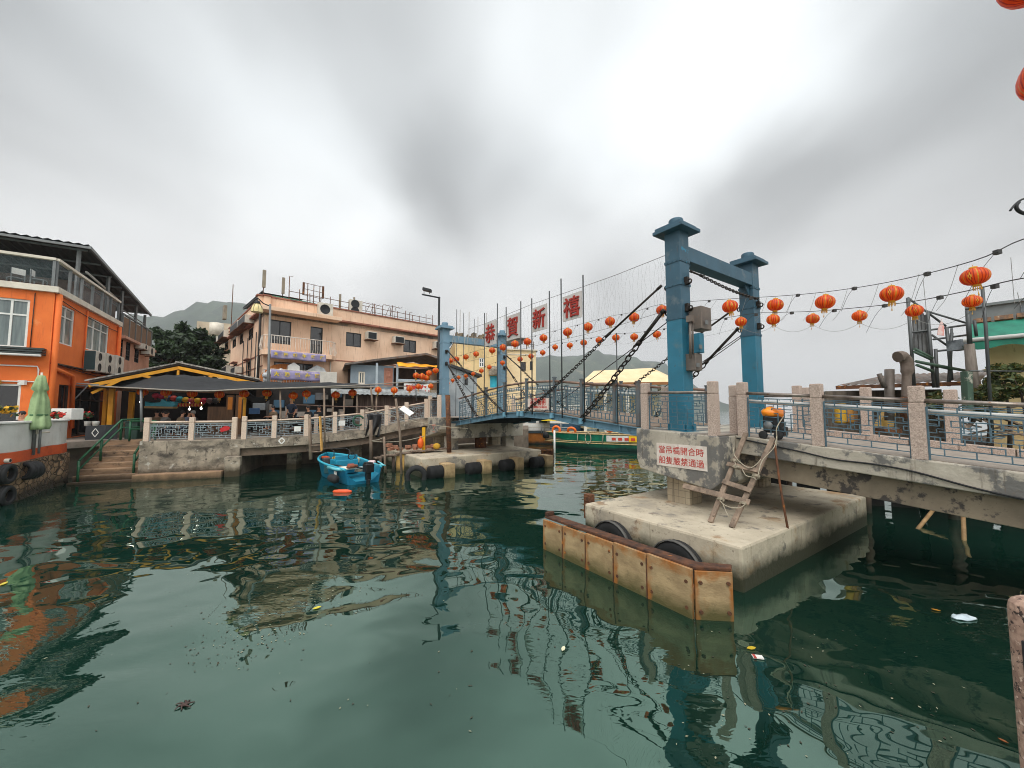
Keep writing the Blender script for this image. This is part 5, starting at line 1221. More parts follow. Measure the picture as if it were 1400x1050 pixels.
locf(mb).build('side_rail',MATS['rail_white'],fb)
cn=thing('yellow_canopy','bright yellow flat canopy on thin posts over the boats','canopy',PD(754,580,33))
mb=MB(); p=PD(738,574,33); q=PD(770,578,33); mb.obox(p,V((q.x-p.x,0,-.15)),V((0,2.2,0)),UP*.22); mb.box(PD(747,572.5,33.6),(1.0,1.4,.3)); mb.build('cloth',plain('canopy_yellow',(250,214,10),.6),cn)
mb=MB()
for x in (740,768):
    for d in (33,35): a=PD(x,578,d); mb.tube([a,V((a.x,a.y,.9))],.03,5)
mb.build('canopy_post',M_grey,cn)
for x,d,l in ((758,28,'white mooring post behind the seaward end of the far pier'),(717,31,'white mooring post in front of the orange work boat')):
    a=PD(x,600,d); tag(MB().tube([V((a.x,a.y,-.5)),V((a.x,a.y,1.6))],.07,8).build('mooring_post',M_white),l,'post')
# ---------------------------------------------------------------- orange building and its planter wall
M_or=mat('render_orange',L(234,120,52),L(222,106,42),1.0,.8,.12,16,layers=[(L(190,90,44),2.6,.58,.78,(4,4,.3)),(L(236,150,92),1.3,.62,.78),(L(150,84,50),3.2,.66,.80,(5,5,.25))])
M_cream=mat('trim_cream',L(222,212,196),L(200,190,174),2,.6)
M_glass=glassm('window_glass',L(70,82,84))
M_glass2=glassm('window_glass_dark',L(40,40,40))
M_curt=mat('curtain_glass',L(120,132,130),L(84,94,94),1.1,.12,stretch=(5,5,.4),spec=.8)
CO=V((-21.2,17.5,0)); FOf=Fac(CO.xy,(.854,.52)); FOs=Fac(CO.xy,(-.52,.854))
ob=thing('orange_house','orange rendered house with white windows and a roofed glass terrace on top','house',CO+V((-2,3,ZQ)))
zL=8.62; zlow=ZQ
# front
w1=FOf.rect(-40,406,39,474); w1=(w1[0],w1[1],w1[2],w1[3]); op=FOf.rect(-40,524,27,580)
mb=MB(); FOf.wall(mb,-9,0,zlow,zL,[w1,op],.18)
w2=FOs.rect(79,419,102,472); w3=FOs.rect(118,438,149,482); w4=FOs.rect(70+9,526,94,578); w5=(2.75,8.0,ZQ+.02,4.25)
FOs.wall(mb,0,8.4,zlow,zL,[w2,w3,w4,w5],.25)
# rear and inner closure
e=FOs.pt(8.4,0); fL=FOf.pt(-9,0); 
for p,q in ((e,e+fL-CO),(e+fL-CO,fL)): mb.poly([V((p.x,p.y,zlow)),V((q.x,q.y,zlow)),V((q.x,q.y,zL)),V((p.x,p.y,zL))])
mb.build('wall',M_or,ob,fix=False)
mb=MB(); r4=[CO,e,e+fL-CO,fL]; mb.prism([V((p.x,p.y,zL-.02)) for p in r4],UP*.06); mb.prism([V((p.x*.98-.3,p.y*.98+.5,5.2)) for p in r4],UP*.06); mb.build('floor_slabs',M_int2,ob)
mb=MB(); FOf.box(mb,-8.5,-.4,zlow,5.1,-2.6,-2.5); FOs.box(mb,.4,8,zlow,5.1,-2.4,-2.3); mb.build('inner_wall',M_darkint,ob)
FOf.window(ob,w1,M_white,M_curt,3,1,.09,.10,trans=.68); FOf.window(ob,op,M_white,M_glass2,1,1,.09,.1)
FOs.window(ob,w2,M_white,M_curt,2,1,.07,.10,trans=.72); FOs.window(ob,w3,M_white,M_curt,3,1,.07,.10,trans=.72); FOs.window(ob,w4,M_int2,M_glass2,1,1,.05,.1)
mb=MB(); FOf.box(mb,-9,.16,zL-.12,zL+.16,-.1,.16); FOs.box(mb,.163,8.5,zL-.12,zL+.16,-.1,.16); mb.build('ledge',M_cream,ob,bevel=.015)
mb=MB(); mb.tube([FOs.pt(.12,zlow,.1),FOs.pt(.12,zL-.15,.1)],.11,10); mb.tube([FOs.pt(.25,5.0,.1),FOs.pt(2.0,4.78,.14),FOs.pt(2.3,zlow+.5,.14)],.09,8); mb.tube([FOs.pt(3.4,zL-.2,.06),FOs.pt(3.35,5.2,.06)],.035,6); mb.tube([FOs.pt(8.2,zlow,.1),FOs.pt(8.2,zL-.2,.1)],.10,8)
mb.build('drain_pipe',M_or,ob)
mb=MB(); mb.tube([FOf.pt(-3,5.05,.05),FOf.pt(-.35,5.05,.05),FOf.pt(-.3,4.9,.05),FOf.pt(-.3,4.35,.05),FOf.pt(-3,4.35,.05)],.03,6); mb.box(FOf.pt(-.75,4.3,.06),(.3,.1,.2)); mb.build('white_conduit',M_white,ob)
mb=MB(); k,z=FOf.uv(52,484); 
for i in range(3): FOf.box(mb,-5,-.12,5.55+i*.12,5.63+i*.12,.02,.5-.12*i)
mb.build('window_hood',plain('hood_dark',(50,58,56),.5),ob); MB().tube([FOf.pt(-5,5.5,.52),FOf.pt(-.1,5.5,.52)],.05,8).build('hood_edge',M_white,ob)
FOs.window(ob,w5,M_int2,M_glass2,4,1,.08,.2,name='shopfront',trans=.75)
# terrace glass railing
M_clear=mat('terrace_glass',L(120,138,140),L(100,118,120),2,.05,spec=.9)
_p=M_clear.node_tree.nodes['Principled BSDF']; _p.inputs['Alpha'].default_value=.16
mb=MB(); gl=MB(); tr=MB()
def trail(Fc,k0,k1,n,z0,z1):
    for i in range(n+1):
        k=k0+(k1-k0)*i/n; q_=MB(); Fc.box(q_,k-.05,k+.05,z0,z1-.05,-.1,.0); q_.build('railing_post',M_grey,ob)
        if i<n: gl.poly([Fc.pt(k+.06,z0+.1,-.05),Fc.pt(k+(k1-k0)/n-.06,z0+.1,-.05),Fc.pt(k+(k1-k0)/n-.06,z1-.12,-.05),Fc.pt(k+.06,z1-.12,-.05)])
    Fc.box(tr,k0-.06,k1+.06,z1-.12,z1,-.14,.05)
trail(FOf,-9,-.1,5,zL+.16,10.15); trail(FOs,.12,8.3,6,zL+.16,10.15)
gl.build('railing_glass',M_clear,ob,fix=False); tr.build('railing_top',M_cream,ob)
# roof over the terrace
M_roofd=mat('roof_dark_sheet',L(58,60,62),L(40,42,44),1.5,.6,.3,8)
Fr0=FOs.pt(3.0,0); 
def rf(k,m_,z): p=FOs.pt(k,0)+(-FOf.d)*m_; return V((p.x,p.y,z))
mb=MB(); corr(mb,rf(2.6,-.15,11.75),rf(2.6,10,11.75),rf(14.4,10,10.6),rf(14.4,-.15,10.6),56,.035); corr(mb,rf(2.6,-.15,11.80),rf(2.6,10,11.80),rf(14.4,10,10.65),rf(14.4,-.15,10.65),56,.035); mb.build('roof',M_roofd,ob,fix=False)
mb=MB(); mb.beam(rf(2.6,-.2,11.68),rf(14.4,-.2,10.52),.10,.16); mb.beam(rf(2.65,-.2,11.66),rf(2.65,9,11.66),.1,.12)
for i in range(7): k=3+i*1.8; z=11.62-(k-2.6)*.0975; mb.beam(rf(k,0,z),rf(k,9.5,z),.07,.09)
for k,m_ in ((3.0,0.3),(6.5,.1),(9,.1),(12,.1),(14.2,.1),(3.0,4.5),(14.2,5)): z=11.6-(k-2.6)*.0975; mb.beam(rf(k,m_,zL),rf(k,m_,z),.12,.12,up=(1,0,0))
mb.beam(rf(3.0,.25,9.9),rf(14.2,.1,9.75),.05,.05)
mb.build('roof_frame',M_grey,ob)
mb=MB(); mb.obox(rf(6.0,.9,zL+.05),FOs.d*5,-FOf.d*3.5,UP*1.9); mb.build('roof_room',mat('roof_room',L(120,96,84),L(88,70,62),2,.8),ob)
MB().tube([rf(5.0,.6,10.95),rf(9.5,.5,10.55)],.06,8).build('awning_roller',M_white,ob)
tg_='chairs on the orange house terrace'
def chair(p,rz,label):
    t=thing('terrace_chair',label,'chair',p,rz,tg_); W=wm(t)
    mb=MB(); mb.box((0,0,.45),(.45,.45,.04)); mb.v=[W@v for v in mb.v]; mb.build('seat',M_grey,t)
    mb=MB(); mb.box((-.21,0,.75),(.04,.42,.28)); mb.v=[W@v for v in mb.v]; mb.build('backrest',M_white,t)
    for x in (-.2,.2):
        for y in (-.2,.2):
            mb=MB(); mb.box((x,y,.22 if x>0 else .44),(.04,.04,.44 if x>0 else .88)); mb.v=[W@v for v in mb.v]; mb.build('leg',M_grey,t)
for i,(m_,k) in enumerate(((.9,1.0),(1.7,1.2),(2.6,1.0))):
    p=rf(k,m_,zL+.17); chair(p,.6+i*2.2,['pale terrace chair behind the glass next to the corner post','pale terrace chair in the middle behind the front glass','pale terrace chair behind the front glass at the frame edge'][i])
# pinkish rear wing with its own railing
M_pinkw=mat('render_dusty_pink',L(196,152,130),L(172,130,110),1.2,.85,.1,layers=[(L(130,96,80),2,.6,.8,(2,2,.4))])
pw=thing('pink_rear_house','dusty pink house with barred windows joined behind the orange house','house',FOs.pt(11,ZQ,-2))
hs=[FOs.rect(*r) for r in ((161,460,168,488),(172,465,178,493),(184,470,190,496))]
mb=MB(); FOs.wall(mb,8.52,15.6,ZQ,7.75,hs,.15); a=FOs.pt(15.6,0); b=a-FOs.n*7
mb.poly([V((a.x,a.y,ZQ)),V((b.x,b.y,ZQ)),V((b.x,b.y,7.75)),V((a.x,a.y,7.75))]); mb.build('wall',M_pinkw,pw,fix=False)
for h in hs: FOs.window(pw,h,M_dark,M_glass2,2,4,.04,.06)
mb=MB(); FOs.box(mb,8.52,15.9,7.76,7.95,-7,.35); mb.build('roof_slab',M_pinkw,pw,bevel=.02)
mb=MB(); FOs.box(mb,8.6,8.75,ZQ,7.7,.005,.06); mb.build('drain_pipe',M_cream,pw)
mb=MB(); mr=MB()
for i in range(6):
    k=8.8+i*1.35; FOs.box(mr,k-.05,k+.05,7.96,9.4,.0,.1)
    if i<5: FOs.box(mb,k+.08,k+1.25,8.05,9.3,.03,.06)
FOs.box(mr,8.8,15.6,9.4,9.48,-.02,.1)
mb.build('bamboo_screen',mat('brown_screen',L(132,104,80),L(98,76,58),5,.9,stretch=(6,6,.5)),pw); mr.build('railing_frame',M_grey,pw)
# air-conditioner units
M_ac=mat('ac_white',L(208,202,190),L(186,178,164),3,.6,layers=[(L(150,130,104),5,.64,.74)])
def ac_split(Fc,r,label,group,dpt=.38,fans=1):
    k0,k1,z0,z1=Fc.rect(*r); t=thing('air_conditioner',label,'air conditioner',Fc.pt((k0+k1)/2,z0,dpt/2),group=group)
    mb=MB(); Fc.box(mb,k0,k1,z0+.04,z1,.06,dpt+.06); mb.build('casing',M_ac,t,bevel=.015)
    for j in range(fans):
        rr=min((k1-k0)*.36,(z1-z0)/fans*.38); c=Fc.pt(k0+(k1-k0)*.42,z0+(z1-z0)*(j+.5)/fans,dpt+.06)
        M=Matrix((Fc.d,UP,Fc.n)).transposed(); mb=MB(); mb.lathe([(rr,0),(rr,.015),(rr*.9,.02),(rr*.85,.005),(.001,.005)],18,c,M); mb.build('fan_grille',M_dark,t)
    mb=MB()
    for k in (k0+.1,k1-.1): Fc.box(mb,k-.02,k+.02,z0-.02,z0+.035,.0,dpt+.04)
    mb.build('bracket',M_rust,t); return t
gac='split air conditioners on the orange house'
M_tealc=plain('ac_teal',(40,72,76),.6)
for i,(r,l) in enumerate((((112,480,127,509),'white air conditioner with a dark teal side below the triple window'),((128,483,140,511),'white air conditioner in the middle of the row of three on the orange house'),((143,486,154,513),'white air conditioner at the far end of the row of three on the orange house'))):
    t=ac_split(FOs,r,l,gac,.45,2)
    if i==0:
        k0,k1,z0,z1=FOs.rect(*r); mb=MB(); FOs.box(mb,k0-.02,k0-.004,z0+.1,z1-.04,.08,.5); mb.build('side_panel',M_tealc,t)
mb=MB(); mb.beam(FOs.pt(2.6,4.35,.3),FOs.pt(7.4,4.5,.3),.5,.08); mb.beam(FOs.pt(2.6,4.35,.5),FOs.pt(2.4,3.4,0),.05,.05); mb.beam(FOs.pt(7.0,4.35,.5),FOs.pt(7,3.6,0),.05,.05); tag(mb.build('ac_shelf',M_grey),'grey bracket shelf carrying the three air conditioners','shelf')
for r,l in (((183,470,189,478),'window air conditioner high on the dusty pink house'),((191,474,199,486),'second air conditioner at the far corner of the dusty pink house')): ac_split(FOs,r,l,'air conditioners on the dusty pink house',.5)
# ground floor canopy bits on the orange front, flowers
mb=MB(); c0=V((0,0,0))
def flowers(p,r,n,label,col):
    mb=MB(); R4=random.Random(int(p.x*100)); 
    for i in range(n):
        c=p+V((R4.gauss(0,r),R4.gauss(0,r*.5),R4.gauss(0,r*.35))); s_=R4.uniform(.05,.09)
        a=V((R4.uniform(-1,1),R4.uniform(-1,1),R4.uniform(-1,1))).normalized(); b=a.orthogonal().normalized()
        mb.m(0 if R4.random()<.6 else 1); mb.poly([c-a*s_,c-b*s_,c+a*s_,c+b*s_])
    o=mb.build('flower_box',[plain('petal_%d%d%d'%col,col,.7),plain('leaf_dark',(44,70,40),.8)],fix=False); return tag(o,label,'flowers')
flowers(PD(75,567,16.3),.15,150,'box of bright red flowers on the planter wall below the brown window',(206,40,24))
flowers(PD(116,567,18.2),.16,110,'red potted flowers by the green handrail',(190,26,36))
flowers(PD(3,560,15.4),.22,120,'yellow and red decorations in the open shopfront of the orange house',(220,170,30))
# planter wall: curved plan
fpx=[(-140,712),(-60,703),(0,690),(26,682.5),(63,667.8),(80,663.5),(88,659.5)]
fpt=[PZ(x,y,0) for x,y in fpx]; fps=smooth_pts(fpt,4); 
back=[fps[-1]+V((.1,2.6,0)),fps[-1]+V((-3,3.2,0)),fps[0]+V((-4,3,0))]
pwl=thing('planter_wall','curved white terrace wall with an orange band on a rubble stone base','wall',fps[12])
def ring(ps,off):
    out=[]
    for i,p in enumerate(ps):
        d=(ps[min(i+1,len(ps)-1)]-ps[max(i-1,0)]).normalized(); out.append(p+V((-d.y,d.x,0))*off)
    return out
def curvewall(nm,mm,z0,z1,o0,o1,bev=.02,closed=False):
    a=ring(fps,o0); b=ring(fps,o1); mb=MB(); n=len(a); vs=[]
    for p,q in zip(a,b): vs+=[V((p.x,p.y,z0)),V((p.x,p.y,z1)),V((q.x,q.y,z1)),V((q.x,q.y,z0))]
    fs=[]
    for i in range(n-1):
        for j in range(4): fs.append((4*i+j,4*i+(j+1)%4,4*i+4+(j+1)%4,4*i+4+j))
    fs+=[(0,1,2,3),(4*n-4,4*n-3,4*n-2,4*n-1)]; mb.add(vs,fs); return mb.build(nm,mm,pwl,bevel=bev)
M_rub=mat('rubble_stone',L(158,126,94),L(104,86,66),1.6,.95,.5,9,layers=[(L(178,160,136),2,.56,.66),(L(150,96,50),2,.58,.7)],tide=(L(56,46,32),.30),bd=.05)
_nt=M_rub.node_tree; _p=_nt.nodes['Principled BSDF']; _src=_p.inputs['Base Color'].links[0].from_socket
_tc=nd(_nt,'ShaderNodeTexCoord'); _mp=nd(_nt,'ShaderNodeMapping'); _mp.inputs['Scale'].default_value=(1,1,1.5); _nt.links.new(_tc.outputs['Object'],_mp.inputs[0])
_v=nd(_nt,'ShaderNodeTexVoronoi',feature='DISTANCE_TO_EDGE'); _v.inputs['Scale'].default_value=3.2; _nt.links.new(_mp.outputs[0],_v.inputs['Vector'])
_r=nd(_nt,'ShaderNodeMapRange'); _r.inputs['From Min'].default_value=.02; _r.inputs['From Max'].default_value=.09; _nt.links.new(_v.outputs['Distance'],_r.inputs['Value'])
_nt.links.new(mixc(_nt,_r.outputs[0],L(74,62,50),_src),_p.inputs['Base Color'])
_b=nd(_nt,'ShaderNodeBump'); _b.inputs['Distance'].default_value=.10; _b.inputs['Strength'].default_value=.9; _nt.links.new(_r.outputs[0],_b.inputs['Height']); _nt.links.new(_p.inputs['Normal'].links[0].from_socket,_b.inputs['Normal']); _nt.links.new(_b.outputs[0],_p.inputs['Normal'])
curvewall('rubble_base',M_rub,-1.5,1.29,.6,-.10,.0); curvewall('orange_band',mat('band_orange',L(206,88,40),L(180,72,32),2,.8,layers=[(L(130,70,44),4,.62,.74)]),1.292,1.66,.6,.0)
curvewall('white_wall',mat('wall_white_dirty',L(212,210,204),L(190,188,182),1.2,.75,.05,layers=[(L(140,138,132),1.2,.6,.78),(L(120,112,100),3,.68,.8,(2,2,.4))]),1.662,2.62,.25,.03)
curvewall('coping',M_white,2.622,2.70,.30,-.03)
mb=MB(); mb.prism([p+UP*1.4 for p in ring(fps,.5)]+[p+UP*1.4 for p in back],UP*.27); mb.build('terrace_floor',M_deck,pwl)
mb=MB(); p=fps[-1]; mb.box(p+V((-.5,.35,2.9)),(.9,.5,.5)); mb.build('raised_end',M_white,pwl,bevel=.03)
mb=MB(); q=PZ(43,676,0); q=V((q.x+.08,q.y-.10,0)); mb.tube([V((q.x+.04,q.y-.05,1.45)),V((q.x+.04,q.y-.05,4.3))],.05,7); mb.tube([V((q.x+.22,q.y-.03,1.5)),V((q.x+.22,q.y-.03,2.8))],.035,6); mb.build('steel_post',M_grey,pwl)
dW=(fpt[3]-fpt[2]).normalized(); nW=V((dW.y,-dW.x,0)); q=PP(7,630,fpt[2],nW); mb=MB(); mb.tube([q-nW*.3,q+nW*.12],.07,12); mb.build('drain_outlet',M_cream,pwl); MB().tube([q+nW*.121,q+nW*.124],.055,12).build('drain_mouth',M_dark,pwl)
gt2='tyres hung on the planter wall base'
def tpx(x,y,d): return PD(x,y,d)
dW=(fpt[3]-fpt[2]).normalized(); nW=V((dW.y,-dW.x,0))
def wpl(x,y,o): return PP(x,y,fpt[2]+nW*o,nW)
for p,ax,r,w_,l in ((wpl(9,648,.16),nW,.33,.24,'black tyre hung flat against the stones nearest the frame edge'),(wpl(41,643,.22),(nW*.35+dW*.95),.32,.44,'wide black tyre standing proud of the stones'),(wpl(7,678,.16),nW,.33,.24,'black tyre half sunk at the waterline')):
    mb=MB(); tyre(mb,r,w_,p,ax); tag(mb.build('tyre',M_black),l,'tyre',gt2)
# folded parasol
um=thing('folded_parasol','folded pale green parasol tied with a band over the terrace wall','parasol',PD(57,590,14.6))
c=PD(57,513,14.15); b=PD(54,587,14.15); H=c.z-b.z
prof=[(.03,0),(.09,-.02),(.20,-.26*H),(.13,-.30*H),(.19,-.45*H),(.24,-.70*H),(.22,-.735*H),(.24,-.77*H),(.30,-.93*H),(.27,-1.0*H),(.10,-.99*H)]
mb=MB(); mb.lathe([(r*1.0,z) for r,z in prof],28,c,None,True,lambda a,i:1+.20*math.sin(7*a+i*.4)+.08*math.sin(3*a+i))
mb.build('canopy_cloth',mat('parasol_green',L(158,180,132),L(132,154,110),3,.8),um,fix=False)
mb=MB(); mb.lathe([(.235,-.72*H),(.25,-.735*H),(.235,-.75*H)],20,c); mb.build('tie_band',plain('band_green',(70,110,70),.7),um)
mb=MB(); mb.tube([c+UP*.1,V((c.x,c.y,2.2))],.03,8); mb.tube([V((c.x,c.y,2.25)),V((c.x-.15,c.y+.5,2.25))],.03,6); mb.build('pole',M_cream,um)
mb=MB(); mb.tube(sagline(FOs.pt(.3,8.3,.05),FOs.pt(8.2,8.1,.05),.12),.018,5); mb.tube(sagline(FOs.pt(.3,5.25,.12),FOs.pt(8.2,5.0,.12),.10),.02,5); mb.tube([FOf.pt(-.6,8.4,.03),FOf.pt(-.62,5.7,.03)],.016,5); tag(mb.build('wall_cables',plain('cable_black',(34,30,28),.7)),'black cables strung along the orange house side wall','cables')
# strip light on the front
tag(MB().tube([FOf.pt(-3,4.3,.14),FOf.pt(-1.35,4.3,.14)],.11,10).build('wall_light',plain('ochre_glass',(206,160,60),.4)),'ochre strip lamp on the orange front wall','lamp')
# ---------------------------------------------------------------- pavilion and black netting canopy
M_yel=mat('paint_yellow',L(226,160,28),L(200,134,24),2,.6,layers=[(L(150,100,40),4,.64,.74)])
pv=thing('pavilion','open pavilion with a yellow timber gable under a dark roof on the quay','pavilion',PD(245,600,22))
dP=20.6
ap_=PD(245,499,dP+.6); el=PD(122,523,dP-2); er=PD(352,521,dP+1.2); bkv=FR.n*-6.5
M_tile=mat('dark_tiles',L(64,58,56),L(44,40,40),6,.8,.4,10)
mb=MB(); 
for a,b in ((el,ap_),(ap_,er)):
    mb.prism([a,b,b+bkv,a+bkv],UP*.10)
mb.build('roof',M_tile,pv)
mb=MB(); off=FR.n*.05-UP*.16
for a,b in ((el,ap_),(ap_,er)): mb.beam(a+off,b+off,.10,.17)
m1=ap_+off-UP*.15; mb.beam(m1,m1-UP*.8,.16,.10,up=FR.d)
for f,s_ in ((.55,1),(.35,1)): 
    a=el+(ap_-el)*f+off
    mb.beam(a,a+(ap_-el).normalized()*(1.5 if f>.5 else -1.1)-UP*(.9 if f>.5 else .4),.12,.12)
a=ap_+(er-ap_)*.45+off; mb.beam(a,a-(er-ap_).normalized()*.9-UP*.7,.12,.12)
mb.build('gable_beam',M_yel,pv)
mb=MB(); sl=MB()
for a,b in ((el,ap_),(ap_,er)):
    n=14
    for i in range(n+1):
        p=a+(b-a)*(i/n)+UP*.14+FR.n*.02; mb.beam(p-(b-a).normalized()*.16,p+(b-a).normalized()*.16,.10,.07)
mb.build('ridge_tiles',mat('edge_tiles',L(176,170,160),L(110,104,98),8,.7),pv)
for x,y0,y1,d,w_ in ((142,524,607,20.3,.16),(149,527,615,19.6,.20),(176,536,604,21.2,.22),(333,534,577,20.4,.13)):
    p=PD(x,y0,d); MB().obox(V((p.x,p.y,ZQ)),FR.d*w_,FR.n*-w_,UP*(p.z-ZQ)).build('column',M_yel,pv,bevel=.02)
mb=MB(); mb.beam(PD(147,531,20.2),PD(338,536,20.9),.12,.22); mb.build('eaves_beam',mat('beam_pinkish',L(150,112,92),L(120,90,74),3,.8),pv)
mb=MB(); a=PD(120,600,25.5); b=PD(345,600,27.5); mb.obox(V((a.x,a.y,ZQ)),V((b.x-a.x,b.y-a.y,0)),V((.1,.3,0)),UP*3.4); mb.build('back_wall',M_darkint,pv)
mb=MB(); 
for x0,x1,y0,y1,d in ((283,305,556,578,22.5),(308,318,540,577,22.3),(321,330,540,577,22.3)):
    p=PD(x0,y1,d); q=PD(x1,y0,d); mb.obox(V((p.x,p.y,ZQ)),FR.d*(q.x-p.x),FR.n*-.3,UP*(q.z-ZQ))
mb.build('stall_panel',[mat('panel_timber',L(112,82,58),L(84,62,46),2,.8,stretch=(5,5,.4))],pv)
mb=MB()
for x0,x1,y0,y1 in ((311,317,543,560),(325,330,543,572)): p=PD(x0,y1,22); q=PD(x1,y0,22); mb.obox(p,FR.d*(q.x-p.x),FR.n*-.05,UP*(q.z-p.z))
mb.build('orange_door',plain('door_orange',(196,116,30),.6),pv)
# netting canopy
M_net=mat('black_netting',L(42,43,45),L(32,33,35),3,.9,.25,12,stretch=(.6,3,3))
cnp=thing('shade_canopy','wide black netting canopy sagging in front of the pavilion and restaurants','canopy',PD(300,600,19.5))
tops=[(128,525,20.2),(175,520,20.3),(215,514.5,20.3),(246,513,20.3),(285,516,20.4),(325,521,20.5),(365,522.5,20.8),(420,523,21.2),(470,524,21.8),(505,526,22.3)]
bots=[(124,527,18.6),(160,529.5,18.4),(192,531,18.4),(240,533.5,18.6),(285,534.5,18.8),(335,532,19),(380,531,19.4),(430,530,20),(475,529.5,20.6),(512,529,21)]
T=smooth_pts([PD(*q) for q in tops],5); Bq=smooth_pts([PD(*q) for q in bots],5)
mb=MB(); nv_=8
vsn=[]
for j in range(nv_+1):
    f=j/nv_
    for i in range(len(T)): vsn.append(T[i]+(Bq[i]-T[i])*f-UP*(.18*4*f*(1-f))+UP*.03*math.sin(i*1.7+j))
nT=len(T); mb.add(vsn,[(j*nT+i,j*nT+i+1,(j+1)*nT+i+1,(j+1)*nT+i) for j in range(nv_) for i in range(nT-1)],True)
o=mb.build('netting',M_net,cnp,fix=False); o.modifiers.new('s','SOLIDIFY').thickness=.02
mb=MB(); mb.tube(Bq,.035,5); mb.tube([PD(380,531,19.4),PD(480,527,20.6),PD(600,520,22.2)],.03,5); mb.tube([PD(512,529,21),PD(560,528,22),PD(604,522,22.6)],.025,5); mb.build('edge_pole',plain('pole_pale',(150,140,128),.6),cnp)
mb=MB(); mb.tube([PD(193,531,18.5),PD(193.5,590,18.5)],.055,7); mb.tube([PD(105,524,18.3),PD(135,526,18.4)],.03,6); mb.build('grey_pole',M_grey,cnp)
t=thing('sagging_tarp','loose black tarp bundle hanging below the canopy','tarp',PD(360,545,20.4))
mb=MB(); pts=[PD(335,536,20.3),PD(345,545,20.3),PD(358,547,20.3),PD(365,544,20.3),PD(371,535,20.3)]; mb.tube(smooth_pts(pts,4),[.05]+[.16]*14+[.18,.05],8); mb.build('cloth',plain('tarp_black',(30,30,32),.8),t)
# lanterns hung under the canopy
gl_='dark red lanterns under the black canopy'
for i,(x,y,d) in enumerate(((195,536,19.3),(227,536.5,19.4),(263,538,19.5),(300,539.5,19.7),(334,538.5,19.9),(365,537.5,20.1),(401,541,20.4),(419,538.5,20.6),(459,540,21.2),(482,537,21.6))):
    put_lantern(big,PD(x,y,d),'dark red lantern under the black canopy, %s counting from the steps'%ORD[i],gl_,1.15)
go='orange lanterns strung before the blue-grey house'
for i,(x,y,d,s_) in enumerate(((517,533,21,1.0),(539,533.5,21.4,1.05),(560,531.5,22,1.0),(572,528.5,22,.95),(589,528,22,.9),(569,513.5,23.5,1.1),(577,514.5,23.7,1.15),(583,517,23.9,1.05),(586.5,510,24.1,1.1),(595.5,506.5,24.3,1.1))):
    put_lantern(sml,PD(x,y,d),'orange lantern before the blue-grey house, %s in order from the black sheet'%ORD[i],go,s_*1.25)
tag(MB().tube(sagline(PD(505,527,21),PD(600,521,22.4),.12)+[],.012,4).build('lantern_wire',M_wire),'wire carrying the orange lanterns before the blue-grey house','wire')
tag(MB().tube([PD(568,506,23.5),PD(569,548,23.5)],.03,5).build('lantern_pole',M_grey),'thin grey pole holding a cluster of orange lanterns','pole')
cols=[(190,40,70),(180,44,80),(70,90,120),(200,70,60),(40,140,150),(214,160,20),(196,60,80),(220,170,30),(200,30,60),(110,80,80),(60,58,60)]
for i,cc_ in enumerate(cols):
    x=213+i*8.2; y=541+ (i*1.1 if i<6 else 6.5); mb=MB(); mb.ball(PD(x,y,21.0),.17,12,7,(1,1,.85)); mb.lathe([(.05,-.16),(.05,-.20)],8,PD(x,y,21.0))
    nm=['dark pink','crimson','slate blue','coral','turquoise','golden yellow','rose','bright yellow','magenta','dull mauve','charcoal'][i]
    tag(mb.build('paper_lantern',plain('garland_%d'%i,cc_,.5)),nm+' paper lantern in the colourful garland under the pavilion','lantern','colourful garland lanterns')
mb=MB()
for i in range(20): 
    p=PD(236+i*2.1,553.5,21.1); mb.m(i%2); mb.ball(p,.075,6,5,(.8,.8,1.3))
tag(mb.build('bunting_row',[plain('bunting_red',(190,40,30),.5),plain('bunting_gold',(210,150,60),.5)]),'row of small red and gold trinkets hung over the stall','bunting')
t=thing('boat_sign','turquoise boat-shaped signboard over the stall','sign',PD(215,552,20.9))
zf_=lambda x,y:PD(x,y,20.9)
mb=MB(); mb.prism([zf_(198,555),zf_(236,556),zf_(240,553),zf_(236,549),zf_(229,549.5),zf_(221,545.5),zf_(219,550),zf_(205,551),zf_(198,549)],V((.05,.25,0))); mb.build('shape',plain('sign_turquoise',(70,170,190),.5),t)
mb=MB(); mb.prism([zf_(197,555.2),zf_(238,556.2),zf_(236,558.5),zf_(197,558)],V((.05,.22,0))); mb.build('base_strip',plain('sign_ochre',(180,150,100),.6),t)
gb_='lit bulbs in the pavilion'
M_bulb=bpy.data.materials.new('lit_bulb'); M_bulb.use_nodes=True; _b=M_bulb.node_tree.nodes['Principled BSDF']; _b.inputs['Emission Color'].default_value=(1,.9,.75,1); _b.inputs['Emission Strength'].default_value=6
for i,(x,y) in enumerate(((259,559.5),(275,558.5),(192,549.5))):
    mb=MB(); mb.ball(PD(x,y,21.3),.055,10,6); mb.tube([PD(x,y,21.3)+UP*.05,PD(x,y,21.3)+UP*.5],.01,4); tag(mb.build('bulb',M_bulb),['small lit bulb in the middle of the stall','small lit bulb by the stall panel','small lit bulb beside the grey canopy pole'][i],'lamp',gb_)
# tables
mb=MB(); a=PD(215,590,20.6); mb.box(V((a.x,a.y,2.40)),(3.4,.9,.05)); 
for x in (-1.5,1.5): mb.box(V((a.x+x,a.y,2.02)),(.06,.6,.72))
tag(mb.build('dining_table',M_wood),'long timber dining table behind the quay railing','table')
mb=MB(); a=PD(392,580,21.6); mb.box(V((a.x,a.y,2.40)),(1.6,.9,.05)); mb.box(V((a.x,a.y,2.02)),(.1,.5,.72)); tag(mb.build('dining_table',M_wood),'small timber table behind the bank ramp railing','table')
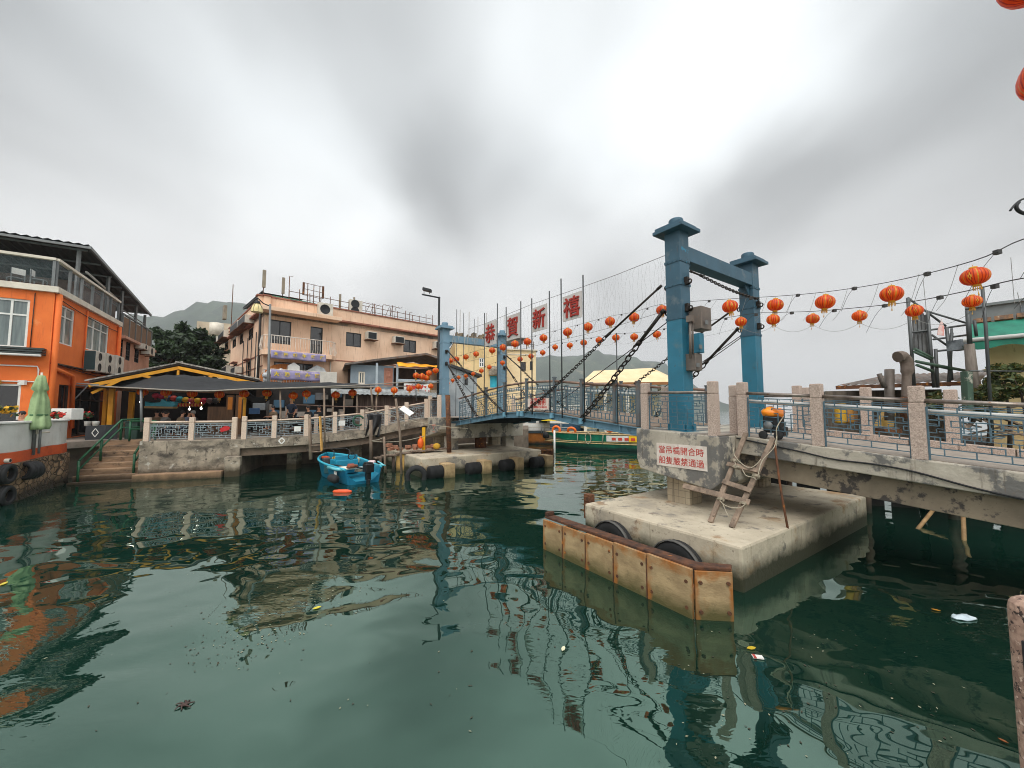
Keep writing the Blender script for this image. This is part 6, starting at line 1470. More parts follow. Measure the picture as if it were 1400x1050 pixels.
# ---------------------------------------------------------------- people
M_skin=mat('skin',L(204,150,120),L(190,134,106),3,.6); M_hair=plain('hair_black',(26,22,22),.6)
def skinmesh(nodes,edges):
    me=bpy.data.meshes.new('sk'); me.from_pydata([n[:3] for n in nodes],edges,[]); o=bpy.data.objects.new('sk',me); COL.objects.link(o)
    o.modifiers.new('S','SKIN'); 
    for d,n in zip(me.skin_vertices[0].data,nodes): d.radius=(n[3],n[4] if len(n)>4 else n[3])
    me.skin_vertices[0].data[0].use_root=True
    s_=o.modifiers.new('U','SUBSURF'); s_.levels=1; s_.render_levels=1
    r=bpy.data.meshes.new_from_object(o.evaluated_get(bpy.context.evaluated_depsgraph_get())); bpy.data.objects.remove(o); bpy.data.meshes.remove(me); return r
def build_person(pose,lean=.12):
    """figure facing +x; pose sit or stand; returns meshes in local space"""
    hip=.47 if pose=='sit' else .90
    sh=hip+.50; lx=lean
    N=[(0,0,hip,.09,.11),(lx*.4,0,hip+.25,.08,.11),(lx,0,sh,.07,.10),(lx+.02,0,sh+.10,.055),(lx+.05,0,sh+.20,.085,.075),(lx+.05,0,sh+.30,.095,.08),(lx+.03,0,sh+.37,.055)]
    E=[(i,i+1) for i in range(6)]
    def chain(start,pts):
        p=start
        for q in pts: N.append(q); E.append((p,len(N)-1)); p=len(N)-1
        return p
    for sg in (1,-1):
        if pose=='sit':
            chain(0,[(.10,.10*sg,hip,.10),(.45,.11*sg,hip+.0,.075),(.46,.11*sg,.10,.05),(.48,.11*sg,.05,.045),(.62,.12*sg,.035,.035)])
            h=chain(2,[(lx+.0,.19*sg,sh-.03,.06),(lx+.06,.23*sg,sh-.28,.045),(lx+.30,.17*sg,sh-.26,.035),(lx+.37,.15*sg,sh-.25,.032)])
        else:
            chain(0,[(0,.09*sg,hip-.08,.10),(.02,.10*sg,.48,.07),(-.02,.10*sg,.09,.045),(0,.10*sg,.05,.045),(.15,.12*sg,.035,.035)])
            h=chain(2,[(lx,.20*sg,sh-.03,.06),(lx-.02,.25*sg,sh-.30,.045),(lx+.10,.24*sg,sh-.52,.034),(lx+.13,.24*sg,sh-.59,.032)])
    body=skinmesh(N,E)
    hands=[]
    for n in N:
        if abs(n[3]-.032)<1e-6: hands.append(n[:3])
    return body,hands,hip,sh,lx
_pm={}
M_eye=plain('eye_dark',(30,24,22),.3)
def person(p,rz,pose,top,bot,label,hair=M_hair,lean=.12,scale=1.0):
    t=thing('person',label,'person',p,rz,'people along the far bank'); t.scale=(scale,)*3
    key=(pose,lean)
    if key not in _pm: _pm[key]=build_person(pose,lean)
    body,hands,hip,sh,lx=_pm[key]; I=Matrix.Identity(4)
    mb=MB(); mb.mesh(body,I)
    for hx,hy,hz in hands:
        sg=1 if hy>0 else -1; dx=V((1,0,-.15)) if pose=='sit' else V((.3,0,-1)); dx.normalize(); sd=V((0,1,0)); 
        for j in range(4):
            a=V((hx,hy,hz))+dx*.035+sd*(j-1.5)*.018; l=(.065,.075,.07,.055)[j]; mb.tube([a,a+dx*l*.55,a+dx*l-UP*.02],[.009,.008,.006],5)
        a=V((hx,hy-sg*.02,hz))+dx*.01; mb.tube([a,a+dx*.04-sd*sg*.03],[.010,.008],5)
    hd=V((lx+.05,0,sh+.26)); mb.lathe([(.001,.05),(.016,.0),(.02,-.03),(.001,-.035)],8,hd+V((.095,0,0)))
    for sg in (1,-1): mb.ball(hd+V((.0,.088*sg,.0)),.024,6,4,(.5,.4,1))
    mb.m(1)
    for sg in (1,-1): mb.ball(hd+V((.085,.032*sg,.03)),.012,6,4)
    mb.box(hd+V((.09,0,-.075)),(.012,.04,.008))
    W=wm(t); mb.v=[W@v for v in mb.v]
    mb.build('body',[M_skin,M_eye],t,fix=False)
    # clothing grown around the body
    def shell(nm,mm,nodes,edges):
        q=skinmesh(nodes,edges); b=MB(); b.mesh(q,W); b.build(nm,mm,t,fix=False); bpy.data.meshes.remove(q)
    T_=[(0,0,hip-.04,.17,.20),(lx*.4,0,hip+.25,.15,.195),(lx,0,sh,.13,.20),(lx+.01,0,sh+.09,.085,.095)]; Ed=[(0,1),(1,2),(2,3)]
    for sg in (1,-1):
        b0=len(T_); 
        if pose=='sit': T_+= [(lx,.19*sg,sh-.03,.095),(lx+.05,.225*sg,sh-.25,.075)]
        else: T_+= [(lx,.20*sg,sh-.03,.095),(lx-.02,.245*sg,sh-.27,.075)]
        Ed+=[(2,b0),(b0,b0+1)]
    shell('shirt',top,T_,Ed)
    Tn=[(0,0,hip-.01,.15,.18)]; Ed=[]
    for sg in (1,-1):
        b0=len(Tn)
        if pose=='sit': Tn+=[(.10,.10*sg,hip,.135),(.45,.11*sg,hip,.105),(.46,.11*sg,.14,.08)]
        else: Tn+=[(0,.09*sg,hip-.08,.135),(.02,.10*sg,.48,.10),(-.02,.10*sg,.12,.08)]
        Ed+=[(0,b0),(b0,b0+1),(b0+1,b0+2)]
    shell('trousers',bot,Tn,Ed)
    mb=MB(); mb.ball(hd+V((-.022,0,.045)),.112,12,7,(.95,.86,.95)); mb.v=[W@v for v in mb.v]; mb.build('hair',hair,t)
    return t
mb=MB(); a=PD(352,590,21.3); b=PD(500,590,23.2); mb.prism([V((a.x,a.y,ZQ+.01)),V((b.x,b.y,ZQ+.01)),V((b.x-1.5,b.y+3.5,ZQ+.01)),V((a.x-1.5,a.y+3.5,ZQ+.01))],UP*.29)
tag(mb.build('dining_deck',M_woodd),'low timber dining deck under the purple banners','deck')
Cg=lambda n,c:plain('cloth_'+n,c,.85)
navy=Cg('navy',(40,50,70)); grey_c=Cg('grey',(110,108,104)); tan=Cg('tan',(120,100,78)); blk_c=Cg('black',(30,30,32)); pink=Cg('pink',(200,140,130)); wht=Cg('white',(200,198,194)); stripe=Cg('slate',(120,130,150)); dkb=Cg('darkblue',(50,58,90))
M_grh=plain('hair_grey',(150,146,140),.7)
face=-2.0
def seat(x,d,y=None): p=PD(x,590,d); return V((p.x,p.y,ZQ+.02))
P_=[(215,21.3,-1.2,'sit',tan,blk_c,'seated person in tan at the table nearest the stall boat sign',M_hair),(228,21.0,-2.4,'sit',dkb,blk_c,'seated person in dark blue beneath the turquoise boat sign',M_hair),(243,20.0,1.0,'sit',tan,navy,'person in a brown jacket with their back to the railing',M_hair),(253,20.9,.2,'sit',stripe,blk_c,'person in a pale striped top leaning over the table',M_hair),(268,20.5,-2.6,'sit',blk_c,blk_c,'grey-haired person in black under the lit bulb',M_grh),(222,20.2,1.3,'sit',grey_c,navy,'person in grey seated low behind the railing by the wired post',M_hair)]
def chairbox(p,rz,label):
    t=thing('stool',label,'stool',p,rz,'stools on the quay'); W=wm(t)
    mb=MB(); mb.box((0,0,.42),(.36,.36,.04)); mb.v=[W@v for v in mb.v]; mb.build('seat',M_woodd,t)
    for x in (-.14,.14):
        for y in (-.14,.14):
            mb=MB(); mb.box((x,y,.20),(.035,.035,.40)); mb.v=[W@v for v in mb.v]; mb.build('leg',M_woodd,t)
for x,d,rz,po,a,b,l,h in P_:
    p=seat(x,d); person(p,rz,po,a,b,l,h); chairbox(p,rz,'stool under the '+l.replace('seated ','').replace('person','diner',1) if False else 'stool used by the '+' '.join(l.replace('seated ','').split()[:9]))
def rampfloor(x,y,back):
    k,z=FR.uv(x,y); q=FR.pt(k,0,-back); zz=[zz for zz in [z]][0]; return V((q.x,q.y,z))
person(V((PD(376,575,22.6).x,22.6,1.97)),-1.9,'sit',tan,blk_c,'seated person in brown behind the small table',M_hair); 
person(V((PD(399,575,21.9).x,21.9,1.97)),-1.7,'stand',navy,blk_c,'standing man in navy before the purple banners',M_grh,.05)
person(V((PD(424,575,22.6).x,22.6,1.97)),-2.0,'sit',blk_c,blk_c,'seated person in black under the purple banners')
person(V((PD(436,575,22.4).x,22.4,1.97)),-1.2,'sit',blk_c,navy,'second seated person in black beside the canopy post')
person(B(S1-1.2,2.2,zg(S1-1.2)+.04),-1.0,'stand',pink,navy,'person in a pink top walking on the span near the far gate',M_hair,.05)
person(B(8.7,2.6,zg(8.7)+.04),-1.0,'stand',blk_c,blk_c,'person in black crossing the crown of the span',M_hair,.05)
person(B(10.6,2.8,zg(10.6)+.04),2.0,'stand',wht,navy,'person in white on the span seen through the lattice',M_hair,.05)
person(V((PD(33,580,15.2).x,15.2,ZQ+.02)),-1.1,'sit',blk_c,blk_c,'dark-haired person in black seated behind the white terrace wall',M_hair)

chairbox(V((PD(376,575,22.6).x,22.6,1.955)),.4,'stool on the dining deck, used by the person in brown')
chairbox(V((PD(424,575,22.6).x,22.6,1.955)),.4,'stool on the dining deck, used by the person in black under the banners')
chairbox(V((PD(436,575,22.4).x,22.4,1.955)),.4,'stool on the dining deck, beside the canopy post')
# ---------------------------------------------------------------- pink corner building
M_pk=mat('render_peach',L(234,200,172),L(222,184,154),.9,.85,.08,15,layers=[(L(196,130,84),.8,.68,.84,(4,4,.3)),(L(146,98,70),3.2,.57,.74,(5,5,.22)),(L(120,84,64),1.6,.66,.82,(4,4,.3)),(L(150,110,90),3,.68,.78)])
M_pkd=mat('cornice_red_brown',L(170,112,92),L(120,76,62),2,.85,layers=[(L(90,60,52),3,.56,.68)])
CPk=PD(357,560,27.0); CPk.z=0
P1=Fac(CPk.xy,(.723,.69)); P2=Fac(CPk.xy,(.69,-.723))
pk=thing('peach_corner_house','rust-streaked peach three-storey house with balconies and a crowded roof','house',CPk+V((0,5,ZQ)))
zT=11.1; zS=10.25
kE=P1.uv(603,480)[0]; kB=P1.uv(453,470)[0]
def R1(*r): return P1.rect(*r)
hF=[R1(367,438,398,470),R1(424,447,441,486),R1(473,455,494,474),R1(551.5,465,569,482),R1(374,496,428,521)]
hs=[P2.rect(*r) for r in ((340,449,346,464),(328,455,332.5,470),(318,454,323,475),(307.5,465,312,478),(338,494,342.5,516),(319,498,324,514))]
mb=MB(); P1.wall(mb,0,kE,ZQ,zS,hF,.2); P2.wall(mb,-15,0,ZQ,zS,hs,.18)
a=P1.pt(kE,0); b=P2.pt(-15,0); c=a+(b-CPk)
for p,q in ((a,c),(c,b)): mb.poly([V((p.x,p.y,ZQ)),V((q.x,q.y,ZQ)),V((q.x,q.y,zS)),V((p.x,p.y,zS))])
mb.build('wall',M_pk,pk,fix=False)
mb=MB(); q4=[CPk,a,c,b]; mb.prism([V((p.x,p.y,zS-.4)) for p in q4],UP*.3); mb.build('roof_slab',M_conc,pk)
# floors and a dark core so openings show rooms
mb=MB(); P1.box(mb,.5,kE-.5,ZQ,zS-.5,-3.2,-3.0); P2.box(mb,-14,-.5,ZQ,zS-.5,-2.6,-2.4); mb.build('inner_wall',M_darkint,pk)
mb=MB(); P1.box(mb,-.5,kE+.3,zS,zT,-.2,.22); P2.box(mb,-15.2,.5,zS+.0,zT-.005,-.2,.2); mb.build('parapet',M_pk,pk,bevel=.02)
mb=MB(); P1.box(mb,-.6,kE+.3,zT+.002,zT+.10,-.25,.30); P2.box(mb,-15.2,.6,zT+.004,zT+.09,-.25,.28); P1.box(mb,kB,kE+.3,zS-.14,zS-.002,-.1,.42); P2.box(mb,-15.2,.4,zS-.12,zS-.004,-.1,.34); mb.build('cornice',M_pkd,pk,bevel=.015)
mb=MB(); P1.box(mb,-.7,kB+.3,zS-.30,zS-.02,.30,1.35); P1.box(mb,-.5,kB,zS-.16,zS-.03,.0,.30); mb.build('balcony_roof',M_pk,pk,bevel=.02)
for h,cn_ in zip(hF,(2,1,2,2,4)): P1.window(pk,h,M_dark if cn_<4 else M_int2,M_glass2,cn_,1,.06,.10)
for h in hs: P2.window(pk,h,M_dark,M_glass2,1,2,.05,.08)
mb=MB()
for h in hs+[]: P2.box(mb,h[0]-.12,h[1]+.12,h[3]+.06,h[3]+.13,.0,.35)
mb.build('window_hood',M_pkd,pk)
mb=MB(); P2.box(mb,-15,0,7.05,7.13,.002,.05); P1.box(mb,kB,kE,6.98,7.06,.002,.04); P2.box(mb,-15,0,6.2,6.24,.002,.04); mb.build('string_course',M_pkd,pk)
mb=MB(); mb.tube([P2.pt(-.35,zT-.3,.25),P2.pt(-.4,8.6,.2),P2.pt(-.5,ZQ,.2)],.09,7); mb.tube([P2.pt(-.7,zS,.15),P2.pt(-.7,ZQ,.15)],.05,6)
for k in (-2.2,-3.9,-5.5,-7.4): mb.tube([P2.pt(k,8.9,.1),P2.pt(k,3.0,.1)],.035,5)
mb.build('drain_pipe',plain('pipe_black',(44,40,38),.6),pk)
mb=MB(); mb.tube([P2.pt(-1.4,7.0,.1),P2.pt(-1.4,ZQ,.1)],.06,6); mb.tube([P1.pt(kB-.05,8,.1),P1.pt(kB-.05,ZQ,.1)],.05,6); mb.build('pale_pipe',M_cream,pk)
# balconies
def balcony(z,h,name_,style,k0,k1,dpt):
    mb=MB(); mb.prism([P1.pt(k0,z-.32,0),P1.pt(k0,z-.32,dpt*.55),P1.pt(k0+.45,z-.32,dpt),P1.pt(k1-.45,z-.32,dpt),P1.pt(k1,z-.32,dpt*.55),P1.pt(k1,z-.32,0)],UP*.34); s_=mb.build('balcony',M_pk,pk,bevel=.02)
    path=[P1.pt(k0+.05,z+.02,.05),P1.pt(k0+.05,z+.02,dpt*.55),P1.pt(k0+.48,z+.02,dpt-.06),P1.pt(k1-.48,z+.02,dpt-.06),P1.pt(k1-.05,z+.02,dpt*.55),P1.pt(k1-.05,z+.02,.05)]
    mb=MB(); mb.tube([p+UP*h for p in path],.03,6)
    for p,q in zip(path,path[1:]):
        n=max(1,int((q-p).length/.16)); o=(q-p).normalized(); o=V((o.y,-o.x,0))
        for i in range(n):
            c=p+(q-p)*(i/n); mb.tube([c,c+UP*h*.25+o*.10,c+UP*h*.5+o*.06,c+UP*h],.014,4,caps=False) if style else mb.tube([c,c+UP*h],.02,4,caps=False)
    mb.build('balcony_rail',mat('rail_white_rust',L(232,226,218),L(200,186,172),4,.6),s_); return s_
zb3=P1.uv(405,487)[1]+.16; kb0,kb1=-.25,kB+.15
balcony(zb3,1.02,'b',True,kb0,kb1,1.15)
zb2=P1.uv(405,529)[1]+.1
balcony(zb2,1.0,'b',False,kb0+.2,kb1,1.15)
def banner(z0,z1,k0,k1,o,label,gi,txt=None,sag=0.):
    t=thing('purple_banner',label,'banner',P1.pt((k0+k1)/2,z0,o),group='purple banners on the peach house')
    def sheetf(u,v): return P1.pt(k0+(k1-k0)*u,z1+(z0-z1)*v-.02*math.sin(u*12)*v,o+.03*math.sin(u*17+v*2))
    mb=MB(); sheet0(mb,sheetf,36,4); q=mb.build('cloth',M_pur,t,fix=False); q.modifiers.new('s','SOLIDIFY').thickness=.01
    if txt:
        mb=MB(); n=len(txt)
        for i,ch in enumerate(txt): text_on(mb,P1,ch,k0+(k1-k0)*(i+.5)/n,z1-(z1-z0)*.42,(z1-z0)*.46,o+.055,.006,.012)
        mb.build('yellow_lettering',plain('letter_yellow',(236,206,40),.6),t,fix=False)
M_pur=mat('banner_purple',L(158,150,182),L(136,126,166),2,.8,layers=[(L(196,176,184),3,.52,.7)])
banner(zb3-.58,zb3-.02,kb0+.45,kb1-.9,1.19,'purple banner with yellow characters on the upper balcony edge',0,'大澳端午遊涌')
banner(zb2+.30,zb2+.98,kb0+.5,kb1-.5,1.21,'pale purple banner with yellow characters tied to the lower balcony rail',1,'大澳龍舟遊涌')
zg1=P1.uv(405,537)[1]
banner(zg1-.36,zg1+.30,kb0+.6,kb1-.35,1.5,'purple banner with yellow characters under the black canopy',2,'龍舟遊涌大澳')
# ground floor clutter on the lower balcony
mb=MB(); a=P1.pt(1.3,zb2+.05,.02); mb.prism([a+P1.d*(1.55*math.cos(x))+UP*(1.5*math.sin(x)) for x in [math.pi*i/14 for i in range(15)]],P1.n*.08); tag(mb.build('arched_panel',mat('orange_timber',L(206,130,62),L(176,104,48),3,.7,stretch=(6,6,.5))),'round-topped orange timber panel on the lower balcony','panel')
t=thing('plastic_sheeting','bundle of white plastic sheeting on the lower balcony corner','plastic sheet',P1.pt(.2,zb2,.9))
mb=MB(); R5=random.Random(4)
for i in range(9): mb.ball(P1.pt(-.1+R5.uniform(0,1.1),zb2+.5+R5.uniform(-.3,.6),.8+R5.uniform(-.1,.3)),R5.uniform(.14,.24),8,5,(1,1,.9))
mb.build('sheets',mat('plastic_white',L(214,216,216),L(170,172,174),3,.35),t)
mb=MB(); mb.prism([P1.pt(1.35,zb2+1.0,.6),P1.pt(2.1,zb2+1.0,.6),P1.pt(2.1,zb2+1.35,.6),P1.pt(1.72,zb2+1.62,.6),P1.pt(1.35,zb2+1.35,.6)],P1.n*.35); tag(mb.build('pet_house',M_white),'small white gabled box on the lower balcony rail','box')
mb=MB(); mb.prism([P1.pt(kb1-2.3,zb2+.95,.3),P1.pt(kb1-.6,zb2+.95,.3),P1.pt(kb1-.9,zb2+1.35,.3),P1.pt(kb1-1.4,zb2+1.55,.3),P1.pt(kb1-1.9,zb2+1.2,.3)],P1.n*.5); tag(mb.build('covered_heap',MATS['plastic_white']),'grey-white heap of covered goods at the balcony end','tarp')
# air conditioners of the peach house
gA='air conditioners on the peach house'
ac_split(P1,(432,417,451,434),'white split air conditioner hung on the peach parapet',gA,.7).location
def ac_window(Fc,r,label):
    k0,k1,z0,z1=Fc.rect(*r); t=thing('air_conditioner',label,'air conditioner',Fc.pt((k0+k1)/2,z0,.3),group=gA)
    mb=MB(); Fc.box(mb,k0,k1,z0+.04,z1,.02,.62); mb.build('casing',M_ac,t,bevel=.015)
    mb=MB(); Fc.box(mb,k0+.06,k1-.06,z0+.09,z1-.06,.621,.63); mb.build('back_grille',M_dark,t)
    mb=MB(); Fc.box(mb,k0-.06,k1+.06,z0-.02,z0+.03,.0,.74); mb.build('bracket',M_rust,t)
for r,l in (((498.5,455,511.5,466),'window air conditioner next to the square window of the peach front'),((535.5,461,548.5,471),'window air conditioner in the middle of the peach front'),((591,468,600,478),'window air conditioner at the gate end of the peach front')): ac_window(P1,r,l)
for r,l in (((337,436,347.5,447),'window air conditioner nearest the corner on the streaked peach side'),((326,444,336,455),'second window air conditioner from the corner on the peach side'),((308,456,316,465),'third window air conditioner from the corner on the peach side'),((300,463,305,471),'farthest window air conditioner on the peach side'),((313,502,320,513),'low air conditioner beside the barred lower window of the peach side'),((327,503,333,512),'low air conditioner nearer the corner of the peach side')): ac_window(P2,r,l)
# roof: condensers, fences, aerials, green shed
kx,zx=P1.uv(489,424); t=thing('roof_condenser','tall double-fan condenser standing behind the peach parapet','air conditioner',P1.pt(kx,zT,-.5))
k0,k1,z0,z1=P1.rect(481,409,498,428); mb=MB(); P1.box(mb,k0,k1,zT-.3,z1,-.8,-.35); mb.build('casing',M_ac,t,bevel=.02)
for j in range(2):
    c=P1.pt(k0+(k1-k0)*.4,zT+(z1-zT)*(.25+.5*j)-.05,-.35); rr=(k1-k0)*.34; mb=MB(); mb.lathe([(rr,0),(rr,.02),(rr*.85,.01),(.001,.01)],18,c,Matrix((P1.d,UP,P1.n)).transposed()); mb.build('fan_grille',M_dark,t)
rfn=thing('roof_railing','thin rusty pipe railing along the roof of the peach house','railing',P1.pt(5,zT,-.5))
mb=MB(); R6=random.Random(9)
zr=zT+.95
for i in range(18):
    k=1.6+i*(kE-2.2)/17; mb.tube([P1.pt(k,zT-.2,-.6),P1.pt(k+R6.uniform(-.05,.05),zr+R6.uniform(-.1,.35),-.6)],.03,5)
mb.tube([P1.pt(1.6,zr,-.6),P1.pt(kE*.55,zr-.05,-.6),P1.pt(kE-.6,zr-.1,-.6)],.025,5); mb.tube([P1.pt(1.6,zr-.45,-.6),P1.pt(kE-.6,zr-.5,-.6)],.02,5)
mb.build('rails',M_rust,rfn)
mb=MB(); P1.box(mb,1.2,kE-1.0,zT-.1,zT+.28,-6,-.9); mb.beam(P1.pt(1.0,zT+.32,-.85),P1.pt(kE-.8,zT+.30,-.85),.5,.06); tag(mb.build('roof_shed',mat('shed_dark',L(66,70,70),L(44,46,46),2,.7)),'long low dark shed on the peach roof behind its railing','shed')
def aerial(px,ytop,w,label,style,d_off=-1.2,nm='antenna'):
    k,z=P1.uv(px,ytop); p=P1.pt(k,0,d_off); t=thing(nm,label,'antenna',V((p.x,p.y,zT)),group='aerials on the peach roof')
    mb=MB(); mb.tube([V((p.x,p.y,zT-.1)),V((p.x,p.y,z))],.03,5); 
    if style=='panel':
        mb.build('mast',M_rust,t); mb=MB(); mb.box(V((p.x,p.y,z-.55))-P1.n*-.12,(w,.16,1.25),Matrix((P1.d,-P1.n,UP)).transposed()); mb.build('panel',mat('aerial_beige',L(150,138,118),L(122,110,94),3,.6),t)
    elif style=='frame':
        for s_ in (-.45,.45): mb.tube([p+P1.d*s_+UP*(zT-.1-p.z),p+P1.d*s_+UP*z],.03,5)
        for zz in (z-.02,z-.5,z-1.0): mb.tube([p+P1.d*-.7+UP*zz,p+P1.d*.7+UP*(zz-.05)],.02,5)
        for s_ in (-.75,.7): mb.box(p+P1.d*s_+UP*(z-.5),(.14,.1,1.0),Matrix((P1.d,-P1.n,UP)).transposed())
        mb.build('mast',M_rust,t)
    elif style=='yagi':
        for i in range(6): 
            c=p+UP*(z-.1); a=c+P1.d*(-.8+.32*i); mb.tube([a-P1.n*.35,a+P1.n*.35],.012,4); 
        mb.tube([p+UP*(z-.1)-P1.d*.9,p+UP*(z-.1)+P1.d*.9],.018,4)
        for i in range(3): mb.tube([p+UP*(zT+.1)-P1.d*(.8-.5*i),p+UP*(z-.2)+P1.d*(.3*i-.3)],.02,4)
        mb.build('mast',M_rust,t)
    else:
        mb.tube([V((p.x,p.y,z)),V((p.x,p.y,z))+P1.d*.25+UP*.02],.015,4); mb.build('mast',M_rust,t)
    return t
aerial(361.5,371,.20,'beige panel antenna at the corner of the peach roof','panel',-.1)
aerial(392,377,.18,'tilted beige panel antenna on the peach roof','panel',-1.0)
aerial(402,372,0,'hooked whip aerial next to the tilted panel antenna','hook')
aerial(436,384,0,'wide framed antenna array on the middle of the peach roof','frame')
aerial(473,399,.14,'stubby twin antenna beside the tall condenser','panel',-1.4)
aerial(495,402,.12,'small post antenna behind the tall condenser','panel',-1.8)
aerial(518,411,0,'sprawling yagi aerial on the gate end of the roof','yagi')
aerial(545,414,0,'bushy old yagi aerial near the gate end of the roof','yagi')
aerial(569,424,0,'thin mast aerial over the last roof post','hook')
k,z=P2.uv(314,388); p=P2.pt(k,0,-.3); tag(MB().tube([V((p.x,p.y,zS)),V((p.x,p.y,z))],.04,5).build('mast',M_rust),'tall bare mast on the side of the peach roof','mast')
t=thing('roof_hut','small dark-roofed green hut on the side of the peach roof','hut',P2.pt(-6,zT,-2))
def p2(px,py,o): k,z=P2.uv(px,py); return P2.pt(k,z,o)
mb=MB(); mb.prism([p2(325,421,-1.4),p2(351,402,-1.4),p2(349,400,-1.4),p2(335,397,-1.4)],P2.n*-3); mb.build('wall',plain('hut_green',(36,92,58),.7),t)
mb=MB(); mb.beam(p2(315,418,-1.2),p2(336,396,-1.2),.4,.08,up=(P2.n.x,P2.n.y,.3)); mb.prism([p2(314,419,-1.1),p2(336,396.5,-1.1),p2(337,395.5,-1.1),p2(315,417,-1.1)],P2.n*-3.4); mb.build('roof',M_roofd,t)
for k,z in ((0,0),):
    q=P2.uv(308,427); mb=MB(); P2.box(mb,q[0]-.45,q[0]+.45,q[1]-.8,q[1]+.7,-.1,.2); tag(mb.build('antenna',MATS['aerial_beige']),'beige panel box on the edge of the peach side parapet','antenna')
# ---------------------------------------------------------------- trees
def tree(name,label,base,crown_c,rad,n,seed,trunk=.3,leaf=.22,cols=((34,58,30),(52,78,42),(24,42,24)),group=None,clumps=44,cat='tree'):
    t=thing(name,label,cat,base,0,group); R7=random.Random(seed); crown_c=V(crown_c); rad=V(rad)
    mb=MB(); top=crown_c-UP*rad.z*.2
    mb.tube([V(base),(V(base)+top)/2+V((.1,0,0)),top],[trunk,trunk*.8,trunk*.4],8)
    cl=[]
    for i in range(clumps):
        while True:
            d=V((R7.uniform(-1,1),R7.uniform(-1,1),R7.uniform(-.9,1)))
            if .35<d.length<1: break
        c=crown_c+V((d.x*rad.x,d.y*rad.y,d.z*rad.z)); cl.append((c,R7.uniform(.13,.28)*min(rad)))
        if i%2==0: mb.tube([top-UP*rad.z*.2*R7.random(),(top+c)/2+UP*.2,c],[trunk*.35,trunk*.2,.02],5)
    mb.build('trunk',M_woodd,t)
    mb=MB()
    for i in range(n):
        c,r=R7.choice(cl); d=V((R7.gauss(0,1),R7.gauss(0,1),R7.gauss(0,.8)))*r*.62; p=c+d
        a=V((R7.uniform(-1,1),R7.uniform(-1,1),R7.uniform(-.5,.9))).normalized(); b=a.cross(V((R7.uniform(-1,1),R7.uniform(-1,1),R7.uniform(-1,1)))).normalized()
        s_=leaf*R7.uniform(.6,1.3); mb.m(R7.choice((0,0,1,1,2))); mb.poly([p-a*s_,p-b*s_*.42,p+a*s_,p+b*s_*.42])
    ms=[mat('leaf_%d_%d_%d'%c,L(*c),L(*[int(x*.75) for x in c]),.5,.6,transl=.25) for c in cols]
    mb.build('crown',ms,t,fix=False); return t
def treepx(x,yb,yt,w,d,**k):
    c=PD(x,(yb+yt)/2,d); rz_=abs(PD(x,yt,d).z-c.z); rx=w/2*d/F
    return (V((c.x,c.y,ZQ)),c,(rx,rx*.8,rz_))
for i,(x,yb,yt,w,d,n,l) in enumerate(((250,520,444,74,40,5200,'big dark evergreen tree filling the gap between the two houses'),(285,520,452,44,43,2600,'dark evergreen tree pressed against the peach house'),(212,520,454,40,42,2400,'dark evergreen tree beside the dusty pink house'),(232,520,470,50,37,2400,'lower dark tree behind the pavilion roof'))):
    b,c,r=treepx(x,yb,yt,w,d); tree('evergreen_tree',l,b,c,r,n,30+i,.35,.34,((44,62,36),(62,84,48),(30,44,28)),'trees between the houses')
# concrete building behind the trees
t=thing('concrete_house','plain beige rooftop with a white tank behind the trees','house',PD(285,450,58))
mb=MB(); a=PD(267,480,58); b=PD(306,439,58); mb.obox(V((a.x,a.y,ZQ)),V((b.x-a.x,2,0)),V((-2,7,0)),UP*(b.z-ZQ)); mb.build('wall',mat('beige_wall',L(196,180,156),L(170,154,132),.6,.85),t)
mb=MB(); p=PD(296,452,57.6); mb.lathe([(.001,-.9),(.9,-.9),(.9,.9),(.001,1.1)],14,p+UP*.2); mb.build('water_tank',M_cream,t)
# ---------------------------------------------------------------- blue-grey house and restaurants on the bank
M_bh=mat('blue_house_wall',L(136,148,156),L(114,126,136),1.2,.8,layers=[(L(88,98,104),2,.64,.78)])
dH=27.5
FH=Fac(PD(484,560,dH).xy,(.9,.436)); 
bh=thing('blue_grey_house','small blue-grey upper storey house with an orange awning over its terrace','house',FH.pt(3,ZQ))
k1_=FH.uv(536,520)[0]; zt=FH.uv(500,499)[1]; zm=FH.uv(500,532)[1]; kR=FH.uv(600,510)[0]
hw=[FH.rect(490,508,499,525)]; hd_=FH.rect(525,503,537,527)
mb=MB(); FH.wall(mb,-.3,k1_+.1,zm,zt,hw+[hd_],.15); mb.build('wall',M_bh,bh,fix=False)
mb=MB(); FH.box(mb,k1_+.12,kR,zm,zt+.2,-3.0,-2.8); FH.box(mb,-.3,k1_,ZQ,zm-.01,-.3,-.2); FH.box(mb,k1_,kR,ZQ,zm-.3,-.4,-.3); FH.box(mb,-.29,kR,zm,zt,-4,-3.2); mb.build('inner_wall',M_int2,bh)
FH.window(bh,hw[0],M_cream,M_glass,2,1,.1,.08); FH.window(bh,hd_,mat('door_frame',L(176,120,96),L(150,98,80),2,.7),mat('door_glass',L(190,140,120),L(160,90,60),2,.3),1,2,.16,.06,name='door')
mb=MB(); mb.prism([FH.pt(-.7,zt,.5),FH.pt(k1_*.5,zt+.42,.5),FH.pt(kR*.82,zt+1.1,.5),FH.pt(kR+.2,zt+.75,.5),FH.pt(kR+.2,zt+.6,.5),FH.pt(kR*.82,zt+.95,.5),FH.pt(k1_*.5,zt+.27,.5),FH.pt(-.7,zt-.12,.5)],FH.n*-5); mb.build('roof',M_corr,bh)
mb=MB(); FH.box(mb,-.3,kR+.3,zm-.25,zm-.02,-4,1.2); mb.build('floor_slab',M_conc_dark,bh)
mb=MB()
for px in (513.5,541,): k=FH.uv(px,515)[0]; FH.box(mb,k-.07,k+.07,zm,zt+.1,.6,.74)
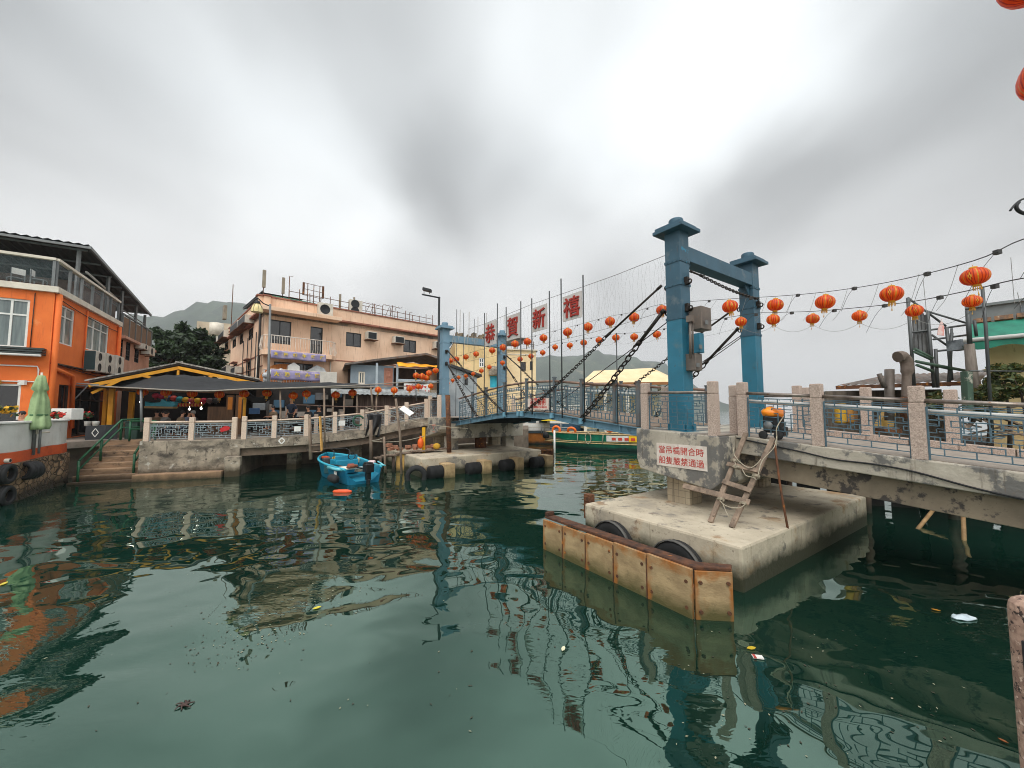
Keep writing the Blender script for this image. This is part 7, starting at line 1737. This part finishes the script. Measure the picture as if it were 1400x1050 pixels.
FH.box(mb,FH.uv(541,515)[0],kR,zm+.55,zm+.75,.9,1.0); mb.build('terrace_post',plain('post_pale_blue',(170,180,186),.6),bh)
aw=thing('orange_awning','bright orange-yellow awning over the blue-grey terrace','awning',FH.pt(kR*.7,zt))
ka=FH.uv(541,500)[0]; kb_=FH.uv(597,503)[0]; za1=FH.uv(541,497)[1]; 
mb=MB(); sheet0(mb,lambda u,v:FH.pt(ka+(kb_-ka)*u,za1+.05-.10*u-.42*v*(1-.55*u)+.03*math.sin(u*20),.4+.9*v),24,4); o=mb.build('cloth',mat('awning_orange',L(240,170,26),L(226,140,18),2,.7),aw,fix=False); o.modifiers.new('s','SOLIDIFY').thickness=.02
# white notice with red fish, lower restaurant front
k0,k1,z0,z1=FH.rect(548,526,582,537); t=thing('shop_sign','white shop sign with red heart-like shapes below the terrace','sign',FH.pt(k0,z0,1.3))
mb=MB(); FH.box(mb,k0,k1,z0,z1,1.22,1.3); mb.build('board',M_white,t)
mb=MB()
for i,f in enumerate((.16,.38,.66,.82)):
    c=FH.pt(k0+(k1-k0)*f,(z0+z1)/2+.08,1.305); s_=(.2,.24,.2,.10)[i]
    mb.prism([c+FH.d*(s_*a)+UP*(s_*b) for a,b in ((0,-1),(.9,.1),(.8,.6),(.4,.75),(0,.4),(-.4,.75),(-.8,.6),(-.9,.1))],FH.n*.01)
for i in range(7): FH.box(mb,k0+.2+i*.26,k0+.3+i*.26,z0+.06,z0+.14,1.3,1.31)
mb.build('red_shapes',plain('sign_red',(200,50,36),.6),t)
FT=Fac(PD(455,560,25).xy,(.9,.436))
rs=thing('waterside_restaurant','long brown boarded restaurant front with grey lean-to roofs on the bank','restaurant',FT.pt(4,ZQ))
kA,kZ=FT.uv(488,550)[0],FT.uv(606,550)[0]; zt2=FT.uv(520,541)[1]; zr1=FT.uv(520,534)[1]
mb=MB(); FT.box(mb,kA,kZ,ZQ,zt2,-.3,0); mb.build('wall',mat('brown_boards',L(112,94,84),L(76,62,56),2,.9,.4,10,stretch=(7,7,.4)),rs)
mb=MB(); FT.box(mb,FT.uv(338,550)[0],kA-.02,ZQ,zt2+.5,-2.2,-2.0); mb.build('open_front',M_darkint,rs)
mb=MB(); corr(mb,FT.pt(FT.uv(452,540)[0],zr1+.15,-.6),FT.pt(kA+4.6,zr1+.15,-.6),FT.pt(kA+4.6,zt2+.02,.9),FT.pt(FT.uv(452,540)[0],zt2+.05,.9),40,.02); corr(mb,FT.pt(kA+2.2,zt2+.28,-.4),FT.pt(kZ+.3,zt2+.30,-.4),FT.pt(kZ+.3,zt2-.08,.8),FT.pt(kA+2.2,zt2-.1,.8),40,.02); mb.build('roof',mat('zinc_pale',L(170,174,174),L(110,112,110),1.6,.55,metal=.3,layers=[(L(92,84,78),3,.6,.7)]),rs,fix=False)
mb=MB()
for px in (455,470,487,513,607): p=FT.pt(FT.uv(px,550)[0],0,.7); mb.tube([V((p.x,p.y,ZQ)),V((p.x,p.y,zt2+.1))],.06,6)
mb.build('roof_post',M_wood,rs)
mb=MB()
for i in range(16):
    k=FT.uv(345+i*8.5,560)[0]; z=ZQ+R5.uniform(.8,2.3); FT.box(mb,k,k+R5.uniform(.3,.7),z,z+R5.uniform(.2,.6),-1.9+R5.uniform(0,.5),-1.2); mb.cur=R5.randrange(4)
mb.build('kitchen_clutter',[M_int2,plain('clutter_pale',(150,140,130),.7),plain('clutter_blue',(60,96,120),.7),plain('clutter_grey',(90,90,92),.6)],rs)
mb=MB(); p=FT.pt(FT.uv(430,575)[0],0,.2)
mb.tube([PD(395,553,22),PD(470,556,22.6),PD(580,556,23.5)],.03,5); tag(mb.build('hand_rail',M_sprail),'thin timber rail crossing in front of the boarded restaurant','railing')
for i,(x,y,w_,h_,d,c_,l) in enumerate(((449,520,26,28,25.6,(196,190,180),'white condenser cabinet on the ledge beside the banner'),(348,562,14,10,21.5,(60,96,140),'blue plastic crate by the yellow pavilion post'),(355,556,18,12,22.5,(120,124,126),'grey cooker hood by the yellow pavilion post'),(402,562,9,9,22.3,(206,170,160),'pale pink menu board behind the standing man'))):
    p=PD(x,y,d); mb=MB(); s_=d/F; mb.box(p,(w_*s_*.8,.5,h_*s_*.8),MR); tag(mb.build(['cabinet','crate','cooker_hood','menu_board'][i],plain('bit%d'%i,c_,.7),bevel=.02),l,['cabinet','crate','cooker','board'][i])
# ---------------------------------------------------------------- yellow houses behind the far gate
FYb=Fac(PD(733,560,41).xy,(.97,.24))
yb=thing('cream_house','cream house with narrow dark windows and a cluttered flat roof behind the far gate','house',FYb.pt(-2,ZQ))
k0=FYb.uv(691,500)[0]; z_t=FYb.uv(712,479)[1]; 
hh_=[FYb.rect(712,495,719,507),FYb.rect(724.5,494,728.5,506)]
mb=MB(); FYb.wall(mb,k0,0,ZQ,z_t,hh_,.2); FYb.box(mb,k0+.02,-.02,ZQ,z_t-.01,-6,-.6); mb.build('wall',mat('cream_render',L(236,212,170),L(218,192,150),.8,.85,layers=[(L(180,150,110),2,.66,.8,(3,3,.4))]),yb,fix=False)
for h in hh_: FYb.window(yb,h,M_dark,M_glass2,2,1,.06,.1)
mb=MB(); FYb.box(mb,k0-.1,.15,z_t,z_t+.12,-6,.2); FYb.box(mb,k0,.05,FYb.uv(712,484)[1]-.1,FYb.uv(712,484)[1],.002,.05); mb.build('cornice',M_cream,yb)
mb=MB()
for k in (k0+.2,k0+1.4,-.9,-.1): mb.tube([FYb.pt(k,z_t,-.5),FYb.pt(k,z_t+1.1,-.5)],.05,5)
mb.tube([FYb.pt(k0,z_t+.8,-.5),FYb.pt(0,z_t+.75,-.5)],.035,5); FYb.box(mb,k0,-1.2,z_t+.9,z_t+1.4,-3,-.8); FYb.box(mb,k0-.3,-.8,z_t+1.4,z_t+1.5,-3.2,-.6); mb.build('roof_lean_to',M_corr,yb)
FYc=Fac(PD(690,560,38.5).xy,(.97,.24))
yc=thing('mustard_house','mustard yellow house with a turquoise door behind the pale gate','house',FYc.pt(-3,ZQ))
k0=FYc.uv(622,500)[0]; z_t=FYc.uv(650,466)[1]; hh_=[FYc.rect(655,489,662,502),FYc.rect(679.5,513,686,529)]; hd2=FYc.rect(670,514,679,530)
mb=MB(); FYc.wall(mb,k0,0,ZQ,z_t,hh_+[hd2],.2); FYc.box(mb,k0+.02,-.02,ZQ,z_t-.01,-6,-.6); mb.build('wall',mat('mustard_render',L(226,198,146),L(206,176,124),.8,.85,layers=[(L(170,120,70),2,.66,.8,(3,3,.4)),(L(236,200,150),1,.6,.7)]),yc,fix=False)
FYc.window(yc,hh_[0],M_white,M_glass,2,2,.1,.1); FYc.window(yc,hh_[1],M_dark,M_glass2,1,1,.05,.1); FYc.window(yc,hd2,mat('door_turq',L(40,170,190),L(30,150,172),2,.5),mat('door_turq_panel',L(44,176,196),L(34,156,178),2,.5),1,1,.12,.05,name='door')
mb=MB(); FYc.box(mb,FYc.uv(668,513)[0],FYc.uv(684,505)[0],FYc.uv(675,513)[1],FYc.uv(675,501)[1],.05,.5); mb.build('shutter_box',M_conc_dark,yc)
mb=MB(); R8=random.Random(6); FYc.box(mb,k0,-.2,z_t,z_t+.1,-6,.15)
for i in range(26): k=k0+R8.random()*(-k0-.3); FYc.box(mb,k,k+R8.uniform(.1,.5),z_t+.1,z_t+R8.uniform(.2,.9),-1.2,-.3)
for i in range(6): k=k0+.5+i*.9; mb.tube([FYc.pt(k,z_t,-.4),FYc.pt(k,z_t+R8.uniform(1.2,3.2),-.4)],.03,4)
mb.build('roof_clutter',mat('clutter_mix',L(150,130,104),L(84,78,70),5,.9,layers=[(L(190,170,130),4,.6,.7)]),yc)
gb2=thing('grey_gabled_house','low grey-blue gabled house behind the pale gate','house',PD(630,540,34))
FG=Fac(PD(609,560,33).xy,(.95,.31)); kg=FG.uv(652,520)[0]; zg_=FG.uv(612,499)[1]; 
mb=MB(); FG.box(mb,0,kg,ZQ,FG.uv(640,516)[1],-5,0); mb.prism([FG.pt(0,FG.uv(612,516)[1],0),FG.pt(kg,FG.uv(640,516)[1],0),FG.pt(0,zg_,0)],FG.n*-5); mb.build('wall',mat('gable_wall',L(168,174,176),L(140,148,152),1.2,.8,layers=[(L(110,112,112),2,.62,.78)]),gb2)
mb=MB(); mb.prism([FG.pt(-1.2,zg_+.3,.3),FG.pt(kg+.4,FG.uv(640,515)[1],.3),FG.pt(kg+.4,FG.uv(640,515)[1]+.2,.3),FG.pt(-1.2,zg_+.55,.3)],FG.n*-5.6); mb.build('roof',M_roofd,gb2)
kk=FG.rect(635,517,639.5,526); mb=MB(); FG.box(mb,kk[0],kk[1],kk[2],kk[3],.0,.05); mb.build('window',M_glass2,gb2)
# ---------------------------------------------------------------- cream-roofed waterside pavilion and clutter past the span
cp=thing('cream_roof_hall','open waterside hall with a broad cream hipped roof past the span','hall',PD(855,545,42))
M_cr=mat('cream_roof',L(226,204,164),L(208,184,142),.7,.8,layers=[(L(180,140,90),1.5,.64,.78)])
mb=MB(); E=[PD(793,524,39),PD(921,522.5,39),PD(930,521,47),PD(806,522,49)]; Rg=[PD(812,507,42.5),PD(892,503,42.5)]
vsr=E+Rg; mb.add(vsr,[(0,1,5,4),(1,2,5),(2,3,4,5),(3,0,4)]); mb.add([v-UP*.18 for v in E],[(0,3,2,1)]); mb.build('roof',M_cr,cp,fix=False)
mb=MB(); 
for a,b in zip(E,E[1:]+E[:1]): mb.beam(a-UP*.1,b-UP*.1,.14,.28)
mb.build('fascia',plain('fascia_rust',(150,96,50),.7),cp)
for x,d in ((798,39.3),(826,39.3),(856,39.3),(886,39.3),(915,39.3),(815,47),(900,46)):
    a=PD(x,525,d); MB().obox(V((a.x,a.y,-1)),V((.28,0,0)),V((0,.28,0)),UP*(a.z+1)).build('column',M_cream,cp)
mb=MB(); a=PD(800,560,42); b=PD(918,560,42); mb.obox(V((a.x,a.y,1.0)),V((b.x-a.x,0,0)),V((0,5,0)),UP*.3); mb.obox(V((a.x+1.5,a.y+2,1.3)),V((b.x-a.x-2.2,0,0)),V((0,.2,0)),UP*3.6); mb.build('floor_and_wall',mat('hall_wall',L(226,210,176),L(196,176,140),.9,.85),cp)
mb=MB()
for i in range(9): x=806+i*12.5; p=PD(x,548,41.5); mb.obox(V((p.x,p.y,1.3)),V((.5,0,0)),V((0,.1,0)),UP*(1.0+1.1*(i%3)))
mb.build('screens',mat('screen_pale',L(206,196,176),L(120,112,100),1.5,.8),cp)
mb=MB(); 
for x in (738,): pass
wf=thing('moored_ferry','white double-deck ferry with dark windows moored beyond the span','boat',PD(770,560,46))
a=PD(735,560,46); b=PD(805,560,46); a.z=0; b.z=0
mb=MB(); Wf=Matrix.Translation(a)
hull(mb,(b-a).length,3.0,1.5,12,.9,True,.9,.1,.15,.3,3); mb.v=[Wf@v for v in mb.v]; mb.build('hull',[mat('ferry_hull',L(60,92,116),L(44,76,100),1.5,.5,tide=(L(40,44,44),.25)),M_white],wf,fix=False)
mb=MB(); L_=(b-a).length; mb.box(a+V((L_*.45,0,2.4)),(L_*.8,2.4,2.2)); mb.box(a+V((L_*.45,0,3.56)),(L_*.86,2.8,.12)); mb.build('cabin',M_white,wf)
mb=MB()
for i in range(6): mb.box(a+V((L_*(.12+.13*i),-1.21,2.7)),(.5,.03,.7))
mb.build('cabin_window',MATS['cabin_glass'],wf)
mb=MB()
for i in range(7): p=a+V((L_*(.08+.12*i),-1.3,3.62)); mb.tube([p,p+UP*.9],.03,4)
mb.tube([a+V((L_*.08,-1.3,4.5)),a+V((L_*.8,-1.3,4.5))],.03,4); mb.build('top_rail',M_grey,wf)
# ---------------------------------------------------------------- lamps on the far bank
t=thing('street_lamp','bell-shaped cream lamp on a tall grey pole before the peach house','street lamp',V((PD(367,560,22.5).x,22.5,ZQ)))
p0=V((PD(366.5,560,22.5).x,22.5,ZQ)); p1=PD(369.5,416,22.5); MB().tube([p0,p1],[.085,.06],10).build('pole',M_grey,t)
h=PD(351.5,420,22.2); mb=MB(); mb.tube(smooth_pts([p1-UP*.1,p1+V((-.4,0,.05)),h+UP*.55,h+UP*.38],4),.035,6); mb.build('arm',M_dark,t)
mb=MB(); mb.lathe([(.30,-.30),(.31,-.22),(.26,.02),(.14,.20)],18,h); mb.lathe([(.001,-.30),(.30,-.30)],18,h); mb.build('lamp_shade',mat('lamp_cream',L(232,214,160),L(214,192,130),3,.4),t)
mb=MB(); mb.lathe([(.15,.19),(.18,.22),(.12,.38),(.001,.42)],16,h); 
for k in range(8): 
    a=k*math.pi/4; mb.tube([h+V((.305*math.cos(a),.305*math.sin(a),-.28)),h+V((.27*math.cos(a),.27*math.sin(a),.02)),h+V((.15*math.cos(a),.15*math.sin(a),.2))],.012,4)
mb.build('lamp_cap',M_dark,t)
t=thing('street_lamp','square floodlight on a cranked dark pole above the pale gate','street lamp',V((PD(601,560,25).x,25,ZQ)))
q=PD(600.5,406,25); MB().tube([V((q.x,q.y,ZQ)),q],[.09,.07],9).build('pole',M_dark,t)
e=PD(577,402.5,24.4); mb=MB(); mb.tube([q-UP*.05,e],.05,7); mb.build('arm',M_dark,t)
mb=MB(); c=PD(584,399,24.5); mb.box(c+UP*.12,(.55,.36,.16),Matrix.Rotation(.25,3,'Y')); mb.tube([c-V((.2,0,.15)),c+V((-.2,0,.06))],.02,5); mb.tube([c-V((-.15,0,.15)),c+V((.15,0,.06))],.02,5); mb.build('floodlight',M_dark,t)
for x,y0,d,l in ((624.5,423,30,'thin aerial pole behind the pale gate beam'),(634,428,30,'slanting aerial pole behind the pale gate beam'),(648.5,436,31,'short aerial pole left of the smallest character panel')):
    a=PD(x,y0,d); tag(MB().tube([V((a.x,a.y,ZQ)),a],.025,5).build('aerial_pole',M_pole),l,'pole','aerial poles behind the pale gate')
# bushes by the yellow house
for x,y,w_,d,n,sd_ in ((1372,520,34,10.6,900,3),(1395,530,40,10.2,900,4),(1345,545,40,10.5,700,5),(1290,556,46,11,500,8)):
    c=PD(x,y,d); tree('shrub',{3:'upright leafy shrub against the yellow house wall',4:'dark shrub at the frame edge under the yellow wall',5:'shrub tangled between the railing and the yellow house',8:'low weedy shrub behind the third ramp panel'}[sd_],V((c.x,c.y,1.92)),c,(w_*d/F/2,.4,.45),n,sd_,.05,.09,((92,104,52),(66,84,44),(126,112,58)),'shrubs by the yellow house',14,'shrub')
mb=MB()
for i in range(26):
    p=PD(1300+R8.uniform(0,110),555+R8.uniform(0,45),9.9+R8.uniform(0,1)); v=V((R8.uniform(-1,1),R8.uniform(-.4,.4),R8.uniform(-.25,.25)))*.7; mb.beam(p-v,p+v,R8.uniform(.05,.12),.04)
tag(mb.build('driftwood_heap',M_wood),'tangled heap of driftwood and planks behind the ramp railing','driftwood')
# ---------------------------------------------------------------- camera-side quay and its granite post
mb=MB(); mb.prism([V((-9,-6,-2)),V((9,-6,-2)),V((9,1.2,-2)),V((-9,1.2,-2))],UP*3.25); tag(mb.build('pavement',M_deck),kind='structure')
mb=MB(); mb.prism([V((3.95,1.203,-2)),V((9,1.203,-2)),V((9,2.8,-2)),V((3.95,2.8,-2))],UP*3.25); tag(mb.build('pavement',M_deck),kind='structure')
M_grc=mat('granite_coarse',L(176,146,128),L(140,112,98),30,.85,.5,60,lo=.4,hi=.6,layers=[(L(62,50,46),48,.565,.60),(L(214,190,172),40,.59,.64),(L(190,130,70),6,.66,.76)],bd=.004)
t=thing('granite_post','big weathered granite quay post with a recessed panel close to the camera','railing post',V((2.13,1.40,1.25)))
W_,D_=.30,.30; pz=PD(1385,815,1.5).z; px_=PD(1365,830,1.55).x
cx_=px_+W_/2; cy=1.40
mb=MB(); mb.box((cx_,cy,(1.25+pz)/2),(W_,D_,pz-1.25)); q=mb.build('shaft',M_grc,t,bevel=.05); q.modifiers['Bevel'].segments=4
mb=MB(); mb.box((cx_+.02,cy-D_/2-.002,pz-.33),(.20,.012,.34)); mb.build('recess_panel',plain('recess_dark',(44,42,42),.8),t,bevel=.004)
mb=MB(); mb.box((cx_-W_/2-.002,cy,pz-.36),(.012,.17,.42)); mb.build('recess_panel',plain('recess_dark',(44,42,42),.8),t,bevel=.004)
MB().tube([(cx_,cy+.02,pz-.12),(cx_+2.5,cy+.0,pz-.12)],.05,8).build('rail_pipe',M_rail,t)
# ---------------------------------------------------------------- floating bits
def leaf(x,y,l,c_,s_=.06):
    p=PZ(x,y,.012); mb=MB(); R9=random.Random(int(x)); a=R9.uniform(0,3); u=V((math.cos(a),math.sin(a),.05)); w_=V((-math.sin(a),math.cos(a),.08))
    mb.prism([p-u*s_,p-u*s_*.3-w_*s_*.45,p+u*s_*.5-w_*s_*.4,p+u*s_*1.1,p+u*s_*.4+w_*s_*.45,p-u*s_*.4+w_*s_*.4],UP*.006); tag(mb.build('floating_leaf',plain('leaf_%d%d'%(x,y),c_,.6)),l,'leaf','leaves floating on the water')
leaf(1027,886,'yellow leaf floating by the angled fender plate',(190,160,30)); leaf(1280,834,'orange-yellow leaf floating in the shade of the ramp',(206,140,40),.05); leaf(1372,1013,'brown leaf floating beside the close granite post',(150,84,40),.03); leaf(433,831,'yellow leaf floating in mid harbour',(206,190,60),.06); leaf(770,887,'pale leaf floating among the reflected characters',(220,214,180),.05); leaf(5,798,'yellow leaf floating near the orange reflections',(200,180,60),.07)
p=PZ(1318,844,.02); mb=MB(); mb.ball(p,.14,14,6,(1.3,.55,.16)); 
for v in mb.v: v.z+=.012*math.sin(v.x*60)+.008*math.sin(v.y*80)
tag(mb.build('plastic_bag',mat('bag_white',L(214,226,232),L(180,196,206),6,.3)),'crumpled white plastic bag floating under the ramp','litter')
p=PZ(1036,898,.015); t=thing('drink_carton','small flattened red and white carton floating by the fender','litter',p)
mb=MB(); mb.box(p,(.12,.07,.012),Matrix.Rotation(-.2,3,'Z')); mb.build('carton',M_white,t); mb=MB(); mb.box(p+V((-.038,.008,.003)),(.03,.072,.013),Matrix.Rotation(-.2,3,'Z')); mb.build('red_band',MATS['red_letter'],t)
mb=MB(); R9=random.Random(21)
for i in range(620):
    f=R9.random(); x=300+190*f+R9.gauss(0,34); y=900-130*f+R9.gauss(0,15)
    if i%4==0: x=R9.uniform(900,1350); y=R9.uniform(850,1040)
    if i%7==0: x=R9.uniform(60,760); y=R9.uniform(740,1000)
    q=PZ(x,y,.006); a=R9.uniform(0,6.3); s_=R9.uniform(.006,.022); u=V((math.cos(a),math.sin(a),0))*s_; w_=V((-u.y,u.x,0))*R9.uniform(.3,.7)
    mb.m(0 if R9.random()<.7 else 1); mb.poly([q-u,q-w_,q+u,q+w_])
tag(mb.build('debris',[plain('fleck_dark',(60,56,40),.8),plain('fleck_pale',(150,146,120),.8)],fix=False),kind='stuff')
p=PZ(252,962,.02); mb=MB(); R9=random.Random(2)
for i in range(7):
    a=i*.9+R9.random()*.4; mb.tube(smooth_pts([p,p+V((math.cos(a)*.06,math.sin(a)*.05,.015)),p+V((math.cos(a+.3)*.13,math.sin(a+.3)*.10,-.005))],3),[.012]*4+[.008]*2+[.004],5)
mb.v=[p+(v-p)*.75-UP*.012 for v in mb.v]; mb.ball(p-UP*.008,.03,8,5,(1.2,1,.35)); tag(mb.build('seaweed_clump',plain('weed_red',(70,50,44),.6)),'reddish clump of weed floating close to the camera','weed')
